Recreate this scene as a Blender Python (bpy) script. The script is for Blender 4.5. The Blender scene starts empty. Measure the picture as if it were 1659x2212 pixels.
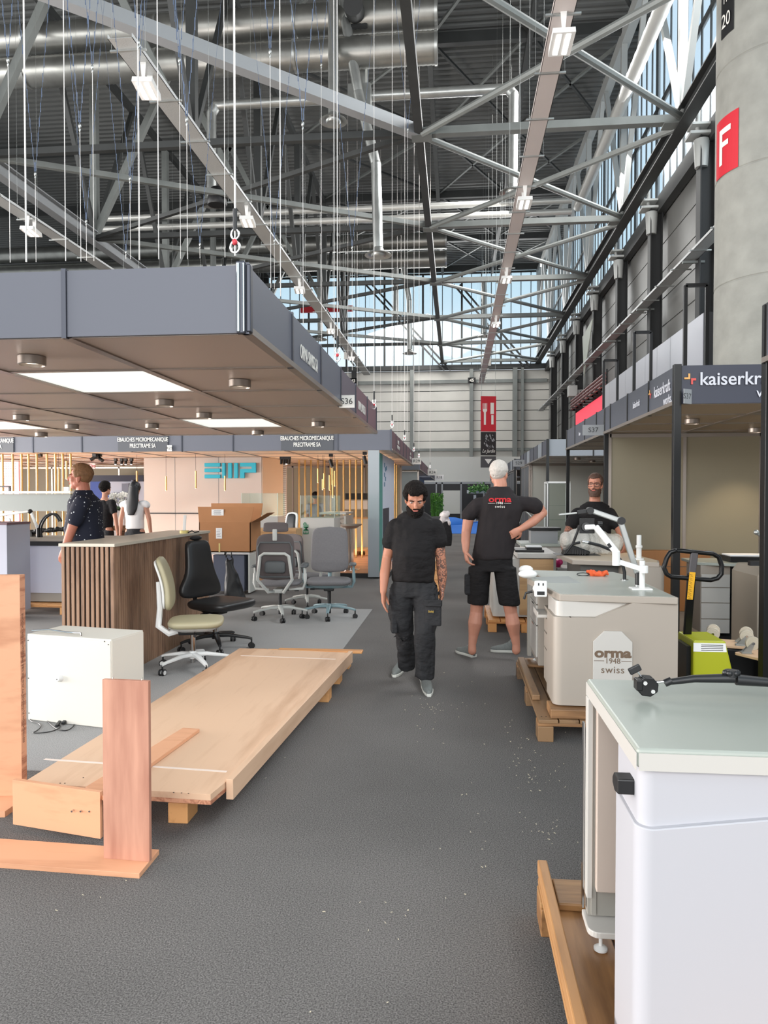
import bpy, bmesh, math, random
from mathutils import Vector, Matrix, Euler, noise
R = math.radians; PI = math.pi
SC = bpy.context.scene; COL = SC.collection
random.seed(7)

# ------------------------------------------------------------------ camera
FPX, IW, IH = 1560.0, 1659, 2212
HC = 1.6
YAW = math.atan((985 - IW / 2) / FPX); PITCH = math.atan((IH / 2 - 1072) / FPX)
cd = bpy.data.cameras.new('camera'); cam = bpy.data.objects.new('camera', cd); COL.objects.link(cam)
cam.location = (0, 0, HC); cam.rotation_euler = (PI / 2 - PITCH, 0, YAW)
cd.sensor_fit = 'VERTICAL'; cd.sensor_height = 36; cd.lens = FPX / IH * 36; cd.clip_start = .05; cd.clip_end = 300
SC.camera = cam
CR = cam.rotation_euler.to_matrix()
def ray(px, py): return CR @ Vector(((px - IW / 2) / FPX, (IH / 2 - py) / FPX, -1))
def at(px, py, Y): d = ray(px, py); return Vector((0, 0, HC)) + d * (Y / d.y)      # point of the view ray at depth Y along the aisle
def gz(px, py, z=0): d = ray(px, py); return Vector((0, 0, HC)) + d * ((z - HC) / d.z)
def ax(px, py, X): d = ray(px, py); return Vector((0, 0, HC)) + d * (X / d.x)

# ------------------------------------------------------------------ light
SC.view_settings.view_transform = 'Standard'; SC.view_settings.look = 'None'
SC.view_settings.gamma = 1; SC.view_settings.use_curve_mapping = False
SC.view_settings.exposure = 0.52
w = bpy.data.worlds.new('sky'); SC.world = w; w.use_nodes = True
nt = w.node_tree; bg = nt.nodes['Background']
geo = nt.nodes.new('ShaderNodeTexCoord'); sep = nt.nodes.new('ShaderNodeSeparateXYZ'); rp = nt.nodes.new('ShaderNodeValToRGB')
nt.links.new(geo.outputs['Generated'], sep.inputs[0]); nt.links.new(sep.outputs['Z'], rp.inputs[0]); nt.links.new(rp.outputs[0], bg.inputs[0])
e = rp.color_ramp.elements
e[0].position = .0; e[0].color = (.80, .84, .86, 1); e[1].position = .45; e[1].color = (.62, .78, .9, 1)
m_ = e.new(.17); m_.color = (.84, .92, .97, 1); m_ = e.new(.27); m_.color = (.58, .80, .90, 1)
bg.inputs[1].default_value = .8
def area(name, loc, target, size, power, color=(1, 1, 1), spread=180):
    l = bpy.data.lights.new(name, 'AREA'); l.shape = 'RECTANGLE'; l.size, l.size_y = size; l.energy = power; l.color = color; l.spread = R(spread)
    o = bpy.data.objects.new(name, l); COL.objects.link(o); o.location = loc
    o.rotation_euler = (Vector(target) - Vector(loc)).to_track_quat('-Z', 'Y').to_euler(); return o
# daylight entering through the high strip windows, plus two added low fill lights
area('daylight_window_right', (6.3, 20, 14.5), (-6, 16, 0), (40, 6), 3800, (1, .985, .96))
area('daylight_window_behind', (-2, -13, 8), (0, 6, 0), (22, 8), 2300, (1, .985, .97))
area('soffit_fill_front', (-3, -11, 2.4), (-1, 10, 2.2), (16, 4.2), 330, (1, .97, .95))  # added fill light low behind the camera, brightens the canopy soffits
area('soffit_fill_left', (-17, 6, 1.6), (-2, 6, 3.0), (16, 2.6), 3000, (1, .94, .90))  # added low fill light on the left for soffit and reception
area('daylight_window_left', (-26, 12, 12), (0, 10, 0), (34, 7), 3600, (1, .985, .96))
area('daylight_window_end', (-3, 52.0, 14.5), (0, 53.9, 5), (17, 4), 1300, (1, .98, .94))
area('daylight_window_end', (-3, 52.3, 15), (-2, 20, 3), (18, 6), 900, (1, .98, .95))

# ------------------------------------------------------------------ materials
MATS = {}
def mat(name, color, rough=.55, metal=0, noise_amt=0, scale=8, bump=0, bscale=40, emit=None, estr=0, alpha=None, coat=0, spec=.5, stretch=(1, 1, 1)):
    if name in MATS: return MATS[name]
    m = bpy.data.materials.new(name); m.use_nodes = True; MATS[name] = m
    n = m.node_tree; b = n.nodes['Principled BSDF']
    c = tuple(color) + (1,)
    b.inputs['Base Color'].default_value = c; b.inputs['Roughness'].default_value = rough; b.inputs['Metallic'].default_value = metal
    b.inputs['Specular IOR Level'].default_value = spec; b.inputs['Coat Weight'].default_value = coat
    if noise_amt or bump:
        tc = n.nodes.new('ShaderNodeTexCoord'); mp = n.nodes.new('ShaderNodeMapping'); mp.inputs['Scale'].default_value = stretch
        n.links.new(tc.outputs['Object'], mp.inputs[0])
    if noise_amt:
        t = n.nodes.new('ShaderNodeTexNoise'); t.inputs['Scale'].default_value = scale; t.inputs['Detail'].default_value = 6
        n.links.new(mp.outputs[0], t.inputs['Vector'])
        r = n.nodes.new('ShaderNodeValToRGB'); r.color_ramp.elements[0].position = .3; r.color_ramp.elements[1].position = .7
        r.color_ramp.elements[0].color = tuple(x * (1 - noise_amt) for x in color) + (1,)
        r.color_ramp.elements[1].color = tuple(min(1, x * (1 + noise_amt)) for x in color) + (1,)
        n.links.new(t.outputs['Fac'], r.inputs[0]); n.links.new(r.outputs[0], b.inputs['Base Color'])
    if bump:
        t2 = n.nodes.new('ShaderNodeTexNoise'); t2.inputs['Scale'].default_value = bscale; n.links.new(mp.outputs[0], t2.inputs['Vector'])
        bn = n.nodes.new('ShaderNodeBump'); bn.inputs['Strength'].default_value = bump; bn.inputs['Distance'].default_value = .02
        n.links.new(t2.outputs['Fac'], bn.inputs['Height']); n.links.new(bn.outputs[0], b.inputs['Normal'])
    if emit: b.inputs['Emission Color'].default_value = tuple(emit) + (1,); b.inputs['Emission Strength'].default_value = estr
    if alpha is not None: b.inputs['Alpha'].default_value = alpha
    return m
def s2l(r, g, b): f = lambda c: (c / 255 / 12.92) if c <= 10 else ((c / 255 + .055) / 1.055) ** 2.4; return (f(r), f(g), f(b))
def woodmat(name, c1, c2, axis='Y', scale=3, rough=.5, rings=2.2, bump=.05):
    """veneer or timber: wavy grain running along one object axis"""
    m = bpy.data.materials.new(name); m.use_nodes = True; MATS[name] = m; n = m.node_tree; L = n.links
    b = n.nodes['Principled BSDF']; b.inputs['Roughness'].default_value = rough
    tc = n.nodes.new('ShaderNodeTexCoord'); mp = n.nodes.new('ShaderNodeMapping')
    sc = {'X': (.12, 1, 1), 'Y': (1, .12, 1), 'Z': (1, 1, .12)}[axis]; mp.inputs['Scale'].default_value = sc
    L.new(tc.outputs['Object'], mp.inputs[0])
    n1 = n.nodes.new('ShaderNodeTexNoise'); n1.inputs['Scale'].default_value = scale; n1.inputs['Detail'].default_value = 3; n1.inputs['Distortion'].default_value = .6
    L.new(mp.outputs[0], n1.inputs['Vector'])
    mu = n.nodes.new('ShaderNodeMath'); mu.operation = 'MULTIPLY'; mu.inputs[1].default_value = rings * 8; L.new(n1.outputs['Fac'], mu.inputs[0])
    si = n.nodes.new('ShaderNodeMath'); si.operation = 'SINE'; L.new(mu.outputs[0], si.inputs[0])
    ma = n.nodes.new('ShaderNodeMath'); ma.operation = 'MULTIPLY_ADD'; ma.inputs[1].default_value = .22; ma.inputs[2].default_value = .5; L.new(si.outputs[0], ma.inputs[0])
    n2 = n.nodes.new('ShaderNodeTexNoise'); n2.inputs['Scale'].default_value = scale * 18; n2.inputs['Detail'].default_value = 4; L.new(mp.outputs[0], n2.inputs['Vector'])
    ad = n.nodes.new('ShaderNodeMath'); ad.operation = 'MULTIPLY_ADD'; ad.inputs[1].default_value = .7; L.new(n2.outputs['Fac'], ad.inputs[0]); L.new(ma.outputs[0], ad.inputs[2])
    r = n.nodes.new('ShaderNodeValToRGB'); r.color_ramp.elements[0].position = .5; r.color_ramp.elements[1].position = 1.15 if False else 1.0
    r.color_ramp.elements[0].color = tuple(c1) + (1,); r.color_ramp.elements[1].color = tuple(c2) + (1,)
    L.new(ad.outputs[0], r.inputs[0]); L.new(r.outputs[0], b.inputs['Base Color'])
    return m
def carpet(name, c, var=.35):
    m = bpy.data.materials.new(name); m.use_nodes = True; MATS[name] = m; n = m.node_tree; L = n.links
    b = n.nodes['Principled BSDF']; b.inputs['Roughness'].default_value = .95; b.inputs['Specular IOR Level'].default_value = .15
    tc = n.nodes.new('ShaderNodeTexCoord')
    a = n.nodes.new('ShaderNodeTexNoise'); a.inputs['Scale'].default_value = 170; a.inputs['Detail'].default_value = 2; L.new(tc.outputs['Object'], a.inputs['Vector'])
    a2 = n.nodes.new('ShaderNodeTexNoise'); a2.inputs['Scale'].default_value = .9; a2.inputs['Detail'].default_value = 5; L.new(tc.outputs['Object'], a2.inputs['Vector'])
    mx = n.nodes.new('ShaderNodeMath'); mx.operation = 'MULTIPLY_ADD'; mx.inputs[1].default_value = .25; L.new(a2.outputs['Fac'], mx.inputs[0]); L.new(a.outputs['Fac'], mx.inputs[2])
    r = n.nodes.new('ShaderNodeValToRGB'); r.color_ramp.elements[0].position = .45; r.color_ramp.elements[1].position = .85
    r.color_ramp.elements[0].color = tuple(x * (1 - var) for x in c) + (1,); r.color_ramp.elements[1].color = tuple(min(1, x * (1 + var * 1.6)) for x in c) + (1,)
    L.new(mx.outputs[0], r.inputs[0]); L.new(r.outputs[0], b.inputs['Base Color'])
    bp = n.nodes.new('ShaderNodeBump'); bp.inputs['Strength'].default_value = .5; bp.inputs['Distance'].default_value = .004
    L.new(a.outputs['Fac'], bp.inputs['Height']); L.new(bp.outputs[0], b.inputs['Normal'])
    return m
def glassmat(name, tint, clear=.85, gloss=.06, trans=0.):
    """cheap sheet glass: clear part, a little mirror, optionally a milky translucent part"""
    m = bpy.data.materials.new(name); m.use_nodes = True; MATS[name] = m; n = m.node_tree; L = n.links
    out = n.nodes['Material Output']; n.nodes.remove(n.nodes['Principled BSDF'])
    tr = n.nodes.new('ShaderNodeBsdfTransparent'); tr.inputs[0].default_value = tuple(tint) + (1,)
    gl = n.nodes.new('ShaderNodeBsdfGlossy'); gl.inputs['Roughness'].default_value = .05
    mx = n.nodes.new('ShaderNodeMixShader'); mx.inputs[0].default_value = gloss; L.new(tr.outputs[0], mx.inputs[1]); L.new(gl.outputs[0], mx.inputs[2])
    last = mx
    if trans:
        tl = n.nodes.new('ShaderNodeBsdfTranslucent'); tl.inputs[0].default_value = tuple(tint) + (1,)
        m2 = n.nodes.new('ShaderNodeMixShader'); m2.inputs[0].default_value = trans; L.new(mx.outputs[0], m2.inputs[1]); L.new(tl.outputs[0], m2.inputs[2]); last = m2
    L.new(last.outputs[0], out.inputs[0]); return m

steel = mat('painted_steel_grey', s2l(120, 124, 122), .5, .1, .12, 1.5)
steel_d = mat('painted_steel_dark', s2l(58, 60, 60), .55, .1, .15, 1.5)
steel_k = mat('charcoal_steel_column', s2l(38, 39, 40), .6)
galv = mat('galvanised_duct', s2l(172, 174, 172), .34, .75, .12, 3)
galv_d = mat('spiral_duct', s2l(150, 150, 146), .36, .8, .15, 2)
tray_m = mat('perforated_galvanised_tray', s2l(176, 178, 178), .45, .5, .1, 40)
roof_m = mat('corrugated_roof_deck', s2l(104, 106, 105), .6, .2, .1, .6)
clad = mat('ribbed_wall_cladding', s2l(196, 194, 188), .5, .1, .10, .4)
clad_d = mat('side_wall_cladding', s2l(120, 120, 118), .45, .2, .18, .5)
concrete = mat('raw_concrete', s2l(140, 140, 134), .85, 0, .12, 3, .35, 9)
fascia_m = mat('slate_fascia_panel', s2l(88, 90, 100), .5, .0)
fascia_b = mat('slate_blue_fascia', s2l(50, 52, 66), .45)
fascia_r = mat('mauve_reflection_and_trim', s2l(112, 84, 92), .45)  # mauve reflection put into the fascia colour; plain trim elsewhere
extr = mat('anodised_dark_profile', s2l(62, 64, 72), .38, .6)
black = mat('black_plastic', s2l(22, 22, 24), .45)
blackm = mat('black_lacquered_metal', s2l(12, 12, 13), .35, .0, spec=.35)
chrome = mat('chrome', s2l(200, 200, 200), .15, 1)
white = mat('white_laminate', s2l(226, 223, 216), .45)
whitep = mat('white_plastic', s2l(228, 228, 226), .35)
soffit = mat('taupe_soffit_panel', s2l(178, 160, 146), .42, .0)
prof = mat('aluminium_profile', s2l(150, 140, 132), .35, .7)
paper = mat('white_paper', s2l(235, 235, 235), .8)
skin = mat('skin', s2l(184, 130, 106), .55, 0, .07, 12)
lamp_e = mat('lit_lamp_lens', (1, 1, 1), .5, emit=(1, .97, .92), estr=2.6)
floor_m = carpet('charcoal_needle_felt_carpet', s2l(104, 101, 99), .42)
floor_l = carpet('light_grey_felt_carpet', s2l(150, 149, 148), .22)

# ------------------------------------------------------------------ mesh helper
class MB:
    def __init__(s): s.v = []; s.f = []; s.i = []; s.ms = []; s.c = 0
    def use(s, m):
        if m not in s.ms: s.ms.append(m)
        s.c = s.ms.index(m); return s
    def add(s, vs, fs, M=None):
        k = len(s.v)
        for p in vs: s.v.append((M @ Vector(p)) if M else Vector(p))
        for f in fs: s.f.append([a + k for a in f]); s.i.append(s.c)
        return s
    def box(s, c, d, rz=0, M=None):
        x, y, z = (q / 2 for q in d)
        vs = [(-x, -y, -z), (x, -y, -z), (x, y, -z), (-x, y, -z), (-x, -y, z), (x, -y, z), (x, y, z), (-x, y, z)]
        T = Matrix.Translation(c) @ Matrix.Rotation(rz, 4, 'Z')
        if M: T = M @ T
        return s.add(vs, [(3, 2, 1, 0), (4, 5, 6, 7), (0, 1, 5, 4), (1, 2, 6, 5), (2, 3, 7, 6), (3, 0, 4, 7)], T)
    def b2(s, a, b): return s.box([(p + q) / 2 for p, q in zip(a, b)], [abs(q - p) for p, q in zip(a, b)])
    def frame(s, p, q, up=(0, 0, 1)):
        p, q = Vector(p), Vector(q); z = (q - p).normalized(); u = Vector(up)
        if abs(z.dot(u)) > .99: u = Vector((0, 1, 0))
        x = u.cross(z).normalized(); y = z.cross(x)
        M = Matrix((x, y, z)).transposed().to_4x4(); M.translation = p; return M, (q - p).length
    def bar(s, p, q, w, h=None, up=(0, 0, 1)):
        h = h or w; M, L = s.frame(p, q, up); return s.box((0, 0, L / 2), (w, h, L), M=M)
    def ibeam(s, p, q, w, h, t=.02, up=(0, 0, 1)):
        M, L = s.frame(p, q, up)
        s.box((0, h / 2, L / 2), (w, t, L), M=M); s.box((0, -h / 2, L / 2), (w, t, L), M=M); return s.box((0, 0, L / 2), (t, h, L), M=M)
    def cyl(s, p, q, r, r2=None, n=12, cap=True):
        r2 = r if r2 is None else r2; M, L = s.frame(p, q); vs = []
        for k in range(n):
            a = 2 * PI * k / n; vs += [(r * math.cos(a), r * math.sin(a), 0), (r2 * math.cos(a), r2 * math.sin(a), L)]
        fs = [(2 * k, (2 * k + 2) % (2 * n), (2 * k + 3) % (2 * n), 2 * k + 1) for k in range(n)]
        if cap: fs += [tuple(2 * k for k in reversed(range(n))), tuple(2 * k + 1 for k in range(n))]
        return s.add(vs, fs, M)
    def tube(s, pts, r, n=8, rs=None):
        pts = [Vector(p) for p in pts]; vs = []; x = None
        for k, p in enumerate(pts):
            t = (pts[min(k + 1, len(pts) - 1)] - pts[max(k - 1, 0)]).normalized()
            if x is None:
                u = Vector((0, 0, 1)) if abs(t.z) < .9 else Vector((0, 1, 0)); x = u.cross(t).normalized()
            else: x = (x - t * x.dot(t)).normalized()
            y = t.cross(x); rr = rs[k] if rs else r
            for j in range(n): a = 2 * PI * j / n; vs.append(p + x * rr * math.cos(a) + y * rr * math.sin(a))
        fs = [(k * n + j, k * n + (j + 1) % n, (k + 1) * n + (j + 1) % n, (k + 1) * n + j) for k in range(len(pts) - 1) for j in range(n)]
        fs += [tuple(reversed(range(n))), tuple(range((len(pts) - 1) * n, len(pts) * n))]
        return s.add(vs, fs)
    def lathe(s, pr, n=20, c=(0, 0, 0), M=None):
        vs = []
        for r, z in pr:
            for j in range(n): a = 2 * PI * j / n; vs.append((c[0] + r * math.cos(a), c[1] + r * math.sin(a), c[2] + z))
        fs = [(k * n + j, k * n + (j + 1) % n, (k + 1) * n + (j + 1) % n, (k + 1) * n + j) for k in range(len(pr) - 1) for j in range(n)]
        fs += [tuple(reversed(range(n))), tuple(range((len(pr) - 1) * n, len(pr) * n))]
        return s.add(vs, fs, M)
    def ball(s, c, r, n=12, m=8, M=None):
        r = (r, r, r) if not hasattr(r, '__len__') else r; vs = [(0, 0, -1)]
        for k in range(1, m):
            t = -PI / 2 + PI * k / m
            for j in range(n): a = 2 * PI * j / n; vs.append((math.cos(t) * math.cos(a), math.cos(t) * math.sin(a), math.sin(t)))
        vs.append((0, 0, 1)); fs = [(0, 1 + (j + 1) % n, 1 + j) for j in range(n)]
        fs += [(1 + (k) * n + j, 1 + k * n + (j + 1) % n, 1 + (k + 1) * n + (j + 1) % n, 1 + (k + 1) * n + j) for k in range(m - 2) for j in range(n)]
        e0 = 1 + (m - 2) * n; fs += [(e0 + j, e0 + (j + 1) % n, len(vs) - 1) for j in range(n)]
        T = Matrix.Translation(c) @ Matrix.Diagonal((r[0], r[1], r[2], 1))
        if M: T = Matrix.Translation(c) @ M.to_4x4() @ Matrix.Diagonal((r[0], r[1], r[2], 1))
        return s.add(vs, fs, T)
    def prism(s, poly, d0, d1, plane='XZ', M=None):
        """polygon in a plane, thick from d0 to d1 along the third axis"""
        f = {'XZ': lambda a, b, d: (a, d, b), 'XY': lambda a, b, d: (a, b, d), 'YZ': lambda a, b, d: (d, a, b)}[plane]
        n = len(poly); vs = [f(a, b, d0) for a, b in poly] + [f(a, b, d1) for a, b in poly]
        ar = sum(poly[k][0] * poly[(k + 1) % n][1] - poly[(k + 1) % n][0] * poly[k][1] for k in range(n))
        fs = [(k, (k + 1) % n, n + (k + 1) % n, n + k) for k in range(n)] + [tuple(reversed(range(n))), tuple(range(n, 2 * n))]
        flip = (ar < 0) != (plane == 'XZ') != (d1 < d0)
        if flip: fs = [tuple(reversed(q)) for q in fs]
        return s.add(vs, fs, M)
    def loft(s, secs, n=20, cap=True):
        """secs: (centre, rx, ry, rotation matrix or None, squareness)"""
        vs = []
        for sec in secs:
            c, rx, ry = sec[:3]; M = sec[3] if len(sec) > 3 and sec[3] else Matrix.Identity(3); e = sec[4] if len(sec) > 4 else 1
            for j in range(n):
                a = 2 * PI * j / n; ca, sa = math.cos(a), math.sin(a)
                p = Vector((rx * math.copysign(abs(ca) ** e, ca), ry * math.copysign(abs(sa) ** e, sa), 0)); vs.append(Vector(c) + M @ p)
        K = len(secs); fs = [(k * n + j, k * n + (j + 1) % n, (k + 1) * n + (j + 1) % n, (k + 1) * n + j) for k in range(K - 1) for j in range(n)]
        if cap: fs += [tuple(reversed(range(n))), tuple(range((K - 1) * n, K * n))]
        return s.add(vs, fs)
    def build(s, name, m=None, parent=None, smooth=False, bevel=0, seg=2, world=True, subd=0, mods=None):
        """link as ONE object; coordinates are world ones when world=True"""
        me = bpy.data.meshes.new(name)
        vs = s.v; o = bpy.data.objects.new(name, me)
        if parent:
            if world:
                inv = WM[parent.name].inverted() if parent.name in WM else parent.matrix_basis.inverted(); vs = [inv @ p for p in vs]
            o.parent = parent; WM[o.name] = WM.get(parent.name, parent.matrix_basis).copy()
        elif vs:
            lo = Vector([min(p[k] for p in vs) for k in range(3)]); hi = Vector([max(p[k] for p in vs) for k in range(3)])
            c = Vector(((lo.x + hi.x) / 2, (lo.y + hi.y) / 2, lo.z))
            if world: vs = [p - c for p in vs]; o.location = c
            WM[o.name] = Matrix.Translation(o.location)
        me.from_pydata([tuple(p) for p in vs], [], s.f); COL.objects.link(o)
        for q in (s.ms or [m or white]): me.materials.append(q)
        if s.ms: me.polygons.foreach_set('material_index', s.i)
        bm = bmesh.new(); bm.from_mesh(me); bmesh.ops.recalc_face_normals(bm, faces=bm.faces); bm.to_mesh(me); bm.free()
        if smooth:
            me.polygons.foreach_set('use_smooth', [True] * len(me.polygons))
            if smooth != 'all': me.set_sharp_from_angle(angle=R(40))
        if bevel:
            b = o.modifiers.new('bevel', 'BEVEL'); b.width = bevel; b.segments = seg; b.limit_method = 'ANGLE'; b.angle_limit = R(40); b.harden_normals = False
        if subd: q = o.modifiers.new('subd', 'SUBSURF'); q.levels = q.render_levels = subd
        for fn in (mods or []): fn(o)
        return o
WM = {}
def thing(name, label, cat, loc=(0, 0, 0), rz=0, group=None):
    o = bpy.data.objects.new(name, None); COL.objects.link(o); o.location = loc; o.rotation_euler = (0, 0, rz); o.empty_display_size = .1
    WM[o.name] = Matrix.Translation(loc) @ Matrix.Rotation(rz, 4, 'Z'); return tag(o, label, cat, group)
def tag(o, label, cat, group=None):
    o['label'] = label; o['category'] = cat
    if group: o['group'] = group
    return o
def struct(o, label=None, cat='structure'):
    o['kind'] = 'structure'
    if label: o['label'] = label
    return o
def copy_tree(o, loc=None, rz=None, label=None, parent=None, group=None, rot=None):
    c = o.copy(); COL.objects.link(c)
    if parent: c.parent = parent
    if loc is not None: c.location = loc
    if rz is not None: c.rotation_euler = (0, 0, rz)
    if rot is not None: c.rotation_euler = rot
    if label: c['label'] = label
    if group: c['group'] = group
    WM[c.name] = c.matrix_basis.copy()
    for ch in list(o.children): copy_tree(ch, parent=c)
    return c
def text(body, size, m, parent=None, loc=(0, 0, 0), rot=(PI / 2, 0, 0), align='CENTER', ext=.0015, name='lettering', sx=1, bold=0, world=True, shear=0, sp=1):
    cu = bpy.data.curves.new(name, 'FONT'); cu.body = body; cu.size = size; cu.align_x = align; cu.align_y = 'CENTER'; cu.extrude = ext; cu.offset = bold; cu.shear = shear; cu.space_character = sp
    cu.resolution_u = 4
    t = bpy.data.objects.new(name + '_curve', cu); COL.objects.link(t)
    dg = bpy.context.evaluated_depsgraph_get(); me = bpy.data.meshes.new_from_object(t.evaluated_get(dg))
    bpy.data.objects.remove(t); bpy.data.curves.remove(cu)
    T = Matrix.Translation(loc) @ Euler(rot).to_matrix().to_4x4() @ Matrix.Diagonal((sx, 1, 1, 1)); me.transform(T)
    me.name = name; o = bpy.data.objects.new(name, me); COL.objects.link(o); me.materials.clear(); me.materials.append(m)
    if parent:
        if world: me.transform(WM[parent.name].inverted())
        o.parent = parent; WM[o.name] = WM[parent.name].copy()
    return o
def face_aisle_rot(side):
    """rotation of upright lettering on a face whose normal is -x (side=-1) or +x (side=+1) or -y (0)"""
    return (PI / 2, 0, {0: 0, 1: PI / 2, -1: -PI / 2}[side])
# ================================================================== hall structure
WX, WALLZ, CHZ, ROOFZ, EY = 6.75, 11.0, 11.5, 18.6, 54.0      # right wall x, cladding top, lower chord, roof, end wall y
f = MB().b2((-40, -8, -.1), (14, 60, 0)).build('floor', floor_m); struct(f, 'charcoal grey carpeted hall floor and aisle')
# roof deck, corrugated
mb = MB(); y = -4.0; z0 = ROOFZ; pts = []
while y < EY + 1:
    pts += [(y, z0), (y + .14, z0), (y + .18, z0 + .09), (y + .32, z0 + .09), (y + .36, z0)]; y += .36
vs = []; 
for (yy, zz) in pts: vs += [(-40, yy, zz), (WX + .4, yy, zz)]
mb.add(vs, [(2 * k, 2 * k + 1, 2 * k + 3, 2 * k + 2) for k in range(len(pts) - 1)])
mb.add([(-40, -4, z0 + .25), (WX + .4, -4, z0 + .25), (WX + .4, EY + 1, z0 + .25), (-40, EY + 1, z0 + .25)], [(0, 1, 2, 3)])
struct(mb.build('ceiling', roof_m), 'dark corrugated metal roof deck of the hall')
# end wall cladding
groove_m = mat('shadow_groove', s2l(70, 70, 68), .7); mb = MB().use(clad); z = 4.2
mb.b2((-14.2, EY, 0), (7.0, EY + .3, 4.2))
while z < WALLZ - .1:
    mb.use(groove_m).b2((-14.2, EY + .03, z), (7.0, EY + .3, z + .05)); mb.use(clad).b2((-14.2, EY, z + .05), (7.0, EY + .3, min(z + .74, WALLZ - .1))); z += .74
struct(mb.build('wall_end', clad), 'pale grey horizontally ribbed end wall of the hall')
mb = MB(); mb.b2((-40, EY, 0), (-14.2, EY + .3, ROOFZ)); struct(mb.build('wall_end_left', steel_k), 'dark end wall left of the glazing')
# right wall cladding
mb = MB().use(clad_d); z = 0
while z < WALLZ - .05:
    mb.use(clad_d).b2((WX, 19.3, z), (WX + .2, EY, min(z + .86, WALLZ))); mb.use(groove_m).b2((WX + .02, 19.3, z + .86), (WX + .2, EY, z + .9)); z += .9
struct(mb.build('wall_right', clad_d), 'grey panel clad side wall under the clerestory glazing')
# glazing
gl = glassmat('milky_profiled_glass', (.93, .97, 1), trans=.18, gloss=.04)
def glazing(n, a, b, z0, z1, horiz, pitch, axis, label):
    """profiled glass wall between a and b along one axis; each window frame and pane"""
    fr = MB(); k = a
    def P(t, zz, d=0): return (t, EY + .15 + d, zz) if axis == 'X' else (WX + .15 + d, t, zz)
    while k <= b + .01: fr.bar(P(k, z0), P(k, z1), .05 if abs((k - a) / pitch % 4) > .01 else .14, .06); k += pitch
    for h in horiz: fr.bar(P(a, h), P(b, h), .12, .12)
    w_ = fr.build('window_' + str(n), steel_d); struct(w_, label)
    pn = MB(); pn.b2(P(a, z0, -.01), P(b, z1, .01)); pn.build('pane', gl, w_)
glazing(1, -14, 6.6, WALLZ + .3, ROOFZ - .5, (WALLZ + .3, 14.8, ROOFZ - .5), .72, 'X', 'tall profiled glass glazing above the end wall')
glazing(2, 8, EY, WALLZ + .3, ROOFZ - .3, (WALLZ + .3, 14.9, ROOFZ - .3), .75, 'Y', 'clerestory glazing along the right side of the hall')
# tall profiled glass between the pillar and the first clad bay
mb = MB(); mb.b2((WX + .1, 8, 2.6), (WX + .12, 19.3, WALLZ)); o = mb.build('window_3', gl); struct(o, 'tall profiled glass strip behind the concrete pillar')
mb = MB()
for k in range(29): mb.bar((WX + .05, 8 + .4 * k, 2.6), (WX + .05, 8 + .4 * k, WALLZ), .03)
mb.build('window_frame', steel, o)
struct(MB().b2((WX - .15, 8, 6.0), (WX + .1, 19.3, 6.25)).build('trim_4', steel_d), 'dark transom across the tall glass')
struct(MB().b2((WX - .2, 8, 5.45), (WX + .05, 19.3, 5.72)).build('trim_5', mat('signal_red', s2l(196, 30, 44), .5)), 'red beam below the transom beside the pillar')
struct(MB().b2((WX - .2, 8, 5.25), (WX + .05, 19.3, 5.44)).b2((WX - .2, 8, 5.73), (WX + .05, 19.3, 5.85)).build('trim_6', steel), 'grey rails framing the red beam')
struct(MB().b2((WX, 8, 0), (WX + .2, 19.3, 2.6)).build('wall_right', clad_d), 'low solid side wall under the tall glass')
# steel posts of the end wall
for px, s in ((890, .16), (1018, .16), (1112, .2), (1128, .12), (765, .2)):
    x = at(px, 900, EY - .2).x
    o = MB().ibeam((x, EY - .25, 0), (x, EY - .25, WALLZ if px > 1100 else WALLZ - .05), s * 1.6, .3, .03, up=(0, 1, 0)).build('steel_column', steel if px != 765 else steel_k)
    struct(o, 'steel column on the end wall')
mb = MB(); mb.b2((-14, EY - .3, WALLZ - .05), (6.6, EY + .1, WALLZ + .22)); struct(mb.build('trim_1', steel_d), 'dark steel girder under the end wall glazing')
mb = MB(); mb.b2((-14, EY - .25, 4.95), (6.6, EY - .05, 5.15)); mb.b2((-14, EY - .2, WALLZ - 1.05), (6.6, EY - .02, WALLZ - .8)); struct(mb.build('trim_2', steel), 'horizontal rails across the end wall')
for a, b in (((632, 600), (765, 790)), ((790, 615), (960, 800)), ((980, 615), (1130, 790))):
    p, q = at(*a, EY - .5), at(*b, EY - .5); d = Vector((.45, 0, 0))
    o = MB().bar(p, q, .12, .12).bar(p + d, q + d, .12, .12).build('steel_brace', steel_d); struct(o, 'paired diagonal brace in front of the end glazing')
o = MB().b2(tuple(at(650, 664, EY - .7)), tuple(at(762, 672, EY - .9))).build('trim_3', mat('signal_red', s2l(196, 30, 44), .5)); struct(o, 'red beam seen through the end glazing')
# side wall columns, brackets, ring beam
for k, yc in enumerate((14.9, 19.6, 24.4, 29.2, 34.1, 39.0, 43.9, 48.8)):
    o = MB().ibeam((6.42, yc, 0), (6.42, yc, WALLZ - .1), .34, .36, .03, up=(1, 0, 0)).build('steel_column', steel_k if k else mat('blue_grey_column', s2l(84, 88, 96), .6)); struct(o, 'dark steel column on the side wall')
    b = MB(); b.cyl((6.3, yc, WALLZ - .9), (6.3, yc, WALLZ - .2), .16, .2, 12); b.b2((5.95, yc - .25, WALLZ - .12), (6.6, yc + .25, WALLZ - .05)); b.b2((6.0, yc - .22, WALLZ + .12), (6.5, yc + .22, WALLZ + .18)); b.cyl((6.2, yc, WALLZ - .1), (6.2, yc, CHZ), .06)
    tag(b.build('column_bracket', mat('pale_steel', s2l(178, 180, 178), .45, .2), smooth=True), 'pale flanged bearing bracket on top of a side wall column', 'bracket', 'bearing brackets along the side wall')
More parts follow.
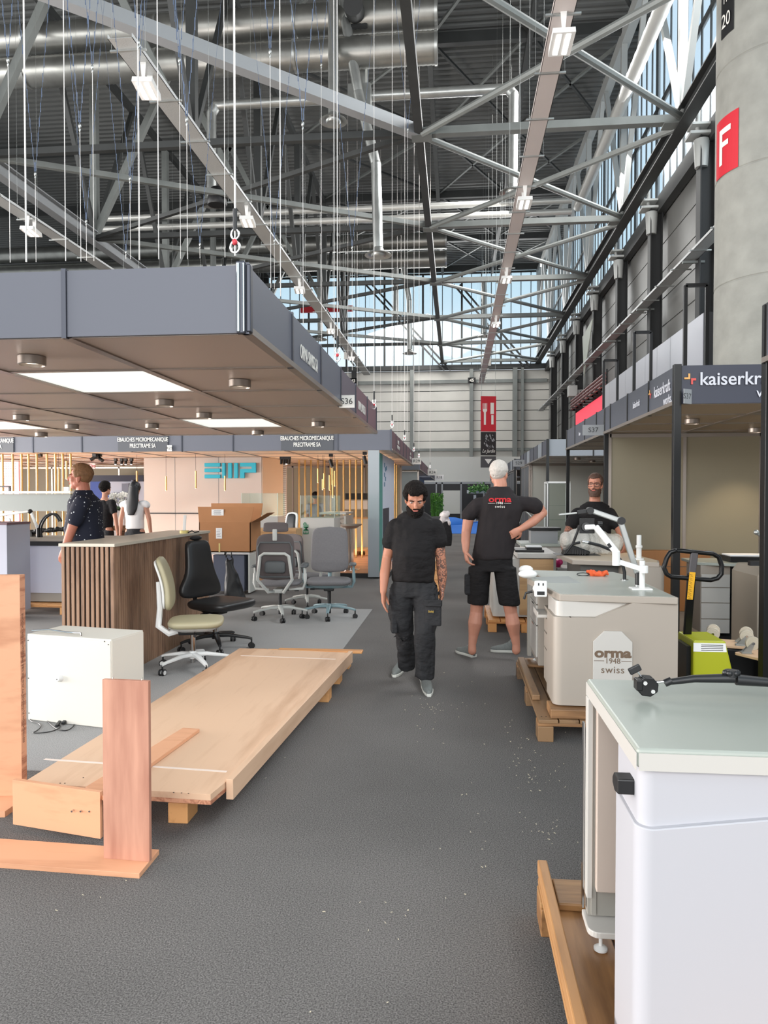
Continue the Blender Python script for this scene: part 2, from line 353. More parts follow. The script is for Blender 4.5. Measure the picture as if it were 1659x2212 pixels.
mb = MB(); mb.ibeam((5.9, 7, CHZ), (5.9, EY, CHZ), .34, .42, .035); mb.b2((6.45, 13.6, WALLZ - .25), (6.7, EY, WALLZ + .25))
struct(mb.build('steel_girder', steel_d), 'long steel girder below the clerestory')
# horizontal bracing frame: chords at x=-1 and the girder, struts every bay
BY = [13.0, 19.9, 26.7, 33.5, 40.3, 47.1, 53.4]; XL = -1.02
o = MB().bar((XL, 6, CHZ), (XL, EY, CHZ), .22, .26).build('steel_girder', steel_d); struct(o, 'long lattice chord above the aisle')
for k, yb in enumerate(BY):
    if k: o = MB().bar((XL, yb, CHZ), (5.85, yb, CHZ), .24, .2).b2((XL - .2, yb - .2, CHZ - .16), (XL + .35, yb + .2, CHZ - .12)).b2((5.4, yb - .2, CHZ - .16), (5.9, yb + .2, CHZ - .12)).build('steel_strut', steel); struct(o, 'cross strut of the roof bracing over the aisle')
    if k < len(BY) - 1:
        y2 = BY[k + 1]
        o = MB().cyl((XL + .1, yb + .2, CHZ), (5.8, y2 - .2, CHZ), .09, n=8).build('steel_brace', steel); struct(o, 'diagonal tube of the roof bracing')
        o = MB().cyl((5.8, yb + .2, CHZ - .12), (XL + .1, y2 - .2, CHZ - .12), .09, n=8).build('steel_brace', steel); struct(o, 'diagonal tube of the roof bracing')
# left bracing frame
XF = -13.8
o = MB().ibeam((XF, 10, CHZ), (XF, EY, CHZ), .34, .4, .04).build('steel_girder', mat('light_grey_girder', s2l(150, 153, 156), .45, .1)); struct(o, 'pale grey girder high on the left')
def strut(a, b, r, m=steel, sq=True, label='diagonal roof truss member'):
    o = (MB().bar(a, b, r, r) if sq else MB().cyl(a, b, r, n=8)).build('steel_strut', m); return struct(o, label)
strut((-9.4, BY[0] - .6, CHZ), (XL, BY[1], CHZ), .3, MATS['light_grey_girder'], label='long pale diagonal brace crossing the hall')
for k in range(1, 6):
    strut((XF, BY[k], CHZ), (XL, BY[k], CHZ), .18, steel_d)
    if k > 1: strut((XF, BY[k - 1], CHZ), (XL, BY[k], CHZ), .16, steel)
    if k > 1: strut((XL, BY[k - 1], CHZ), (XF, BY[k], CHZ), .14, steel_d)
# trusses that hang below the roof (verticals, diagonals) along x=XF, x=XL and across
for X, m in ((XF, steel), (XL, steel_d), (-7.4, steel_d), (2.6, steel_d)):
    o = MB().bar((X, 8, ROOFZ - .5), (X, EY, ROOFZ - .5), .2, .28).build('steel_girder', steel_d); struct(o, 'upper chord of a roof truss')
    if X in (XF, -7.4):
        for k in range(1, 6):
            strut((X, BY[k], CHZ), (X, BY[k], ROOFZ - .4), .26, m, label='upright of a roof truss')
            strut((X, BY[k], CHZ + .1), (X + (3.2 if X == XF else -3.2), BY[k], ROOFZ - .6), .22, steel)
            strut((X, BY[k], CHZ + .1), (X, BY[k] - 3.3, ROOFZ - .6), .16, steel_d)
            strut((X, BY[k], CHZ + .1), (X, BY[k] + 3.3, ROOFZ - .6), .16, steel_d)
for yb in BY[1:]:
    o = MB().bar((-30, yb, ROOFZ - .4), (6.6, yb, ROOFZ - .4), .22, .4).build('steel_girder', steel_d); struct(o, 'cross beam under the roof deck')
    strut((5.9, yb, CHZ), (5.9, yb, ROOFZ - .3), .2, MATS['pale_steel'], label='upright between girder and roof at the clerestory')
for k in range(len(BY) - 1):
    ym = (BY[k] + BY[k + 1]) / 2
    strut((5.9, BY[k], CHZ), (5.9, ym, ROOFZ - .3), .16, MATS['pale_steel'], label='sloping brace in front of the clerestory'); strut((5.9, BY[k + 1], CHZ), (5.9, ym, ROOFZ - .3), .16, MATS['pale_steel'], label='sloping brace in front of the clerestory')
    for X0, X1 in ((2.6, 6.5), (XL, 2.6), (-7.4, XL)):
        strut((X0, BY[k], ROOFZ - .35), (X1, BY[k + 1], ROOFZ - .35), .1, steel_d); strut((X1, BY[k], ROOFZ - .35), (X0, BY[k + 1], ROOFZ - .35), .1, steel)
o = MB().bar((5.95, 8, ROOFZ - .75), (5.95, EY, ROOFZ - .75), .3, .5).build('steel_girder', MATS['pale_steel']); struct(o, 'pale eaves girder at the roof edge')
# concrete pillar
pc = (5.66, 13.6)
mb = MB()
pr = [(1.0, 0)]
for k in range(8): pr += [(1.0, 1.9 * k + 1.52), (.985, 1.9 * k + 1.535), (.985, 1.9 * k + 1.545), (1.0, 1.9 * k + 1.56)]
mb.lathe(pr + [(1.0, 17)], 56, (pc[0], pc[1], 0)); pil = mb.build('concrete_pillar', concrete, smooth=True); struct(pil, 'round raw concrete pillar with shuttering rings')
# ================================================================== overhead services
def spiral(mb, p, q, r, n=20, pitch=.12, amp=.012):
    """spiral duct: a tube with fine raised seams"""
    p, q = Vector(p), Vector(q); L = (q - p).length; k = max(2, int(L / pitch)); pts = []; rs = []
    for j in range(k):
        a = p.lerp(q, j / k); b = p.lerp(q, (j + .8) / k); pts += [a, b]; rs += [r + amp, r]
    pts.append(q); rs.append(r); return mb.tube(pts, r, n, rs)
for yy, a in ((23.4, 'near'), (44.0, 'far')):
    for zz, nm in ((17.0, 'upper'), (15.9, 'lower')) if a == 'near' else ((17.0, 'upper'), (15.9, 'lower')):
        xe = at(945 if a == 'near' else 965, 100 if a == 'near' else 560, yy).x
        o = thing('ventilation_duct', {'near': 'large spiral wound metal duct crossing the roof', 'far': 'distant spiral wound duct across the roof'}[a] + ', ' + nm + ' one of the pair', 'duct', (xe, yy, zz))
        spiral(MB(), (-30, yy, zz), (xe, yy, zz), .47, 24, .16, .012).build('duct_body', galv_d, o, smooth=True)
        for x in (xe - .05, xe - 4.6, xe - 9.2, xe - 13.8): MB().cyl((x - .04, yy, zz), (x + .04, yy, zz), .5, n=24).build('joint_ring', galv, o, smooth=True)
def diffuser(o, p, r=.42):
    m = MB(); m.lathe([(.12, .3), (.17, .22), (.2, .1), (r, .03), (r + .02, 0), (r - .03, 0), (.25, .06), (.24, -.02), (.2, -.06), (.16, -.06)], 24, p); return m.build('diffuser', galv, o, smooth=True)
def drop(label, pts, r=.16, dz=True):
    o = thing('air_drop_pipe', label, 'ventilation pipe', pts[-1])
    m = MB()
    for a, b in zip(pts, pts[1:]): spiral(m, a, b, r, 12, .35, .006)
    for p in pts[1:-1]: m.ball(p, r + .008)
    m.build('pipe', galv, o, smooth=True)
    if dz: diffuser(o, Vector(pts[-1]) - Vector((0, 0, .25)))
    return o
Y1 = 22.6
drop('vertical metal air pipe with round diffuser in front of the big ducts', [at(720, -60, Y1), at(720, 245, Y1)])
drop('slanting then vertical air pipe with diffuser right of the plenum box', [at(733, -30, 23), at(774, 200, 23.4), at(812, 355, 23.4), at(817, 535, 23.4)])
drop('air pipe running left from the plenum box and dropping to a diffuser', [at(757, 212, 24.2), at(468, 228, 24.2), at(457, 245, 24.2), at(457, 425, 24.2)])
drop('air pipe running right from the plenum box and dropping beside the right cable tray', [at(800, 208, 24.2), at(1098, 192, 24.2), at(1109, 205, 24.2), at(1107, 400, 24.2)])
m = MB(); c = at(778, 215, 23.9); m.box(c, (.75, .6, .75)); m.cyl(c + Vector((.1, 0, .3)), c + Vector((.1, 0, 1.3)), .17); tag(m.build('plenum_box', galv, bevel=.01), 'square metal plenum box hanging below the big ducts', 'air box')
for lb, pts in (('far left air pipe with diffuser above the stand canopy', [at(690, 560, 44), at(692, 725, 44)]), ('far air pipe with diffuser in front of the end glazing, left of the bent one', [at(856, 545, 44), at(855, 680, 44)]),
                ('far bent air pipe ending low in front of the end glazing', [at(872, 575, 44), at(884, 650, 44), at(885, 755, 44)]), ('far air pipe with diffuser beside the right cable tray', [at(1046, 600, 44), at(1047, 718, 44)])):
    drop(lb, pts)
m = MB(); p = at(768, 28, 23.0); m.cyl(p, p + Vector((0, -.6, -.15)), .3, n=20); m.box(p + Vector((0, .4, 0)), (.7, .6, .7)); tag(m.build('duct_outlet', steel_k, smooth=True), 'round black duct outlet on top of the upper duct', 'duct outlet')
for k, (pyl, pyr) in enumerate(((437, 437), (461, 461))):
    a, b = at(205, pyl + 6, 33), at(1235, pyr - 4, 33); a.z = b.z
    o = spiral(MB(), a, b, .13, 10, .6, .01).build('service_pipe', mat('pale_lagged_pipe', s2l(196, 196, 192), .4, .4), smooth=True); tag(o, ('upper' if not k else 'lower') + ' of two pale pipes running across the whole hall roof', 'pipe')
p1_, p0_ = at(1235, 438, 33), at(1440, -60, 18.2)
o = spiral(MB(), (5.35, 14.9, p1_.z - .2), (5.35, 33, p1_.z - .2), .2, 14, .5, .012).build('service_pipe', MATS['pale_lagged_pipe'], smooth=True); tag(o, 'thick pale pipe running lengthwise beside the clerestory', 'pipe')
# cable trays
pinkp = mat('pink_tray_lit', s2l(200, 190, 186), .5)  # pinkish tray, its colour lightened for the light from above
def tray(name, label, x, z, y0, y1, w, hang=True, zt=ROOFZ):
    o = thing(name, label, 'cable tray', (x, y0, z))
    tm_ = pinkp if x == 1.62 else tray_m; m = MB(); m.b2((x - w / 2, y0, z), (x + w / 2, y1, z + .006)); m.b2((x - w / 2, y0, z), (x - w / 2 + .01, y1, z + .07)); m.b2((x + w / 2 - .01, y0, z), (x + w / 2, y1, z + .07)); m.build('tray_channel', tm_, o)
    y = y0 + .3; n = 0
    while y < y1:
        r_ = MB().b2((x - w / 2 - .1, y - .02, z - .03), (x + w / 2 + .1, y + .02, z)).build('cross_rail', galv, o)
        if hang and n % 2 == 0:
            for s in (-1, 1): MB().cyl((x + s * (w / 2 + .08), y, z), (x + s * (w / 2 + .08), y, zt), .0028, n=4).build('hanger_rod', galv, o)
        y += 1.55; n += 1
    return o
T1 = tray('cable_tray', 'perforated metal cable tray running away high on the left', -5.42, 9.0, 11.35, 44, .42)
T2 = tray('cable_tray', 'perforated metal cable tray running away high over the aisle', 1.62, 9.0, 6.5, 48, .34)
T3 = tray('cable_tray', 'cable tray near the left edge behind the pale girder', -11.4, 9.0, 15, 44, .4)
T4 = tray('cable_tray', 'cable tray bracketed along the right side wall', 6.05, 7.75, 17.0, 53, .34, hang=False)
for yc in (19.6, 24.4, 29.2, 34.1, 39.0, 43.9, 48.8): MB().bar((6.4, yc, 7.68), (5.85, yc, 7.68), .08, .06).build('wall_bracket', steel, T4)
def lamp(p, label, rz=0, g=None):
    o = thing('high_bay_lamp', label, 'lamp', p, rz, g)
    m = MB(); m.prism([(-.3, 0), (-.26, .1), (.26, .1), (.3, 0)], -.17, .17, 'YZ'); m.build('housing', whitep, o, world=False)
    m = MB(); m.box((-.07, 0, -.004), (.07, .5, .012)); m.box((.07, 0, -.004), (.07, .5, .012)); m.build('lamp_tube', lamp_e, o, world=False)
    m = MB()
    for s in (-1, 1): m.prism([(-.05, .39), (.05, .39), (.025, .1), (-.025, .1)], s * .2, s * .2 + .01, 'XZ')
    m.build('bracket', whitep, o, world=False); return o
L0 = lamp((-5.35, 12.2, 8.62), 'nearest lit high bay lamp under the left cable tray', R(8))
for k, lb in enumerate(('second lit high bay lamp along the left cable tray', 'third lit high bay lamp along the left cable tray', 'fourth lit high bay lamp along the left cable tray', 'fifth, far lit high bay lamp along the left cable tray')):
    copy_tree(L0, (-5.35, 18.3 + 6.2 * k, 8.62), label=lb)
for k, lb in enumerate(('nearest lit high bay lamp under the tray over the aisle', 'second lit high bay lamp under the tray over the aisle', 'third lit high bay lamp under the tray over the aisle', 'fourth lit high bay lamp under the tray over the aisle')):
    copy_tree(L0, (1.62, 11.6 + 6.2 * k, 8.62), 0, label=lb)
copy_tree(L0, (-11.3, 18.4, 8.62), label='lit high bay lamp under the tray at the left edge')
# bell loudspeaker
p = at(469, 420, 23.4); m = MB(); m.lathe([(.1, .55), (.2, .5), (.3, .2), (.33, 0), (.3, -.06), (.28, -.04)], 20, p - Vector((0, 0, .3))); m.cyl(p + Vector((0, 0, .2)), p + Vector((0, 0, 2)), .012)
tag(m.build('loudspeaker', black, smooth=True), 'black bell shaped loudspeaker hanging beside a diffuser', 'loudspeaker')
# number plates
def plate(body, px, py, Y, s, bgm, fgm, label, cat='sign', w=1.35):
    label = label.replace('reading 18', 'reading 18 ahead of the left cable tray') if body == '18' else label.replace('reading 19', 'reading 19 below the right cable tray') if body == '19' else label + (', left one beside the canopy' if body == '43' else ', above the banner')
    p = at(px, py, Y); o = thing('number_plate', label, cat, p)
    MB().box(p, (s * w, .03, s)).build('panel', bgm, o); text(body, s * .8, fgm, o, p - Vector((0, .02, 0)), sx=.95, bold=.01); return o
p18 = plate('18', 754, 768, 46, .48, white, black, 'white plate reading 18 under the far roof bracing'); p19 = plate('19', 1050, 782, 46, .45, white, black, 'white plate reading 19 under the far roof bracing')
plate('43', 763, 823, 53.6, .42, black, white, 'black plate reading 43 on the end wall'); plate('45', 1019, 822, 53.6, .42, black, white, 'black plate reading 45 on the end wall')
for p in (p18, p19): MB().cyl(Vector(p.location), Vector(p.location) + Vector((0, 0, ROOFZ - p.location.z)), .012, n=6).build('hanger', galv, p)
# restaurant banner
bp = at(1055, 932, 44); Yb = 44; bw = .93; sc_ = Yb / FPX
o = thing('hanging_banner', 'tall red and black hanging banner with fork and knife', 'banner', tuple(bp), R(10))
red = mat('banner_red', s2l(190, 24, 42), .6)
def bz(py): return (932 - py) * sc_
h = bw / 2
MB().b2((-h, -.02, bz(932)), (h, .02, bz(857))).build('red_panel', red, o, world=False)
MB().b2((-h, -.02, bz(983)), (h, .02, bz(933))).build('black_panel', black, o, world=False)
MB().b2((-h, -.02, bz(1009)), (h, .02, bz(985))).build('grey_panel', mat('banner_grey', s2l(74, 72, 74), .6), o, world=False)
m = MB(); y = -.03
fx = -.22
for k in range(4): m.b2((fx - .13 + k * .075, y, bz(884)), (fx - .095 + k * .075, y + .01, bz(872)))
m.prism([(fx - .13, bz(884)), (fx + .13, bz(884)), (fx + .13, bz(888)), (fx + .06, bz(892)), (fx + .06, bz(918)), (fx - .06, bz(918)), (fx - .06, bz(892)), (fx - .13, bz(888))], y, y + .01)
m.b2((.12, y, bz(895)), (.33, y + .01, bz(871))); m.b2((.17, y, bz(917)), (.31, y + .01, bz(897)))
m.prism([(-.22, bz(991)), (.22, bz(991)), (0, bz(1002))], y, y + .01)
m.build('fork_knife_and_arrow', white, o, world=False)
m = MB(); rr = random.Random(3)
for k in range(22):
    a = rr.uniform(-.32, .32); b = bz(936) - rr.uniform(0, .9) * (1 - abs(a)); c = rr.uniform(.05, .16); t_ = rr.uniform(-.8, .8)
    m.prism([(a, b), (a + c * math.cos(t_ + 1.2), b - c), (a + c * .6, b - c * 1.6), (a - c * .2, b - c)], y, y + .01)
m.build('petal_print', mat('banner_grey_print', s2l(150, 150, 152), .6), o, world=False)
text('Le Jardin', .3, white, o, (0, -.03, bz(974)), world=False, shear=.4, sx=.72)
m = MB(); [m.cyl((s * h * .9, 0, bz(857)), (s * h * .9, 0, ROOFZ - bp.z), .012, n=4) for s in (-1, 1)]; m.build('hanger', galv, o, world=False)
# suspension wires
wire_m = mat('bright_steel_wire', s2l(205, 200, 196), .4, .5); chain_m = mat('blue_grey_chain', s2l(84, 98, 122), .5, .4); redp = mat('red_shackle_pin', s2l(205, 60, 70), .45)
def wire(px, pyb, Y, ring=None, r=.0028, spread=1.1, label='thin steel suspension wire with a chain bridle hanging from the roof', hook=False):
    b = at(px, pyb, Y); o = thing('suspension_wire', label, 'wire', b, 0, 'suspension wires hanging from the roof')
    zt = ROOFZ - .6; k = at(px, ring, Y).z if ring is not None else zt
    MB().cyl(b, (b.x, b.y, k), r, n=5).build('wire', wire_m, o)
    if ring is not None and k < zt:
        q = Vector((b.x, b.y, k)); m = MB(); up = min(zt, k + 3.2)
        for s in (-1, 1):
            t_ = Vector((b.x + s * spread * .28, b.y, up)); n = 16; pts = []
            m.cyl(q, t_, r * .8, n=4); m.cyl(t_, (b.x + s * spread, b.y, zt), r * .6, n=4)
            L = (t_ - q); 
            for j in range(n): m.box(q + L * (j + .5) / n, (r * 2.4, r * 2.4, L.length / n * .6))
        m.build('chain_bridle', chain_m, o)
        MB().ball(q, (r * 5, r * 5, r * 9), 8, 6).ball(q - Vector((0, 0, r * 14)), (r * 3, r * 3, r * 7), 8, 6).build('quick_link', galv, o, smooth=True)
    if hook:
        m = MB(); s = .018 if Y < 6 else .02; t = MB()
        def loop(c, rr, th, vert=True):
            m.tube([c + Vector((rr * math.cos(a), 0, 1.25 * rr * math.sin(a))) for a in [2 * PI * j / 14 for j in range(15)]], th, 6)
        loop(b + Vector((0, 0, .05)), .026, .007); loop(b + Vector((0, 0, .12)), .022, .006)
        m.build('shackle', chrome, o, smooth=True)
        MB().ball(b + Vector((0, -.008, .075)), (.016, .014, .018)).build('shackle_pin', redp, o, smooth=True)
        MB().cyl(b + Vector((0, 0, .14)), b + Vector((0, 0, .26)), .012).build('turnbuckle', black, o)
    return o
WL = [(57, 566, 4.0, None, .005), (142, 564, 4.6, None, .003), (343, 560, 4.3, None, .003), (22, 567, 7, 130, .003), (175, 565, 7.5, 272, .003), (78, 566, 9.5, 376, .003), (282, 560, 9.5, 386, .003),
      (203, 564, 7.2, 145, .0028), (405, 560, 6.8, 258, .003), (302, 562, 6.8, 92, .003), (187, 563, 13, 478, .004), (272, 560, 14, 545, .004), (432, 558, 14, 528, .004), (486, 556, 5.6, None, .0028),
      (585, 622, 7.5, 112, .003), (606, 640, 5.2, None, .0036), (655, 700, 7.4, 268, .003), (593, 625, 14, 520, .004), (722, 775, 6.6, None, .0036), (761, 800, 15, 535, .004),
      (695, 740, 12, 140, .003), (880, 940, 18, 280, .004), (300, 561, 5.2, None, .002), (390, 559, 8.2, 130, .003)]
for a in WL: wire(*a)
for px, pb, Y, r in ((508, 553, 3.97, .006), (729, 784, 6.98, .004), (808, 886, 10.0, .004), (847, 925, 14.1, .005), (874, 952, 18.0, .006), (894, 976, 21.3, .006), (905, 989, 24.6, .007), (929, 1011, 34, .009)):
    wire(px, pb, Y, None, r, label='steel suspension wire with shackle carrying a stand canopy', hook=True)
for k, (px, py) in enumerate(((735, 830), (752, 900), (772, 930), (822, 900), (858, 930), (866, 960))):
    wire(px, 1072 - 1.27 * 1560 / (26.3 + 2 * k), 26 + 2 * k, None, .005, label='thin distant suspension wire against the end wall')
# ================================================================== stand canopies
ZB, ZT = 2.5, 2.87
grille = mat('white_perforated_light_panel', (.85, .87, .84), .5, emit=(.93, .97, .92), estr=.55)
spot_lens = mat('downlight_lens', (1, 1, 1), .3, emit=(1, .88, .72), estr=2.0)
wood_soffit = mat('warm_lit_soffit', s2l(226, 204, 182), .45, .0)
def downlight(o, x, y, z=ZB, on=False, power=0, r=.085):
    m = MB(); m.lathe([(r, 0), (r, -.05), (r - .008, -.055), (r - .012, -.03)], 20, (x, y, z)); a = m.build('downlight', prof, o, smooth=True)
    MB().cyl((x, y, z - .034), (x, y, z - .03), r - .012, n=20).build('lens', spot_lens, a)
    if power:
        l = bpy.data.lights.new('downlight_glow', 'SPOT'); l.energy = power; l.spot_size = R(95); l.spot_blend = .6; l.color = (1, .8, .58); l.shadow_soft_size = .05
        q = bpy.data.objects.new('downlight_glow', l); COL.objects.link(q); q.location = (x, y, z - .07)
def canopy(label, x0, x1, y0, y1, nx, ny, fm, sm=None, side=-1, grilles=(), lights=(), sidem=None, zt=ZT, power=0, name='stand_canopy', back=False, post_m=None):
    """hung canopy: fascia panels with joint profiles, soffit panels, light panels"""
    o = thing(name, label, 'canopy', (x0, y0, ZB)); dx = (x1 - x0) / nx; dy = (y1 - y0) / ny; sx_ = x1 if side == 1 else x0; pm = post_m or extr
    for i in range(nx): MB().b2((x0 + i * dx + .012, y0, ZB), (x0 + (i + 1) * dx - .012, y0 + .02, zt)).build('fascia_panel', fm, o)
    for j in range(ny): MB().b2((sx_ - .01, y0 + j * dy + .012, ZB), (sx_ + .01, y0 + (j + 1) * dy - .012, zt)).build('fascia_panel', sidem[j % len(sidem)] if sidem else fm, o)
    for i in range(nx + 1): MB().b2((x0 + i * dx - .014, y0 - .012, ZB - .01), (x0 + i * dx + .014, y0 + .02, zt + .01)).build('joint_profile', pm, o)
    for j in range(ny + 1): MB().b2((sx_ - .02, y0 + j * dy - .014, ZB - .01), (sx_ + .02, y0 + j * dy + .014, zt + .01)).build('joint_profile', pm, o)
    m = MB()
    for i in range(nx + 1): m.b2((x0 + i * dx - .03, y0 + .022, ZB - .006), (x0 + i * dx + .03, y1, ZB + .03))
    for j in range(ny + 1): m.b2((x0, max(y0 + .022, y0 + j * dy - .02), ZB - .004), (x1, y0 + j * dy + .03, ZB + .03))
    m.build('soffit_grid', prof, o)
    for i in range(nx):
        for j in range(ny):
            g = (i, j) in grilles
            MB().b2((x0 + i * dx + .03, y0 + j * dy + .02, ZB + .004), (x0 + (i + 1) * dx - .03, y0 + (j + 1) * dy - .02, ZB + .02)).build('light_grille' if g else 'soffit_panel', grille if g else (sm or soffit), o)
    for (lx, ly) in lights: downlight(o, lx, ly, power=power)
    return o
CY0, CY1, CX1 = 3.9, 10.3, -1.15; M_ = (CY1 - CY0) / 6; NX = 7; CX0 = CX1 - 1.05 * NX
def cc(col, row): return (CX1 - 1.05 * (col - .5), CY0 + M_ * (row - .5))
C1 = canopy('large slate canopy on the left with taupe underside and downlights', CX0, CX1, CY0, CY1, NX, 6, fascia_m, None, 1, grilles={(NX - 2, 1), (NX - 2, 4), (NX - 5, 4)},
       lights=[cc(2, 1), cc(1, 2), cc(2, 3), cc(2, 4), cc(4, 5), cc(3, 5), cc(1, 5), cc(2, 6), cc(5, 6), cc(4, 2), cc(4, 4)], sidem=[fascia_m, fascia_m, fascia_m, mat('slight_reflection_fascia', s2l(92, 84, 94), .45), fascia_r, fascia_r])  # further side panels carry the mauve reflection in their colour
m = MB(); m.b2((CX1 - .05, CY0 - .03, ZB - .01), (CX1 + .0, CY0 + .01, ZT + .015)); m.b2((CX1 + .005, CY0 - .02, ZB), (CX1 + .03, CY0 + .03, ZT)); m.build('corner_post', extr, C1, bevel=.006)
MB().cyl((CX1 - .035, CY0 - .034, ZB), (CX1 - .035, CY0 - .034, ZT), .009).cyl((CX1 - .005, CY0 - .034, ZB), (CX1 - .005, CY0 - .034, ZT), .006).build('corner_rod', chrome, C1)
text('ORMA SWISS SA', .15, white, C1, (CX1 + .015, CY0 + M_ * 1.55, 2.66), (PI / 2, 0, PI / 2), sx=.62)
text('ORMA SWISS SA', .15, white, C1, (CX1 + .015, CY0 + M_ * 4.5, 2.66), (PI / 2, 0, PI / 2), sx=.62)
def flag(body, x, y, z, label, w=.2, h=.13, bgm=white, fg=black, side=1):
    o = thing('stand_number_sign', label, 'sign', (x, y, z)); MB().b2((x, y - .004, z), (x + side * w, y + .004, z + h)).build('panel', bgm, o); text(body, h * .66, fg, o, (x + side * w / 2, y - .006, z + h / 2)); return o
flag('S36', CX1 - .005, 7.1, 2.475, 'white stand number sign reading S36 on the slate canopy', .155, .125)
# second canopy: micro-mechanics stand
EX1 = -1.26; EW = 1.05; EN = 13; EX0 = EX1 - EN * EW
C2 = canopy('grey canopy of the stand with gold poles and cyan lettering', EX0, EX1, 14.0, 21.3, EN, 7, fascia_m, wood_soffit, 1, sidem=[fascia_r, fascia_r, fascia_r], zt=2.89)
for cx in (663.5, 309, -22):
    x = at(cx, 950, 13.99).x
    MB().b2((x - .52, 13.975, ZB), (x + .52, 13.99, 2.89)).build('sign_panel', mat('dark_grey_sign', s2l(66, 68, 74), .5), C2)
    text('EMP', .13, white, C2, (x, 13.968, 2.86), sx=.8); text('EBAUCHES MICROMECANIQUE', .115, white, C2, (x, 13.968, 2.735), sx=.66, bold=.0012); text('PRECITRAME SA', .115, white, C2, (x, 13.968, 2.61), sx=.66, bold=.0012)
for yy in (15.6, 19.8): text('EBAUCHES\nMICROMECANIQUE', .11, white, C2, (EX1 + .02, yy, 2.7), (PI / 2, 0, PI / 2), sx=.7)
flag('R29', EX1 + .02, 20.4, 2.5, 'small white stand number sign reading R29', .26, .18)
flag('R23', at(361, 958, 13.95).x, 13.95, 2.5, 'tiny white stand number sign beside the middle dark sign', .1, .12)
# canopies further along both sides of the aisle
C3 = canopy('slate canopy with mauve reflection coloured into its side panels beyond the stand with gold poles', -9, -1.24, 24.6, 32, 7, 7, mat('dark_slate_fascia', s2l(54, 56, 64), .45), wood_soffit, 1, sidem=[fascia_r]); flag('R24', -1.22, 31.2, 2.5, 'small distant white stand number sign on the canopy with mauve reflections', .4, .26)
C4 = canopy('furthest grey canopy on the left of the aisle', -8, -1.2, 34, 41, 6, 6, fascia_m, None, 1, sidem=[fascia_m]); flag('R18', -1.18, 40.5, 2.5, 'tiny furthest white stand number sign on the left', .5, .3)
C5 = canopy('dark slate canopy with pale lettering and a cross logo on the right', 2.14, 8.44, 7.3, 14.3, 6, 7, fascia_b, mat('beige_soffit', s2l(168, 150, 128), .4, .2), -1, grilles={(2, 1)}, lights=[(2.75, 8.8), (3.95, 10.05), (3.95, 8.95)], sidem=[mat('blue_black_fascia', s2l(72, 75, 84), .45)], power=45, post_m=blackm, name='stand_canopy')
MB().b2((2.1, 7.26, 0), (2.17, 7.33, ZT + .01)).build('corner_post', blackm, C5, bevel=.004)
MB().b2((2.12, 10.66, 0), (2.18, 10.72, ZT)).build('corner_post', blackm, C5, bevel=.004)
MB().b2((2.12, 14.22, 0), (2.18, 14.28, ZT)).build('corner_post', blackm, C5, bevel=.004)
logo_y = mat('logo_orange_yellow', s2l(222, 165, 92), .5); logo_r = mat('logo_red', s2l(205, 78, 72), .5)
def plus_logo(o, M, s):
    m = MB(); t = s * .3; m.prism([(-s, 0), (-t, 0), (-t, 0), (0 - t * .0, 0), (0, 0), (0, s), (-t * 1.1, s), (-t * 1.1, t * 1.1), (-s, t * 1.1)], 0, .003, 'XZ', M); m.build('logo_mark', logo_y, o)
    m = MB(); m.prism([(.0 + .15 * s, .15 * s), (s, .15 * s), (s, -t * .8), (t * 1.1 + .15 * s, -t * .8), (t * 1.1 + .15 * s, -s * .9), (.15 * s, -s * .9)], 0, .003, 'XZ', M); m.build('logo_mark', logo_r, o)
lt = mat('pale_lettering', s2l(205, 205, 212), .5)
p = at(1511, 821, 7.29); plus_logo(C5, Matrix.Translation((at(1491, 819, 7.285).x, 7.285, at(1491, 819, 7.285).z)), .055)
text('kaiserkraft', .175, lt, C5, (at(1511, 819, 7.285).x, 7.285, 2.73), align='LEFT', bold=.002); text('works.', .14, lt, C5, (at(1634, 849, 7.285).x, 7.285, 2.595), align='LEFT')
AR = (PI / 2, 0, -PI / 2)
text('kaiserkraft', .17, lt, C5, (2.125, 7.48, 2.71), AR, align='RIGHT', bold=.0015, sx=.82); text('works.', .13, lt, C5, (2.125, 7.42, 2.575), AR, align='RIGHT', sx=.85)
plus_logo(C5, Matrix.Translation((2.123, 8.24, 2.72)) @ Matrix.Rotation(-PI / 2, 4, 'Z'), .05)
text('kaiserkraft', .11, lt, C5, (2.125, 8.85, 2.69), AR, sx=.7); text('illume', .09, lt, C5, (2.125, 12.8, 2.68), AR, sx=.7)
signg = mat('grey_sign', s2l(132, 134, 136), .5)
flag('S37', 2.12, 10.7, 2.48, 'grey stand number sign reading S37 halfway along the dark canopy', .3, .15, signg, black, -1)
o = thing('stand_number_sign', 'grey stand number sign reading S37 at the corner post', 'sign', (2.18, 7.22, 2.48)); MB().box((2.215, 7.225, 2.56), (.11, .006, .14), R(35)).build('panel', signg, o); text('S37', .075, black, o, (2.211, 7.22, 2.56), (PI / 2, 0, R(35)))
C6 = canopy('slate canopy of the nearest stand at the right edge', 2.07, 5.2, 2.0, 5.1, 3, 3, fascia_b, None, -1, sidem=[fascia_m], post_m=blackm)
MB().b2((2.055, 5.06, 0), (2.12, 5.14, ZT + .02)).build('corner_post', blackm, C6, bevel=.004); MB().b2((2.12, 5.08, 0), (2.165, 5.13, ZB)).b2((2.17, 5.09, 0), (2.19, 5.12, ZB)).build('wall_profile', prof, C6)
lit_f = mat('lit_grey_fascia', s2l(150, 156, 164), .45)  # grey fascia with the light on it paled into the colour
C7 = canopy('grey canopy coloured paler where lit, behind the dark lettered canopy', 2.03, 7, 16.4, 23, 5, 7, lit_f, mat('pale_soffit', s2l(190, 186, 180), .5), -1, sidem=[fascia_m, lit_f, fascia_m], lights=[(2.8, 17.2), (3.4, 18.6)], power=30, post_m=steel_k)
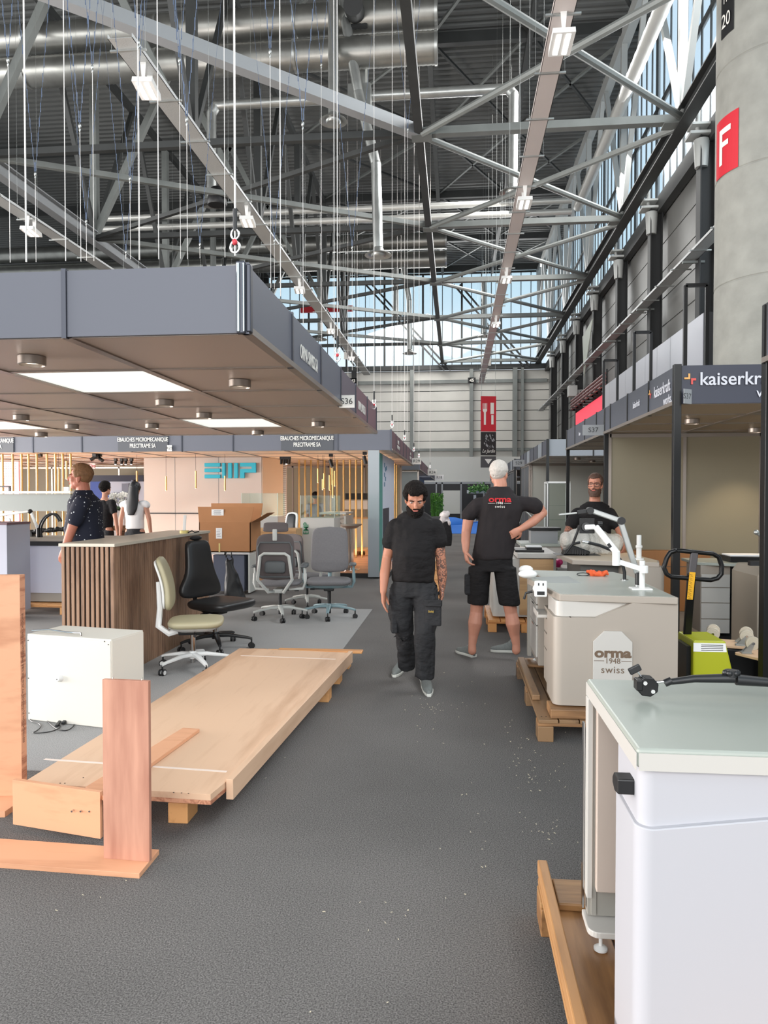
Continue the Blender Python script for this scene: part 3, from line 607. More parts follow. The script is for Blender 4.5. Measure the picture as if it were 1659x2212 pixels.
MB().b2((2.0, 16.36, 0), (2.06, 16.42, ZT)).build('corner_post', steel_k, C7); MB().b2((2.0, 22.94, 0), (2.06, 23.0, ZT)).build('corner_post', steel_k, C7)
flag('S29', 2.0, 21.5, 2.47, 'grey stand number sign reading S29 on the paler lit canopy', .34, .2, signg, black, -1)
C8 = canopy('dark far canopy on the right of the aisle', 2.0, 7, 25, 33, 5, 8, MATS['dark_slate_fascia'], None, -1, sidem=[fascia_m, lit_f], lights=[(2.6, 26)], post_m=steel_k)
MB().b2((1.97, 24.96, 0), (2.04, 25.04, ZT)).build('corner_post', steel_k, C8)
C9 = canopy('furthest canopy on the right of the aisle', 2.0, 7, 35, 43, 5, 8, fascia_m, None, -1, sidem=[fascia_m, lit_f], post_m=steel_k)
# stand walls
wl = mat('beige_stand_wall', s2l(132, 124, 104), .6, 0, .04, 1); wg = mat('grey_stand_wall', s2l(128, 130, 128), .6)
def stand_wall(label, a, b, z0=0, z1=ZB, m=None, th=.04, joints=1.05, pm=None):
    a, b = Vector((*a, 0)), Vector((*b, 0)); o = thing('stand_wall', label, 'partition wall', a); L = (b - a).length; n = max(1, round(L / joints))
    MB().bar(a + Vector((0, 0, (z0 + z1) / 2)), b + Vector((0, 0, (z0 + z1) / 2)), th, z1 - z0).build('wall_panel', m or wl, o)
    for j in range(n + 1): p = a.lerp(b, j / n); MB().b2((p.x - .022, p.y - .03, z0), (p.x + .022, p.y + .03, z1)).build('upright_profile', pm or prof, o)
    k = MB(); k.bar(a + Vector((0, 0, z1 - .03)), b + Vector((0, 0, z1 - .03)), .06, .05); k.build('wall_profile', pm or prof, o); return o
stand_wall('beige back wall panels of the dark canopied stand', (2.2, 10.7), (7.4, 10.7))
stand_wall('beige right wall of the dark canopied stand', (5.3, 7.4), (5.3, 10.6), joints=1)
stand_wall('side wall between the nearest right stand and its neighbour', (2.9, 5.12), (5.2, 5.12), z1=.0 + 1.0) if False else None
stand_wall('grey wall at the back of the middle right stand', (2.5, 15.9), (7.0, 15.9), m=mat('light_grey_wall', s2l(160, 160, 154), .6)) if False else stand_wall('light grey back wall of the stand with the paler lit canopy', (2.1, 20.5), (7.0, 20.5), m=mat('light_grey_wall', s2l(172, 172, 164), .6))
stand_wall('grey aisle side wall further down on the right', (2.05, 20.6), (2.05, 22.9), m=mat('dark_grey_wall', s2l(92, 94, 98), .6))
stand_wall('dark wall of the far right stand', (2.05, 25.1), (2.05, 32.9), m=MATS['dark_grey_wall'])
stand_wall('dark wall of the furthest right stand', (2.05, 35), (2.05, 43), m=wg)
stand_wall('grey wall of the stand beyond the gold poles', (-9, 24.9), (-1.3, 24.9), m=wg)
stand_wall('pale wall of the furthest left stand', (-1.75, 34), (-1.75, 39.4), m=mat('light_grey_wall', s2l(172, 172, 164), .6))
stand_wall('back wall of the stand with gold poles', (-14.5, 21.1), (-1.6, 21.1), m=wl)
# far exit front: black curtain bays and a white panel
o = thing('black_partition', 'black partition bays with a pale doorway at the far end of the aisle', 'partition wall', (0, 50, 0))
m = MB(); m.b2((-2.5, 50, 0), (4.5, 50.1, 2.5)); m.build('black_panel', black, o); m = MB(); m.b2((-2.5, 49.95, 2.5), (5, 50.1, 4.3)); m.build('upper_panel', mat('off_white_panel', s2l(206, 206, 200), .6), o)
m = MB()
for x in (-1.35, -.95, .35, 1.9): m.b2((x - .05, 49.9, 0), (x + .05, 50, 2.55))
m.b2((-2.5, 49.9, 2.45), (5, 50, 2.6)); m.build('frame', MATS['light_grey_girder'], o)
MB().b2((-.9, 49.92, .4), (.28, 49.98, 2.0)).build('doorway_panel', mat('off_white_panel', (1, 1, 1)), o)
blue = mat('bright_blue_carpet', s2l(30, 110, 205), .9)
tag(MB().b2((-.8, 31, 0), (1.6, 46, .012)).build('carpet', blue), 'bright blue carpet lying at the far end of the aisle', 'carpet')
m = MB(); m.prism([(-.6, 44, ), (1.3, 44), (.1, 46.5), (-.5, 46.5)], .012, .05, 'XY'); m.ball((-.3, 42.5, .02), (.9, 2.5, .35)); tag(m.build('carpet_heap', blue, smooth=True), 'rumpled heap of blue carpet at the end of the aisle', 'carpet')
# ================================================================== people
def bake(o, voxel=None, smooth=6, sub=0, factor=.5):
    """fuse overlapping shapes of one mesh into a continuous skin"""
    if voxel:
        r = o.modifiers.new('fuse', 'REMESH'); r.mode = 'VOXEL'; r.voxel_size = voxel; r.use_smooth_shade = True
    if smooth: q = o.modifiers.new('smooth', 'SMOOTH'); q.iterations = smooth; q.factor = factor
    dg = bpy.context.evaluated_depsgraph_get(); dg.update(); me = bpy.data.meshes.new_from_object(o.evaluated_get(dg))
    old = o.data; o.modifiers.clear(); mats = list(old.materials); o.data = me; me.name = o.name
    me.materials.clear(); [me.materials.append(q) for q in mats[:1] or [skin]]
    me.polygons.foreach_set('use_smooth', [True] * len(me.polygons)); me.polygons.foreach_set('material_index', [0] * len(me.polygons)); me.update(); return o
def limb(m, pts, rs, n=14, end=True):
    """tapering limb: extra rings between joints; rs may hold (rx, ry)"""
    P_ = [Vector(p) for p in pts]; out = []; rr = []
    for k in range(len(P_) - 1):
        for j in range(4): t = j / 4; out.append(P_[k].lerp(P_[k + 1], t)); rr.append(rs[k] * (1 - t) + rs[k + 1] * t)
    out.append(P_[-1]); rr.append(rs[-1]); m.tube(out, 0, n, rr)
    for p, r in list(zip(P_, rs))[:None if end else -1]: m.ball(p, r * .985, 12, 8)
def hand(m, wrist, d, pn, curl=.5, s=1, thumb_side=1):
    """palm, five jointed fingers; d = direction to the fingers, pn = palm normal"""
    d = Vector(d).normalized(); pn = (Vector(pn) - d * d.dot(Vector(pn))).normalized(); side = d.cross(pn).normalized() * thumb_side; W = Vector(wrist)
    Mt = Matrix((side, pn, d)).transposed()
    m.loft([(W - d * .01, .026 * s, .02 * s, Mt), (W + d * .03 * s, .036 * s, .019 * s, Mt), (W + d * .07 * s, .042 * s, .018 * s, Mt), (W + d * .095 * s, .04 * s, .014 * s, Mt)], 14)
    for k, (off, L) in enumerate(((.031, .072), (.0105, .082), (-.0105, .076), (-.031, .06))):
        p = W + d * .088 * s + side * off * s; dd = d.copy(); pts = [p]; 
        for j, f in enumerate((.45, .32, .23)):
            a = curl * (.5 + .55 * j) + .08 * k * curl; dd = (d * math.cos(a) + pn * math.sin(a)); pts.append(pts[-1] + dd * L * f * s)
        m.tube(pts, 0, 8, [.0098 * s, .0092 * s, .0082 * s, .0068 * s]); m.ball(pts[-1], .0068 * s, 8, 6)
    p = W + d * .025 * s + side * .03 * s; t1 = p + (d * .6 + side * .7 + pn * .3).normalized() * .038 * s; t2 = t1 + (d * .9 + side * .2 + pn * .4 * (curl + .4)).normalized() * .03 * s; t3 = t2 + (d + pn * .5 * (curl + .3)).normalized() * .024 * s
    m.tube([p, t1, t2, t3], 0, 8, [.014 * s, .0115 * s, .0105 * s, .008 * s]); m.ball(t3, .008 * s, 8, 6)
def head_shape(m, c, M, s=1):
    """skull, jaw, nose, brow, ears, neck root; local +y is the face direction, z up, c = centre of the head"""
    T = lambda x, y, z: Vector(c) + M @ Vector((x * s, y * s, z * s))
    def b(x, y, z, rx, ry, rz): m.ball(T(x, y, z), (rx * s, ry * s, rz * s), 16, 12, M)
    b(0, -.012, .035, .074, .094, .088); b(0, .022, -.02, .062, .07, .082); b(0, .034, -.07, .046, .05, .044); b(0, .056, -.088, .026, .026, .022)
    for q in (-1, 1):
        b(q * .036, .05, -.018, .026, .03, .03); b(q * .045, .0, -.055, .022, .045, .034); b(q * .074, -.008, -.012, .009, .02, .031); b(q * .03, .074, .024, .026, .012, .009)
    b(0, .092, -.014, .0115, .022, .028); b(0, .104, -.028, .0155, .014, .011); b(0, .082, .012, .012, .012, .026)
    b(0, .083, -.056, .026, .012, .0065); b(0, .082, -.066, .022, .012, .007)
def face_parts(o, c, M, s=1, brow=None, glasses=False, lips=True, eyes=True):
    T = lambda x, y, z: Vector(c) + M @ Vector((x * s, y * s, z * s)); ew = mat('eye_white', s2l(168, 160, 154), .3)
    for q in (-1, 1):
        e_ = MB().ball(T(q * .031, .076, .004), (.0125 * s, .0105 * s, .0058 * s), 12, 8, M).build('eye', ew, o, smooth='all')
        MB().ball(T(q * .031, .0845, .004), (.005 * s, .004 * s, .0048 * s), 10, 6, M).build('iris', mat('dark_iris', s2l(50, 38, 30), .2), e_, smooth='all')
        mb = MB(); mb.tube([T(q * .014, .092, .019), T(q * .03, .092, .025), T(q * .05, .08, .02)], .0042 * s, 6); mb.build('eyebrow', brow or mat('dark_hair', s2l(34, 26, 22), .7), o, smooth=True)
    MB().ball(T(0, .093, -.057), (.023 * s, .006 * s, .0045 * s), 12, 6, M).ball(T(0, .092, -.064), (.02 * s, .006 * s, .005 * s), 12, 6, M).build('lips', mat('lips', s2l(170, 95, 85), .5), o, smooth='all')
    if glasses:
        mb = MB()
        for q in (-1, 1):
            cx = q * .033; pts = [T(cx + .029 * math.copysign(abs(math.cos(a)) ** .6, math.cos(a)), .1, .002 + .02 * math.copysign(abs(math.sin(a)) ** .6, math.sin(a))) for a in [2 * PI * j / 20 for j in range(21)]]
            mb.tube(pts, .0028 * s, 6); mb.tube([T(q * .062, .1, .008), T(q * .078, .05, .006), T(q * .08, -.015, .0)], .0025 * s, 6)
        mb.tube([T(-.008, .1, .006), T(.008, .1, .006)], .0025 * s, 6); mb.build('glasses', black, o, smooth=True)
def hair_cap(o, c, M, m_, s=1, top=.01, back=-.07, thick=1.0, front=.03, rough=.006, seed=1, side_=-.02):
    """hair as a shell of tufts over the skull above a hairline"""
    rr = random.Random(seed); vs = MB(); T = lambda x, y, z: Vector(c) + M @ Vector((x * s, y * s, z * s)); C0 = Vector((0, -.012, .035))
    for k in range(1500):
        u = rr.uniform(-1, 1); a = rr.uniform(0, 2 * PI); q = math.sqrt(1 - u * u); d = Vector((q * math.cos(a), q * math.sin(a), u))
        p = C0 + Vector((d.x * .076, d.y * .096, d.z * .09))
        if p.y > front and p.z < .085 - max(0, p.y - front) * .2: continue
        if p.y > .0 and abs(p.x) < .06 and p.z < .07: continue
        lim = side_ if p.y > -.03 else back
        if p.z < lim: continue
        r = (.012 + rr.uniform(0, rough)) * thick * (1 if p.z > .03 else .65)
        vs.ball(T(*(p + d * (thick - 1) * .006)), (r * s, r * s, r * s), 8, 5)
    return bake(vs.build('hair', m_, o), .0055 * s, 2)
def beard(o, c, M, m_, s=1, full=1, chin=0):
    T = lambda x, y, z: Vector(c) + M @ Vector((x * s, y * s, z * s)); vs = MB(); rr = random.Random(5)
    for k in range(420):
        a = rr.uniform(-1.35, 1.35); z = rr.uniform(-.112 - chin, -.045); w_ = .066 - .25 * max(0, -.075 - z)
        x = math.sin(a) * w_; y = .012 + math.cos(a) * (.078 - .2 * max(0, -.1 - z))
        if abs(x) < .028 and -.072 < z < -.046: continue
        if z > -.055 and abs(a) < .9: continue
        r = rr.uniform(.006, .011); vs.ball(T(x, y, z), (r * s,) * 3, 6, 4)
    for k in range(30): vs.ball(T(rr.uniform(-.028, .028), .094, rr.uniform(-.05, -.044)), (.0055 * s,) * 3, 6, 4)
    return bake(vs.build('beard', m_, o), .005 * s, 2)
def shoe(o, heel, toe, up_m, sole_m, name='shoe', s=1, lift=0):
    """trainer: sole, shaped upper, laces; heel/toe are ground points"""
    h, t = Vector(heel), Vector(toe); d = (t - h).normalized(); L = (t - h).length; z = Vector((0, 0, 1)); side = d.cross(z).normalized(); up = side.cross(d)
    M = Matrix((side, d, up)).transposed().to_4x4(); M.translation = h
    prof_ = [(0, .030, .034), (.05, .036, .036), (.22, .036, .036), (.42, .035, .034), (.62, .044, .042), (.8, .045, .04), (.93, .034, .03), (1.0, .016, .014)]
    def ring(zz, sc, z2=None):
        pts = [(-a * sc, y * L, zz) for y, a, b in prof_] + [(b * sc, y * L, zz) for y, a, b in reversed(prof_)]; return pts
    mb = MB(); n = len(prof_) * 2; vs = ring(0, .95) + ring(.012, 1.06) + ring(.028, 1.05); fs = [tuple(reversed(range(n))), tuple(range(2 * n, 3 * n))]
    for k in range(2): fs += [(k * n + j, k * n + (j + 1) % n, (k + 1) * n + (j + 1) % n, (k + 1) * n + j) for j in range(n)]
    mb.add(vs, fs, M); q = mb.build(name, up_m, o); mb2 = MB(); me_s = mb.build('sole', sole_m, q, smooth=True, bevel=.004)
    u = MB(); secs = []
    for y, w_, hh in ((-.01, .022, .07), (.06, .034, .085), (.2, .036, .092), (.36, .036, .08), (.5, .039, .062), (.65, .044, .048), (.8, .043, .038), (.92, .033, .03), (1.0, .016, .02)):
        secs.append((M @ Vector((0, y * L, .016 + hh / 2)), w_, hh / 2 + .01, Matrix((side, up, d)).transposed(), .8))
    u.loft(secs, 18); a = M @ Vector((0, .14 * L, .09)); u.cyl(a, a + Vector((0, 0, .03)), .04, .036, 16)
    tmp = u.build('upper_tmp', up_m, None); bake(tmp, .007, 5)
    me = tmp.data; me.transform(tmp.matrix_basis); me.transform(WM[o.name].inverted()); q.data = me; bpy.data.objects.remove(tmp)
    lc = MB()
    for k in range(5):
        y = (.3 + .075 * k) * L; zz = .112 - .0115 * k; s_ = -1 if k % 2 else 1
        lc.tube([M @ Vector((-.022, y, zz - .008)), M @ Vector((0, y + .008 * s_, zz)), M @ Vector((.022, y, zz - .008))], .0028, 6)
    lc.tube([M @ Vector((0, .26 * L, .115)), M @ Vector((.03, .25 * L, .13)), M @ Vector((.035, .29 * L, .115)), M @ Vector((0, .28 * L, .112))], .0025, 6)
    lc.build('laces', mat('shoe_lace', s2l(150, 150, 146), .7), q, smooth=True); return q
def clothes_noise(o, amp, sc=6, seed=0):
    me = o.data
    for v in me.vertices:
        p = v.co; n_ = noise.noise(Vector((p.x * sc, p.y * sc, p.z * sc * .45 + seed))) ; n2 = noise.noise(Vector((p.x * sc * 2.6, p.y * sc * 2.6, p.z * sc * 1.1 + seed + 9)))
        v.co = p + v.normal * (n_ * amp + n2 * amp * .45)
    me.update(); return o
def torso(m, pel, chest, neck, facing, hw=.175, cw=.2, belly=0., depth=.115, shoulders=None, hem=.0):
    """shirt body as stacked ellipses from hem to collar; facing = angle of the chest's y axis"""
    pel, chest, neck = Vector(pel), Vector(chest), Vector(neck); Mz = Matrix.Rotation(facing, 3, 'Z'); f = Mz @ Vector((0, 1, 0))
    mid = pel.lerp(chest, .45)
    w_ = lambda t, k: (chest.lerp(neck, t), cw * k[0], depth * k[1], Mz, k[2])
    secs = [(pel - Vector((0, 0, hem)), hw * .97, depth + belly * .6, Mz, .92), (pel, hw, depth + belly, Mz, .92), (mid + f * belly * .5, hw * .98, depth + belly, Mz, .92), (chest - (chest - mid) * .25, cw * .95, depth + belly * .3, Mz, .92), (chest, cw, depth * 1.02, Mz, .9), w_(.3, (.93, .98, .9)), w_(.5, (.82, .9, .95)), w_(.68, (.66, .8, 1)), w_(.84, (.5, .68, 1)), (neck, .07, .068, Mz)]
    m.loft(secs, 28)
blk_shirt = mat('black_cotton', s2l(27, 25, 26), .85, 0, .1, 5, .9, 11, spec=.25, stretch=(1, 1, 1.8)); blk_trs = mat('black_work_trousers', s2l(38, 38, 40), .8, 0, .2, 6, .9, 13, spec=.3, stretch=(1, 1, 1.6))
dk_hair = mat('dark_hair', s2l(22, 17, 15), .85, 0, .2, 60, 1.0, 70, spec=.2); grey_hair = mat('grey_cropped_hair', s2l(190, 182, 174), .8, 0, .1, 60); shoe_g = mat('grey_trainer_mesh', s2l(112, 116, 114), .8, 0, .1, 60); shoe_s = mat('trainer_sole', s2l(205, 205, 198), .6)
def tattoo_skin(name, base, lo, hi, amount=.6, axis=0, ylo=None):
    """skin with ink pattern inside a box of object coordinates"""
    m = bpy.data.materials.new(name); m.use_nodes = True; n = m.node_tree; L = n.links; b = n.nodes['Principled BSDF']; b.inputs['Roughness'].default_value = .55
    tc = n.nodes.new('ShaderNodeTexCoord'); nz = n.nodes.new('ShaderNodeTexNoise'); nz.inputs['Scale'].default_value = 38; nz.inputs['Detail'].default_value = 3; nz.inputs['Distortion'].default_value = 2; L.new(tc.outputs['Object'], nz.inputs[0])
    r = n.nodes.new('ShaderNodeValToRGB'); r.color_ramp.elements[0].position = .47; r.color_ramp.elements[1].position = .55; L.new(nz.outputs['Fac'], r.inputs[0])
    sep = n.nodes.new('ShaderNodeSeparateXYZ'); L.new(tc.outputs['Object'], sep.inputs[0]); prev = r.outputs[0]
    for ch, op, val in lo + hi:
        q = n.nodes.new('ShaderNodeMath'); q.operation = op; q.inputs[1].default_value = val; L.new(sep.outputs[ch], q.inputs[0])
        w_ = n.nodes.new('ShaderNodeMath'); w_.operation = 'MULTIPLY'; L.new(prev, w_.inputs[0]); L.new(q.outputs[0], w_.inputs[1]); prev = w_.outputs[0]
    mu = n.nodes.new('ShaderNodeMath'); mu.operation = 'MULTIPLY'; mu.inputs[1].default_value = amount; L.new(prev, mu.inputs[0])
    mx = n.nodes.new('ShaderNodeMix'); mx.data_type = 'RGBA'; mx.inputs['A'].default_value = tuple(base) + (1,); mx.inputs['B'].default_value = s2l(48, 48, 50) + (1,); L.new(mu.outputs[0], mx.inputs['Factor']); L.new(mx.outputs['Result'], b.inputs['Base Color']); return m
# ---- man walking towards the camera -------------------------------------------------
def V(px, py, Y): return at(px, py, Y)
Yw = 5.9
root = thing('person', 'man in black t-shirt and black cargo trousers walking towards the camera, looking down', 'person', gz(895, 1482))
Wt = tattoo_skin('tattooed_skin', s2l(178, 120, 95), [('X', 'GREATER_THAN', .13)], [('Z', 'GREATER_THAN', .55), ('Z', 'LESS_THAN', 1.3)], .8)
hl, hr = V(843, 1175, Yw + .02), V(948, 1175, Yw + .02)
shL, shR = V(856, 1138, Yw), V(939, 1136, Yw)          # viewer left / right shoulder
elL, elR = V(836, 1205, Yw + .03), V(952, 1205, Yw + .02)
wrL, wrR = V(828, 1278, Yw - .08), V(955, 1268, Yw + .05)
neck = V(897, 1098, Yw + .02); hc = V(897, 1078, Yw - .06); chest = V(896, 1138, Yw); pel = V(893, 1250, Yw + .02)
b = MB()
limb(b, [shL, V(845, 1172, Yw + .02), elL, V(831, 1240, Yw - .03), wrL], [.055, .05, .041, .042, .028]); limb(b, [shR, V(947, 1170, Yw + .01), elR, V(955, 1238, Yw + .04), wrR], [.055, .05, .042, .043, .029])
hand(b, wrL, V(829, 1305, Yw - .1) - wrL, (1, -.1, 0), .35, 1.02, -1); hand(b, wrR, V(953, 1300, Yw + .04) - wrR, (-1, -.2, 0), .7, 1.05, 1)
Mh = Euler((R(-24), 0, PI + R(6))).to_matrix()
limb(b, [neck - Vector((0, 0, .06)), neck + Vector((0, -.01, .03)), hc + Vector((0, .01, -.03))], [.062, .056, .052]); head_shape(b, hc, Mh, 1.02)
torso(b, pel, chest, neck - Vector((0, 0, .045)), PI, .15, .165, .03, .09)
body = bake(b.build('body', Wt, root), .0055, 4)
face_parts(root, hc, Mh, 1.02); hair_cap(root, hc, Mh, dk_hair, 1.02, thick=1.0, rough=.016, seed=2, back=-.05, side_=.0); beard(root, hc, Mh, dk_hair, 1.02, chin=.02)
m = MB(); torso(m, pel, chest, neck - Vector((0, 0, .03)), PI, .175, .195, .045, .125, hem=.02)
m.loft([(neck - Vector((0, 0, .07)), .15, .085), (neck - Vector((0, 0, .03)), .088, .076)], 20)
limb(m, [shL + Vector((.05, 0, .01)), shL, V(843, 1172, Yw + .02)], [.066, .068, .07]); limb(m, [shR - Vector((.05, 0, -.01)), shR, V(949, 1170, Yw + .01)], [.066, .068, .07])
s_ = clothes_noise(bake(m.build('t_shirt', blk_shirt, root), .009, 6), .017, 8)
m = MB(); kL, kR = V(872, 1362, Yw + .05), V(917, 1362, Yw - .1); aL, aR = V(878, 1440, Yw + .28), V(916, 1464, Yw - .06)
m.loft([(pel + Vector((0, 0, .03)), .168, .12), (pel - Vector((0, 0, .06)), .178, .13), (pel - Vector((0, 0, .14)), .182, .13)], 24)
limb(m, [V(868, 1275, Yw + .02), V(866, 1320, Yw + .02), kL, V(877, 1405, Yw + .2), aL], [.108, .1, .084, .078, .08], end=False); limb(m, [V(920, 1275, Yw), V(922, 1320, Yw - .05), kR, V(917, 1415, Yw - .08), aR], [.108, .1, .086, .08, .082], end=False)
t_ = clothes_noise(bake(m.build('trousers', blk_trs, root), .01, 5), .022, 8, 3)
pk = MB().box(V(936, 1325, Yw - .16), (.13, .03, .2), R(-8)).build('cargo_pocket', blk_trs, root, bevel=.012); MB().box(V(936, 1303, Yw - .18), (.14, .035, .05), R(-8)).build('pocket_flap', blk_trs, pk, bevel=.006)
q = V(931, 1321, Yw - .183); MB().box(q, (.05, .004, .03), R(-8)).build('label_patch', black, pk); text('Solid', .022, mat('gold_thread', s2l(200, 165, 60), .6), pk, q - Vector((0, .004, 0)), (PI / 2, 0, R(-8)))
MB().box(V(851, 1345, Yw), (.05, .12, .16), R(10)).build('cargo_pocket', blk_trs, root, bevel=.012)
shoe(root, gz(912, 1462) + Vector((0, .02, 0)), gz(927, 1506), shoe_g, shoe_s); shoe(root, gz(876, 1438) + Vector((0, 0, 0)), gz(851, 1464), shoe_g, shoe_s)
# ---- tall man from behind -------------------------------------------------------------
Yo = 7.1
root = thing('person', 'grey haired man in black shorts from behind, red lettering on his t-shirt', 'person', gz(1062, 1420))
sk2 = mat('fair_skin', s2l(182, 126, 104), .55, 0, .07, 12); sh2 = mat('faded_black_cotton', s2l(42, 38, 39), .9, 0, .12, 5, .9, 9, spec=.2, stretch=(1, 1, .7))
shL, shR = V(1030, 1092, Yo), V(1137, 1088, Yo); elL, elR = V(1007, 1150, Yo), V(1172, 1108, Yo + .05); wrL, wrR = V(1006, 1190, Yo - .08), V(1126, 1142, Yo - .12)
neck = V(1081, 1046, Yo); hc = V(1078, 1024, Yo + .02); chest = V(1083, 1098, Yo); pel = V(1063, 1196, Yo); hipz = V(1063, 1215, Yo)
b = MB(); limb(b, [shL, V(1013, 1115, Yo), elL, V(1006, 1170, Yo - .04), wrL], [.062, .056, .047, .044, .031]); limb(b, [shR, V(1158, 1090, Yo + .03), elR, V(1150, 1128, Yo - .04), wrR], [.062, .056, .048, .045, .032])
hand(b, wrL, (.15, -.2, -1), (1, .2, 0), .9, 1.08, 1); hand(b, wrR, (-.8, .1, -.55), (-.3, 1, 0), .7, 1.05, 1)
Mh = Euler((R(3), R(2), R(-22))).to_matrix()
limb(b, [neck - Vector((0, 0, .08)), neck, hc - Vector((0, .01, .05))], [.07, .064, .062]); head_shape(b, hc, Mh, 1.08); torso(b, pel, chest, neck - Vector((0, 0, .05)), 0, .16, .175, .02, .09)
hpL, hpR = V(1037, 1235, Yo), V(1090, 1235, Yo); knL, knR = V(1029, 1322, Yo + .02), V(1104, 1325, Yo + .0); anL, anR = V(1020, 1393, Yo), V(1115, 1392, Yo)
for a, k_, e_ in ((hpL, knL, anL), (hpR, knR, anR)): c_ = k_.lerp(e_, .32) - Vector((0, .02, 0)); limb(b, [a, k_, c_, k_.lerp(e_, .68), e_, e_ - Vector((0, 0, .06))], [.09, .061, .07, .05, .038, .042])
body = bake(b.build('body', sk2, root), .0058, 4)
hair_cap(root, hc, Mh, grey_hair, 1.08, thick=.8, rough=.001, seed=4, back=-.075, side_=-.0); face_parts(root, hc, Mh, 1.08, brow=grey_hair, glasses=True)
m = MB(); torso(m, pel - Vector((0, 0, .02)), chest, neck - Vector((0, 0, .03)), 0, .2, .215, .02, .13, hem=.03); m.loft([(neck - Vector((0, 0, .07)), .14, .09), (neck - Vector((0, 0, .02)), .086, .078)], 20)
limb(m, [shL + Vector((.06, 0, 0)), shL, V(1013, 1112, Yo)], [.075, .078, .08]); limb(m, [shR - Vector((.06, 0, 0)), shR, V(1157, 1093, Yo + .02)], [.075, .078, .08])
s_ = clothes_noise(bake(m.build('t_shirt', sh2, root), .009, 6), .016, 7, 5)
redt = mat('red_print', s2l(190, 26, 34), .7)
yb = chest.y - .15
p = V(1080, 1079, yb); text('orma', .08, redt, root, p, sx=1.25, bold=.002, ext=.004); text('1948', .033, white, root, V(1079, 1087, yb), ext=.004); text('swiss', .038, white, root, V(1080, 1094.5, yb), sp=1.2, ext=.004)
m = MB()
for a, c_ in ((1054, 1070), (1089, 1104)): m.bar(V(a, 1087, yb), V(c_, 1087, yb), .003)
m.build('printed_rule', white, root)
m = MB(); m.loft([(pel + Vector((0, 0, .05)), .19, .13), (pel - Vector((0, 0, .08)), .2, .14), (pel - Vector((0, 0, .17)), .2, .14)], 24)
for a, k_ in ((hpL, knL), (hpR, knR)): e_ = k_ + (a - k_) * .2; m.loft([(a + Vector((0, 0, .05)), .115, .12), (a.lerp(e_, .5), .108, .112), (e_, .103, .105)], 20)
clothes_noise(bake(m.build('shorts', blk_shirt, root), .01, 6), .009, 7, 8)
MB().box(V(1011, 1262, Yo), (.07, .13, .2), R(0)).build('holster_pocket', blk_trs, root, bevel=.02)
for a, d in ((gz(1024, 1418) + Vector((0, -.05, 0)), (-.16, .22, 0)), (gz(1118, 1410) + Vector((.0, 0, 0)), (-.26, .02, 0))):
    h_ = a; shoe(root, h_, h_ + Vector(d) * 1.05, shoe_g, shoe_s)
# ---- bearded man with glasses behind the second bench ---------------------------------------
Yb_ = 8.9
root = thing('person', 'bearded man with glasses in a black t-shirt leaning over bubble wrapped goods', 'person', gz(1282, 1362) * Vector((1, 1, 0)) if False else Vector((V(1282, 1100, Yb_).x, Yb_, 0)))
shL, shR = V(1247, 1110, Yb_), V(1317, 1110, Yb_); neck = V(1285, 1077, Yb_); hc = V(1286, 1047, Yb_ - .05); chest = V(1282, 1112, Yb_); pel = V(1283, 1195, Yb_ + .15)
elL, elR = V(1230, 1140, Yb_ - .05), V(1336, 1140, Yb_ - .05); wrL, wrR = V(1216, 1178, Yb_ - .25), V(1350, 1176, Yb_ - .3)
b = MB(); limb(b, [shL, elL, wrL], [.06, .05, .032]); limb(b, [shR, elR, wrR], [.06, .05, .032]); hand(b, wrL, (.1, -.5, -.9), (.6, 0, -.3), .4, 1.05, -1); hand(b, wrR, (-.3, -.5, -.8), (-.6, 0, -.3), .4, 1.05, 1)
Mh = Euler((R(-2), 0, PI - R(22))).to_matrix(); limb(b, [neck - Vector((0, 0, .08)), neck, hc - Vector((0, -.02, .05))], [.07, .064, .06]); head_shape(b, hc, Mh, 1.08); torso(b, pel, chest, neck - Vector((0, 0, .05)), PI, .15, .165, .03, .09)
for s in (-1, 1): limb(b, [pel + Vector((s * .1, 0, -.1)), Vector((pel.x + s * .12, pel.y, .5)), Vector((pel.x + s * .13, pel.y + .02, .08))], [.09, .06, .045])
body = bake(b.build('body', tattoo_skin('tattooed_forearm_skin', s2l(168, 112, 90), [('X', 'LESS_THAN', -.18)], [('Z', 'LESS_THAN', 1.35), ('Z', 'GREATER_THAN', .6)], .8), root), .006, 4)
br = mat('brown_hair', s2l(70, 46, 34), .7); hair_cap(root, hc, Mh, br, 1.08, thick=.8, rough=.006, seed=6); beard(root, hc, Mh, br, 1.08, chin=.015); face_parts(root, hc, Mh, 1.08, brow=br, glasses=True)
m = MB(); torso(m, pel, chest, neck - Vector((0, 0, .035)), PI, .2, .215, .05, .13); m.loft([(neck - Vector((0, 0, .09)), .18, .09), (neck - Vector((0, 0, .035)), .09, .08)], 20); limb(m, [shL + Vector((.05, 0, 0)), shL, shL.lerp(elL, .75)], [.074, .076, .074]); limb(m, [shR - Vector((.05, 0, 0)), shR, shR.lerp(elR, .75)], [.074, .076, .074])
clothes_noise(bake(m.build('t_shirt', blk_shirt, root), .01, 6), .008, 6, 11)
m = MB(); m.loft([(pel + Vector((0, 0, .05)), .185, .14), (pel - Vector((0, 0, .15)), .2, .14)], 20)
for s in (-1, 1): limb(m, [pel + Vector((s * .1, 0, -.12)), Vector((pel.x + s * .12, pel.y, .5)), Vector((pel.x + s * .13, pel.y, .1))], [.115, .09, .075])
bake(m.build('trousers', blk_trs, root), .012, 4)
for s in (-1, 1): shoe(root, (pel.x + s * .13, pel.y + .05, 0), (pel.x + s * .15, pel.y - .22, 0), shoe_g, shoe_s)
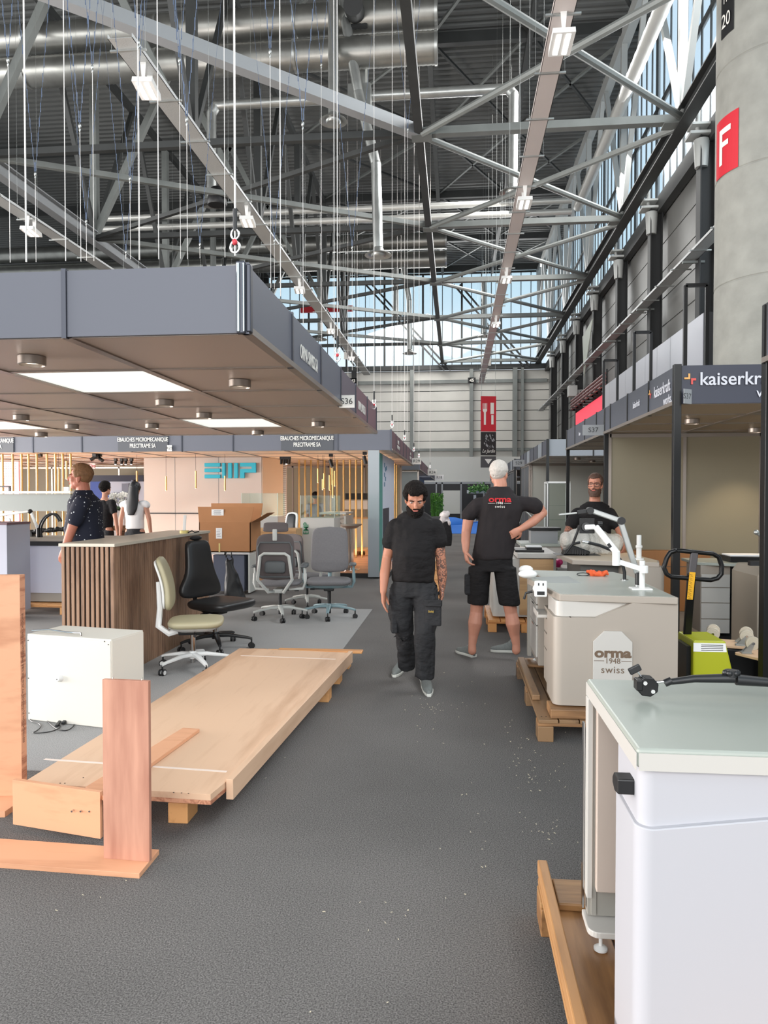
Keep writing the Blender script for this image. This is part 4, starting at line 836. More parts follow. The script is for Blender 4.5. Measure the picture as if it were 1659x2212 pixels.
# ---- man in polka dot shirt -------------------------------------------------------------
Yp = 7.1
root = thing('person', 'man in a navy shirt with white dots standing behind the slatted counter, facing left', 'person', Vector((V(176, 1100, Yp).x, Yp, 0)))
dots = bpy.data.materials.new('navy_dotted_cotton'); dots.use_nodes = True; n = dots.node_tree; b_ = n.nodes['Principled BSDF']; b_.inputs['Roughness'].default_value = .85
tc = n.nodes.new('ShaderNodeTexCoord'); vo = n.nodes.new('ShaderNodeTexVoronoi'); vo.inputs['Scale'].default_value = 26; vo.inputs['Randomness'].default_value = .55; r_ = n.nodes.new('ShaderNodeValToRGB'); r_.color_ramp.elements[0].position = .155; r_.color_ramp.elements[1].position = .175
r_.color_ramp.elements[0].color = (.7, .72, .75, 1); r_.color_ramp.elements[1].color = s2l(22, 26, 44) + (1,); n.links.new(tc.outputs['Object'], vo.inputs[0]); n.links.new(vo.outputs['Distance'], r_.inputs[0]); n.links.new(r_.outputs[0], b_.inputs['Base Color'])
hc = V(173, 1032, Yp); neck = V(180, 1058, Yp); chest = V(184, 1092, Yp); pel = V(186, 1180, Yp); sh = V(176, 1086, Yp - .2); sh2_ = V(190, 1086, Yp + .2); el = V(160, 1128, Yp - .24); wr = V(140, 1185, Yp - .26)
b = MB(); limb(b, [sh, el, wr], [.062, .052, .036]); hand(b, wr, (-.3, 0, -1), (0, 1, 0), .4, 1.05, 1); limb(b, [sh2_, sh2_ - Vector((0, -.05, .3)), sh2_ - Vector((.1, -.05, .55))], [.06, .05, .032]); hand(b, sh2_ - Vector((.1, -.05, .55)), (-.4, 0, -1), (0, -1, 0), .4, 1.05, -1)
Mh = Euler((R(4), 0, R(100))).to_matrix(); limb(b, [neck - Vector((0, 0, .1)), neck, hc - Vector((-.02, 0, .05))], [.074, .068, .062]); head_shape(b, hc, Mh, 1.1); torso(b, pel, chest, neck - Vector((0, 0, .05)), R(90), .15, .17, .02, .09)
for s in (-1, 1): limb(b, [Vector((pel.x, pel.y + s * .1, pel.z - .05)), Vector((pel.x, pel.y + s * .12, .5)), Vector((pel.x, pel.y + s * .12, .08))], [.09, .06, .045])
bake(b.build('body', mat('ruddy_skin', s2l(184, 116, 94), .55, 0, .07, 12), root), .006, 4)
gh = mat('sandy_hair', s2l(128, 92, 62), .75, 0, .2, 50); hair_cap(root, hc, Mh, gh, 1.1, thick=1.05, rough=.006, seed=9, side_=-.0, back=-.06); face_parts(root, hc, Mh, 1.1, brow=gh)
m = MB(); torso(m, pel, chest, neck - Vector((0, 0, .03)), R(90), .19, .215, .04, .145); m.loft([(neck - Vector((0, 0, .08)), .1, .16), (neck - Vector((0, 0, .005)), .08, .09)], 20); limb(m, [sh + Vector((0, .05, 0)), sh, sh.lerp(el, .85)], [.074, .08, .08]); limb(m, [sh2_ - Vector((0, .05, 0)), sh2_, sh2_ - Vector((0, 0, .26))], [.074, .08, .08])
clothes_noise(bake(m.build('shirt', dots, root), .01, 6), .007, 6, 15)
m = MB(); m.loft([(pel + Vector((0, 0, .03)), .15, .19), (pel - Vector((0, 0, .15)), .15, .19)], 20)
for s in (-1, 1): limb(m, [Vector((pel.x, pel.y + s * .09, pel.z - .1)), Vector((pel.x, pel.y + s * .12, .5)), Vector((pel.x, pel.y + s * .12, .08))], [.11, .085, .075])
bake(m.build('trousers', mat('dark_jeans', s2l(40, 46, 60), .85), root), .012, 4)
for s in (-1, 1): shoe(root, (pel.x + .06, pel.y + s * .12, 0), (pel.x - .2, pel.y + s * .12, 0), black, black)
# ---- simpler far people (same continuous bodies, plainer detail) ---------------------------------
def far_person(label, px, Y, ztop, shirt, trs, hairm, facing=0, long_hair=False, skinm=None, bald=False, arms='down', lean=0, w_=.19):
    x = V(px, 1072, Y).x; root = thing('person', label, 'person', (x, Y, 0)); k = ztop / 1.75; Mz = Matrix.Rotation(facing, 3, 'Z')
    def L(a, b_, c_): return Vector((x, Y, 0)) + Mz @ Vector((a * k, (b_ + lean * max(0, c_ - 1.0)) * k, c_ * k))
    hc = L(0, .02, 1.635); b = MB(); Mh = Mz
    limb(b, [L(0, 0, 1.4), L(0, 0, 1.47), L(0, .01, 1.57)], [.06, .052, .05]); head_shape(b, hc, Mh, .98 * k); torso(b, L(0, 0, .98), L(0, 0, 1.3), L(0, 0, 1.47), facing, .14, .165, 0, .09)
    hands = ((L(-.27, .03, .86), L(.27, .03, .86)), (L(-.25, 0, 1.13), L(.25, 0, 1.13))) if arms == 'down' else ((L(-.22, .36, 1.1), L(.22, .36, 1.1)), (L(-.27, .08, 1.1), L(.27, .08, 1.1)))
    for q, s in ((0, -1), (1, 1)):
        limb(b, [L(s * .18, 0, 1.4), hands[1][q], hands[0][q]], [.05, .04, .026]); hand(b, hands[0][q], Mz @ Vector((0, .1 if arms == 'down' else 1, -1 if arms == 'down' else -.1)), Mz @ Vector((-s, 0, 0)), .45, .95 * k, s)
        limb(b, [L(s * .09, 0, .92), L(s * .1, .01, .5), L(s * .1, 0, .07)], [.085, .056, .04])
    bake(b.build('body', skinm or skin, root), .0085, 3)
    if not bald: hair_cap(root, hc, Mh, hairm, k, thick=1.15, rough=.008, seed=12)
    if long_hair:
        m = MB(); m.loft([(L(0, -.03, 1.69), .09, .08), (L(0, -.06, 1.55), .1, .07), (L(0, -.09, 1.42), .11, .05), (L(.0, -.12, 1.3), .1, .035), (L(-.01, -.13, 1.2), .06, .02)], 16); bake(m.build('long_hair', hairm, root), .01, 4)
    face_parts(root, hc, Mh, .98 * k, brow=hairm)
    m = MB(); torso(m, L(0, 0, .97), L(0, 0, 1.3), L(0, 0, 1.44), facing, w_ * .85, w_, .01, .12); 
    for s in (-1, 1): limb(m, [L(s * .13, 0, 1.39), L(s * .18, 0, 1.39), L(s * .215, 0, 1.24 if not long_hair else 1.37)], [.07, .068, .062])
    clothes_noise(bake(m.build('shirt', shirt, root), .012, 5), .006, 6, px)
    m = MB(); m.loft([(L(0, 0, 1.0), .15, .11), (L(0, 0, .84), .17, .12)], 18)
    for s in (-1, 1): limb(m, [L(s * .085, 0, .88), L(s * .1, .01, .5), L(s * .1, 0, .1)], [.1, .078, .065])
    bake(m.build('trousers', trs, root), .014, 4)
    for s in (-1, 1): a = L(s * .1, -.06, 0); c_ = L(s * .11, .2, 0); a.z = c_.z = 0; shoe(root, a, c_, black, black)
    return root
far_person('woman with long black hair in a white sleeveless top, seen from behind', 291, 12.4, 1.84, mat('white_top', s2l(222, 218, 216), .8), blk_trs, mat('jet_black_hair', s2l(14, 12, 14), .5), 0, True)
far_person('man in a black t-shirt standing beside the flower arrangement', 226, 12.75, 1.86, blk_shirt, blk_trs, dk_hair, R(-20))
far_person('man in a pale blue shirt bending behind the gold poles', 681, 18.6, 1.7, mat('pale_blue_shirt', s2l(132, 140, 158), .85), blk_trs, dk_hair, R(10), arms='fwd', lean=.15)
far_person('balding man leaning at a stand beyond the gold slats', 866, 22.8, 1.55, white, blk_trs, grey_hair, R(70), bald=True, skinm=mat('ruddy_skin', (1, 1, 1)), arms='fwd', lean=.4)
# ================================================================== pallets and benches on the right
pine = woodmat('pale_pallet_pine', s2l(150, 106, 62), s2l(212, 166, 112), 'Y', 2.4); pine_x = woodmat('pallet_pine_cross', s2l(146, 104, 64), s2l(206, 160, 108), 'X', 2.4); pine_o = woodmat('old_pallet_pine', s2l(88, 66, 46), s2l(142, 110, 78), 'Y', 2.4)
nail = mat('rusty_nail', s2l(60, 46, 38), .6)
def rr_poly(x0, y0, x1, y1, r, n=5, corners=(1, 1, 1, 1)):
    out = []
    for k, (cx, cy, a0) in enumerate(((x0, y0, PI), (x1, y0, 1.5 * PI), (x1, y1, 0), (x0, y1, .5 * PI))):
        if not corners[k]: out.append((cx, cy)); continue
        sx = cx + (r if cx == x0 else -r); sy = cy + (r if cy == y0 else -r)
        out += [(sx + r * math.cos(a0 + PI / 2 * j / n), sy + r * math.sin(a0 + PI / 2 * j / n)) for j in range(n + 1)]
    return out
def shell(mb, poly, z0, ztop):
    """upright body with a varying top edge"""
    n = len(poly); vs = [(a, b, z0) for a, b in poly] + [(a, b, ztop(a, b)) for a, b in poly]
    return mb.add(vs, [(k, (k + 1) % n, n + (k + 1) % n, n + k) for k in range(n)] + [tuple(reversed(range(n))), tuple(range(n, 2 * n))])
def pallet(label, x0, y0, x1, y1, z=0, wood=None, wx=None, rail=None, nb=6, seed=0, solid=False, along='Y'):
    """timber pallet: nine blocks, three stringers, deck boards; optional side rail and end boards on top"""
    wood = wood or pine; wx = wx or pine_x; rr = random.Random(seed); o = thing('pallet', label, 'pallet', ((x0 + x1) / 2, (y0 + y1) / 2, z))
    for a in (x0 + .05, (x0 + x1) / 2, x1 - .05):
        for b in (y0 + .07, (y0 + y1) / 2, y1 - .07): MB().b2((a - .05, b - .07, z), (a + .05, b + .07, z + .1)).build('block', wood, o, bevel=.004)
    for b in (y0 + .07, (y0 + y1) / 2, y1 - .07): MB().b2((x0, b - .06, z + .1), (x1, b + .06, z + .122)).build('stringer', wx, o, bevel=.003)
    w_ = (x1 - x0) / nb
    for k in range(nb):
        e_ = rr.uniform(-.01, .01); MB().b2((x0 + k * w_ + .004, y0 + .005 + e_, z + .122), (x0 + (k + 1) * w_ - .004, y1 - .005 + e_, z + .144)).build('deck_board', wood, o, bevel=.003)
    if rail:
        for (a, b) in rail: MB().b2(a, b).build('top_batten', wood if abs(b[1] - a[1]) > abs(b[0] - a[0]) else wx, o, bevel=.005)
    m = MB()
    for b in (y0 + .07, (y0 + y1) / 2, y1 - .07):
        for a in (x0 + .03, x0 + .06): m.cyl((a, b, z + .14), (a, b, z + .1455), .005, n=8)
    m.build('nail_heads', nail, o); return o
pallet('pallet under the nearest white bench at the right edge', .31, .95, 1.55, 2.77, wood=woodmat('warm_pallet_pine', s2l(116, 78, 46), s2l(178, 130, 82), 'Y', 2.0), wx=woodmat('warm_pallet_pine_cross', s2l(120, 84, 50), s2l(176, 132, 84), 'X', 2.0), nb=6, rail=[((.315, .95, .146), (.352, 2.8, .2)), ((.36, 2.55, .146), (1.5, 2.72, .172))])
pallet('long pallet under the white bench with the lettered plate', .535, 4.75, 1.6, 6.5, wood=pine_o, wx=woodmat('old_pallet_cross', s2l(112, 80, 52), s2l(166, 124, 84), 'X', 2.2), nb=8, rail=[((.545, 5.2, .146), (.6, 6.42, .185)), ((.62, 4.78, .146), (1.58, 5.0, .205)), ((.56, 6.2, .146), (1.58, 6.46, .17))], seed=3)
bw_ = mat('bench_white_lacquer', s2l(190, 186, 180), .42); bw2 = mat('bench_cover_white', s2l(176, 175, 180), .5); btop = mat('grey_green_bench_top', s2l(158, 163, 155), .32); bgrey = mat('bench_kick_grey', s2l(150, 146, 138), .5); bwarm = mat('bench_side_panel', s2l(190, 174, 162), .5)
o = thing('workbench', 'nearest white workbench filling the lower right corner, black magic arm on it', 'workbench', (1.1, 2.1, .144))
t = MB().b2((.43, 1.756, .953), (1.75, 2.42, 1.0)).build('bench_top', btop, o, bevel=.008, seg=3)
MB().b2((.434, 1.753, .948), (1.75, 1.7555, .99)).b2((.4275, 1.757, .948), (.4295, 2.42, .99)).build('edge_band', bw_, t)
m = MB(); shell(m, rr_poly(.44, 1.768, 1.7, 2.0, .035, 6, (1, 0, 0, 0)), .6, lambda a, b: .95); m.build('upper_front', bw2, o, smooth=True)
m = MB(); shell(m, rr_poly(.43, 1.754, 1.72, 1.98, .04, 8, (1, 0, 0, 0)), .155, lambda a, b: .808 + max(0, a - .52) * .14); m.build('front_cover', bw2, o, smooth=True, bevel=.003)
MB().b2((.449, 2.335, .335), (1.5, 2.4, .95)).build('cabinet_side', bwarm, o, bevel=.003); MB().b2((.44, 2.37, .24), (.455, 2.41, .95)).build('shadow_gap', bgrey, o)
MB().b2((.423, 2.36, .3), (.441, 2.40, .95)).build('back_upright', bw_, o, bevel=.003); MB().b2((.415, 2.395, .25), (.421, 2.415, .86)).build('door_edge', chrome, o)
MB().b2((.43, 2.38, .235), (1.6, 2.42, .335)).build('plinth', bgrey, o)
m = MB(); shell(m, rr_poly(.418, 2.29, 1.5, 2.42, .035, 5, (1, 0, 0, 0)), .212, lambda a, b: .232); m.build('base_plate', bw_, o, bevel=.003)
def foot(o, x, y, z0, z1, r=.022): m = MB(); m.lathe([(r, 0), (r, .006), (r * .6, .012), (.006, .014), (.006, z1 - z0 - .02), (.011, z1 - z0 - .02), (.011, z1 - z0)], 16, (x, y, z0)); return m.build('levelling_foot', whitep, o, smooth=True)
foot(o, .465, 2.345, .146, .212); foot(o, .62, 2.3, .146, .212); foot(o, 1.5, 2.3, .146, .212); foot(o, .6, 1.85, .146, .212)
m = MB(); m.prism([(1.82, .9), (1.87, .9), (1.885, .885), (1.885, .868), (1.86, .855), (1.82, .862)], .40, .455, 'YZ'); m.build('black_latch', black, o, bevel=.004)
o = thing('magic_arm', 'black articulated camera arm with crab clamp lying on the nearest bench', 'clamp arm', (.8, 2.15, 1.0))
Yc = 2.17; P = lambda px, py, y=Yc: at(px, py, y)
m = MB(); c = P(1396, 1481); 
for s in (-1, 1): m.prism([(c.x + .032 * math.cos(a) * 1.02, c.z + .03 * math.sin(a)) for a in [2 * PI * j / 8 + .3 for j in range(8)]], Yc + s * .012 - .006, Yc + s * .012 + .006)
m.b2((c.x - .032, Yc - .02, c.z - .012), (c.x - .014, Yc + .02, c.z + .02)); m.build('crab_clamp', blackm, o, bevel=.003)
for dx, dz in ((-.008, .012), (.014, -.012)): MB().cyl((c.x + dx, Yc - .022, c.z + dz), (c.x + dx, Yc - .017, c.z + dz), .006, n=12).build('bolt', chrome, o)
MB().cyl(P(1386, 1464), P(1377, 1450), .0025, n=8).build('screw', chrome, o); m = MB(); m.bar(P(1359, 1452), P(1383, 1440), .012, .02); m.build('thumb_wing', black, o, bevel=.003)
MB().cyl(P(1418, 1474), P(1438, 1472), .004, n=10).build('stud', chrome, o); MB().cyl(P(1436, 1476), P(1450, 1470), .011, n=14).build('ball_joint', black, o, smooth=True)
MB().tube([P(1446, 1473), P(1500, 1466), P(1585, 1465)], .009, 10, [.009, .011, .014]).build('arm', black, o, smooth=True)
MB().tube([P(1590, 1468), P(1660, 1474), P(1740, 1480)], .012, 10, [.016, .013, .012]).build('arm', black, o, smooth=True)
m = MB(); c = P(1580, 1453); 
for k in range(6): m.ball(c + Vector((.017 * math.cos(k * PI / 3), .012 * math.sin(k * PI / 3), 0)), (.009, .009, .009), 8, 6)
m.cyl(c - Vector((0, 0, .012)), c + Vector((0, 0, .008)), .016, n=16); m.build('locking_knob', black, o, smooth=True)
# ---- bench with lettered plate
brn = mat('engraved_brown', s2l(104, 84, 66), .6); bw_dim = mat('bench_white_dimmed', s2l(164, 154, 143), .45)  # bench white with the weaker light on the farther benches darkened into it
def bench_top(o, poly, z0, z1, mtop, medge):
    m = MB(); shell(m, poly, z0, lambda a, b: z1); t = m.build('bench_top', medge, o, bevel=.005); c = Vector((sum(p[0] for p in poly) / len(poly), sum(p[1] for p in poly) / len(poly)))
    m = MB(); shell(m, [(c.x + (a - c.x) * .965, c.y + (b - c.y) * .975) for a, b in poly], z1, lambda a, b: z1 + .0015); m.build('top_inlay', mtop, t); return t
o = thing('workbench', 'white workbench with lettered plate and monitor arms standing on the long pallet', 'workbench', (1.0, 5.6, .146))
bench_top(o, [(.69, 4.9), (1.43, 4.82), (1.43, 6.1), (1.36, 6.4), (.655, 6.5), (.685, 5.9), (.565, 5.84)], .9, .945, btop, bw_dim)
m = MB(); shell(m, rr_poly(.665, 4.9, 1.43, 5.3, .05, 8, (1, 0, 0, 0)), .6, lambda a, b: .9); m.build('upper_front', bw_, o, smooth=True)
zz = lambda a, b: .80 if a < .92 else min(.94, .80 + (a - .92) * .14 / .32)
m = MB(); shell(m, rr_poly(.645, 4.85, .76, 5.2, .06, 8, (1, 0, 0, 0)), .215, lambda a, b: .80); cc_ = m.build('cover_corner', bw_dim, o, smooth=True); m = MB(); m.prism([(.75, .215), (1.44, .215), (1.44, .94), (1.24, .94), (.92, .80), (.75, .80)], 4.8497, 4.895); m.build('front_cover', bw_dim, o)
MB().b2((1.39, 5.18, .215), (1.44, 6.1, .9)).build('side_panel', bw_dim, o)
MB().b2((.66, 5.86, .24), (1.38, 6.42, .9)).build('cabinet_body', bw_dim, o, bevel=.004)
for k, (a, b) in enumerate(((.3, .55), (.56, .72), (.73, .88))): d_ = MB().b2((.645, 5.9, a), (.66, 6.38, b)).build('drawer_front', bw_, o, bevel=.003); MB().b2((.64, 6.05, b - .012), (.66, 6.2, b - .004)).build('handle', chrome, d_)
MB().b2((.628, 6.4, .2), (.66, 6.47, .9)).build('back_upright', bgrey, o)
for k, (a, b) in enumerate(((.25, .48), (.49, .6), (.61, .71), (.72, .79))): MB().b2((.655, 5.2, a), (1.2, 5.45, b)).build('drawer', bw_dim, o, bevel=.003)
MB().b2((.58, 5.22, .735), (.72, 5.5, .755)).b2((.58, 5.22, .755), (.586, 5.5, .775)).build('pull_out_tray', bw_, o)
for x, y in ((.72, 4.95), (1.38, 4.95), (.7, 6.38), (1.36, 6.38)): foot(o, x, y, .17 if y > 6 else .2, .25, .03)
for px, py, y, r in ((1140, 1240, 5.75, (.075, .06, .035)), (1136, 1230, 6.1, (.06, .05, .035)), (1166, 1272, 5.15, (.05, .1, .035))):
    MB().ball(at(px, py, y), r, 16, 10).build('armrest_pad', whitep, o, smooth='all')
c = at(1168, 1272, 5.0); m = MB().box(c, (.085, .02, .11)); q = m.build('control_box', whitep, o, bevel=.008); MB().box(c + Vector((0, -.012, -.028)), (.05, .004, .024)).build('vent', black, q); 
for s in (-1, 1): MB().box(c + Vector((s * .015, -.012, .032)), (.008, .004, .016)).build('slot', black, q)
MB().tube([at(1150, 1278, 5.2), at(1136, 1281, 5.2), at(1132, 1294, 5.2)], .009, 8).build('lever', black, o, smooth=True)
g = [gz(1148, 1247, .947), gz(1228, 1245, .947), gz(1256, 1260, .947), gz(1187, 1259, .947)]
tag(MB().prism([(p.x, p.y) for p in g], .9468, .9485, 'XY').build('desk_mat', mat('grey_desk_mat', s2l(150, 154, 152), .7)), 'thin grey mat lying on the lettered bench', 'mat')
# lettered plate
xa, xb = at(1281, 1400, 4.84).x, at(1366, 1400, 4.84).x; za, zb = at(1300, 1462, 4.84).z - .03, at(1300, 1363, 4.84).z; ch = .07
pl_ = thing('lettered_plate', 'white plate with chamfered corners and brown engraved lettering on the bench front', 'sign', ((xa + xb) / 2, 4.84, za))
MB().prism([(xa, za), (xb, za), (xb, zb - ch), (xb - ch, zb), (xa + ch, zb), (xa, zb - ch)], 4.835, 4.848).build('plate', bw_, pl_, bevel=.002)
xc = (xa + xb) / 2; text('orma', .085, brn, pl_, (xc, 4.834, at(1323, 1411, 4.84).z), sx=1.28, bold=.0035); text('1948', .05, brn, pl_, (xc, 4.834, at(1323, 1428, 4.84).z)); text('swiss', .066, brn, pl_, (xc, 4.834, at(1323, 1447, 4.84).z), sp=1.1)
for s in (-1, 1): MB().b2((xc + s * .055, 4.833, at(1323, 1428, 4.84).z), (xc + s * .12, 4.835, at(1323, 1428, 4.84).z + .003)).build('rule', brn, pl_)
# white monitor arm
Ym = 5.15
o = thing('monitor_arm', 'white jointed monitor arm clamped to the lettered bench, black plate at its end', 'monitor arm', tuple(gz(1388, 1274, .946)))
Pm = lambda px, py, y=Ym: at(px, py, y)
b0 = gz(1387, 1273, .947); Ym = b0.y
MB().box((b0.x - .01, b0.y, .952), (.14, .11, .012)).build('base_plate', whitep, o, bevel=.004); MB().cyl((b0.x, b0.y, .95), (b0.x, b0.y, Pm(1391, 1213).z), .019, n=16).build('pole', whitep, o, smooth=True)
MB().cyl(Pm(1391, 1238), Pm(1391, 1222), .028, n=16).bar(Pm(1388, 1230), Pm(1338, 1214), .04, .035).cyl(Pm(1331, 1222), Pm(1331, 1190), .027, n=16).build('lower_link', whitep, o, bevel=.004)
MB().bar(Pm(1334, 1196), Pm(1286, 1137), .045, .042).build('upper_link', whitep, o, bevel=.008); MB().bar(Pm(1318, 1182), Pm(1312, 1174), .047, .02).build('slot', black, o)
MB().bar(Pm(1286, 1138), Pm(1263, 1139), .03, .035).build('head', whitep, o, bevel=.01)
MB().box(Pm(1268, 1136, Ym - .03), (.105, .008, .105)).build('mount_plate', blackm, o, bevel=.003); MB().cyl(Pm(1266, 1138, Ym - .035), Pm(1266, 1138, Ym - .06), .03, n=20).build('swivel', black, o, smooth=True)
MB().cyl(Pm(1291, 1131), Pm(1301, 1131), .014, n=12).build('knob', black, o, smooth=True)
# lamp arm
o = thing('task_lamp', 'long jointed aluminium lamp arm with black joints over the lettered bench', 'lamp', tuple(gz(1378, 1262, .946))); q0 = gz(1379, 1266, .947); Yl = q0.y; Pl = lambda px, py, y=None: at(px, py, y or Yl)
MB().lathe([(.026, 0), (.026, .01), (.022, .012)], 20, q0).build('base_ring', chrome, o, smooth=True); MB().cyl(q0 + Vector((0, 0, .012)), Pl(1379, 1236), .024, n=16).build('base_joint', black, o, smooth=True)
MB().bar(Pl(1376, 1238), Pl(1341, 1128), .032, .04).build('arm', galv, o, bevel=.006); MB().bar(Pl(1338, 1124), Pl(1280, 1104), .03, .036).build('arm', galv, o, bevel=.006)
for a in ((1341, 1125, .028), (1274, 1103, .026)): c = Pl(a[0], a[1]); MB().cyl(c - Vector((0, .03, 0)), c + Vector((0, .03, 0)), a[2], n=20).build('joint', black, o, smooth=True)
MB().bar(Pl(1270, 1104), Pl(1247, 1107), .022, .03).build('bracket', black, o, bevel=.004); MB().bar(Pl(1246, 1108), Pl(1207, 1112), .05, .012).build('lamp_head', galv, o, bevel=.004)
o = thing('exhaust_hose', 'black flexible hose rising from a chrome ring in the lettered bench', 'hose', tuple(gz(1347, 1255, .946))); h0 = gz(1349, 1253, .947)
MB().lathe([(.03, 0), (.03, .006), (.018, .008)], 20, h0).build('ring', chrome, o, smooth=True); MB().tube([h0, h0 + Vector((0, 0, .06)), at(1344, 1215, h0.y), at(1325, 1190, h0.y), at(1295, 1178, h0.y), at(1270, 1172, h0.y)], .013, 8).build('hose', black, o, smooth=True)
MB().cyl(at(1272, 1172, h0.y), at(1257, 1170, h0.y), .012, n=12).build('nozzle', chrome, o, smooth=True)
# orange cloth
org = mat('orange_cloth', s2l(226, 96, 50), .75); m = MB(); rr = random.Random(4); c = gz(1292, 1244, .947)
for k in range(26): m.ball(c + Vector((rr.uniform(-.075, .07), rr.uniform(-.03, .04), rr.uniform(.008, .035))), (rr.uniform(.012, .035), rr.uniform(.01, .02), rr.uniform(.008, .02)), 8, 6, Euler((rr.uniform(-1, 1), rr.uniform(-1, 1), rr.uniform(-1, 1))).to_matrix())
q = bake(m.build('orange_cloth', org), .006, 2); tag(q, 'crumpled orange cloth glove lying on the lettered bench', 'cloth')
MB().tube([c + Vector((-.07 - .05 * (1 - math.cos(a)), .0, .012 + .012 * math.sin(a))) for a in [2 * PI * j / 12 for j in range(13)]], .004, 6).build('loop', black, q, smooth=True)
# ---- third bench, wrapped goods
o = thing('workbench', 'cream workbench behind the lettered one, partly under the dark canopy', 'workbench', (1.6, 7.9, 0))
cream2 = mat('cream_top', s2l(206, 188, 164), .4)
bench_top(o, [tuple(gz(1236, 1210, .945))[:2], (2.0, 7.35), (2.06, 7.6), (1.98, 8.6), (1.23, 8.6), tuple(gz(1203, 1196, .945))[:2]], .9, .945, cream2, bw_dim)
MB().b2((1.28, 7.6, .1), (1.75, 8.5, .9)).build('cabinet_body', mat('dark_grey_cabinet', s2l(84, 84, 82), .6), o); m = MB(); shell(m, rr_poly(1.66, 7.36, 2.06, 8.55, .05, 6, (1, 1, 0, 0)), .1, lambda a, b: .9); m.build('side_cover', bw_dim, o, smooth=True)
for x, y in ((1.72, 7.5), (2.0, 7.5), (1.35, 8.5), (2.0, 8.5)): foot(o, x, y, 0, .1, .03)
p = gz(1380, 1209, .946); o = thing('pole_stand', 'short white pole stand on the cream bench', 'stand', p); m = MB(); m.lathe([(.05, 0), (.05, .015), (.026, .02), (.026, .12), (.034, .125), (.034, .145), (.024, .15), (.024, .25), (.022, .255)], 20, p); m.build('pole', whitep, o, smooth=True)
m = MB(); c = gz(1238, 1198, .947)
m.prism([(c.x - .12, .95), (c.x + .16, .95), (c.x + .17, .99), (c.x - .02, 1.06), (c.x - .1, 1.0)], c.y - .1, c.y + .12); o = m.build('foot_pedal', blackm, bevel=.01); tag(o, 'black ribbed pedal or tool stand on the cream bench', 'tool')
for k in range(6): MB().box((c.x + .0 + .026 * k - .02, c.y - .105, .985 - .002 * k), (.012, .01, .05)).build('rib', black, o)
m = MB(); m.tube([(c.x - .09, c.y - .09, .97), (c.x - .02, c.y - .09, 1.07), (c.x + .06, c.y - .09, 1.09)], .014, 8); m.tube([(c.x - .02, c.y - .09, 1.07), (c.x + .03, c.y - .09, 1.2), (c.x + .05, c.y - .09, 1.28)], .014, 8); m.build('lever', black, o, smooth=True)
tag(MB().b2((c.x - .2, c.y - .13, .9466), (c.x + .28, c.y + .2, .9486)).build('desk_mat', black), 'black mat under the pedal on the cream bench', 'mat')
wrap = bpy.data.materials.new('clear_bubble_wrap'); wrap.use_nodes = True; n = wrap.node_tree; b_ = n.nodes['Principled BSDF']; b_.inputs['Base Color'].default_value = (.8, .78, .72, 1); b_.inputs['Roughness'].default_value = .18; b_.inputs['Alpha'].default_value = .5
tc = n.nodes.new('ShaderNodeTexCoord'); vo = n.nodes.new('ShaderNodeTexVoronoi'); vo.inputs['Scale'].default_value = 45; bp_ = n.nodes.new('ShaderNodeBump'); bp_.inputs['Strength'].default_value = .9; bp_.inputs['Distance'].default_value = .01; n.links.new(tc.outputs['Object'], vo.inputs[0]); n.links.new(vo.outputs['Distance'], bp_.inputs['Height']); n.links.new(bp_.outputs[0], b_.inputs['Normal'])
m = MB(); A, B = at(1222, 1168, 8.35), at(1333, 1172, 8.35); rr = random.Random(8)
for k in range(24): t = k / 23; q = A.lerp(B, t); m.ball(q + Vector((0, rr.uniform(-.05, .05), rr.uniform(-.02, .02) + .02 * math.sin(t * 6))), (.07, .14, .1 + .05 * math.sin(t * PI) + rr.uniform(-.012, .012)), 10, 8)
q = m.build('bubble_wrap_roll', wrap); bake(q, .016, 2); clothes_noise(q, .02, 9, 2); tag(q, 'clear bubble wrap bundle lying on the cream bench before the bearded man', 'packaging')
# ---- bench with wooden front on its pallet
pallet('pallet under the wood fronted desk beside the man in shorts', .38, 8.55, 1.25, 9.7, wood=woodmat('orange_pallet_pine', s2l(170, 108, 56), s2l(222, 156, 92), 'Y', 2), wx=woodmat('orange_pallet_pine_x', s2l(180, 112, 56), s2l(226, 160, 92), 'X', 2), seed=5)
oak = woodmat('light_oak_veneer', s2l(158, 118, 78), s2l(196, 156, 110), 'X', 1.6)
o = thing('workbench', 'desk with oak veneer front and white base on a pallet', 'workbench', (.8, 9.1, .146))
MB().b2((.75, 8.62, .2), (1.14, 8.64, .86)).build('oak_front', oak, o); m = MB(); shell(m, rr_poly(.44, 8.66, 1.15, 9.6, .06, 6, (1, 0, 0, 1)), .17, lambda a, b: .86); m.build('white_base', bw_, o, smooth=True)
MB().b2((.72, 8.6, .87), (1.18, 9.6, .93)).build('desk_top', bw_, o, bevel=.006); MB().b2((1.14, 8.61, .17), (1.17, 8.64, .9)).build('edge_profile', bgrey, o)
c = at(1140, 1176, 8.9); tag(MB().b2((c.x - .16, 8.75, .932), (c.x + .18, 9.1, .958)).b2((c.x - .02, 8.8, .958), (c.x + .16, 9.0, .985)).build('laptop', blackm, bevel=.004), 'black laptop and keyboard on the oak fronted desk', 'laptop')
tag(MB().b2((c.x - .02, 8.82, .986), (c.x + .16, 9.0, 1.0)).build('booklet', paper), 'pale booklet lying on the black laptop', 'booklet')
pallet('dark pallet next to the oak fronted desk', 1.22, 9.0, 1.95, 10.2, wood=pine_o, seed=6)
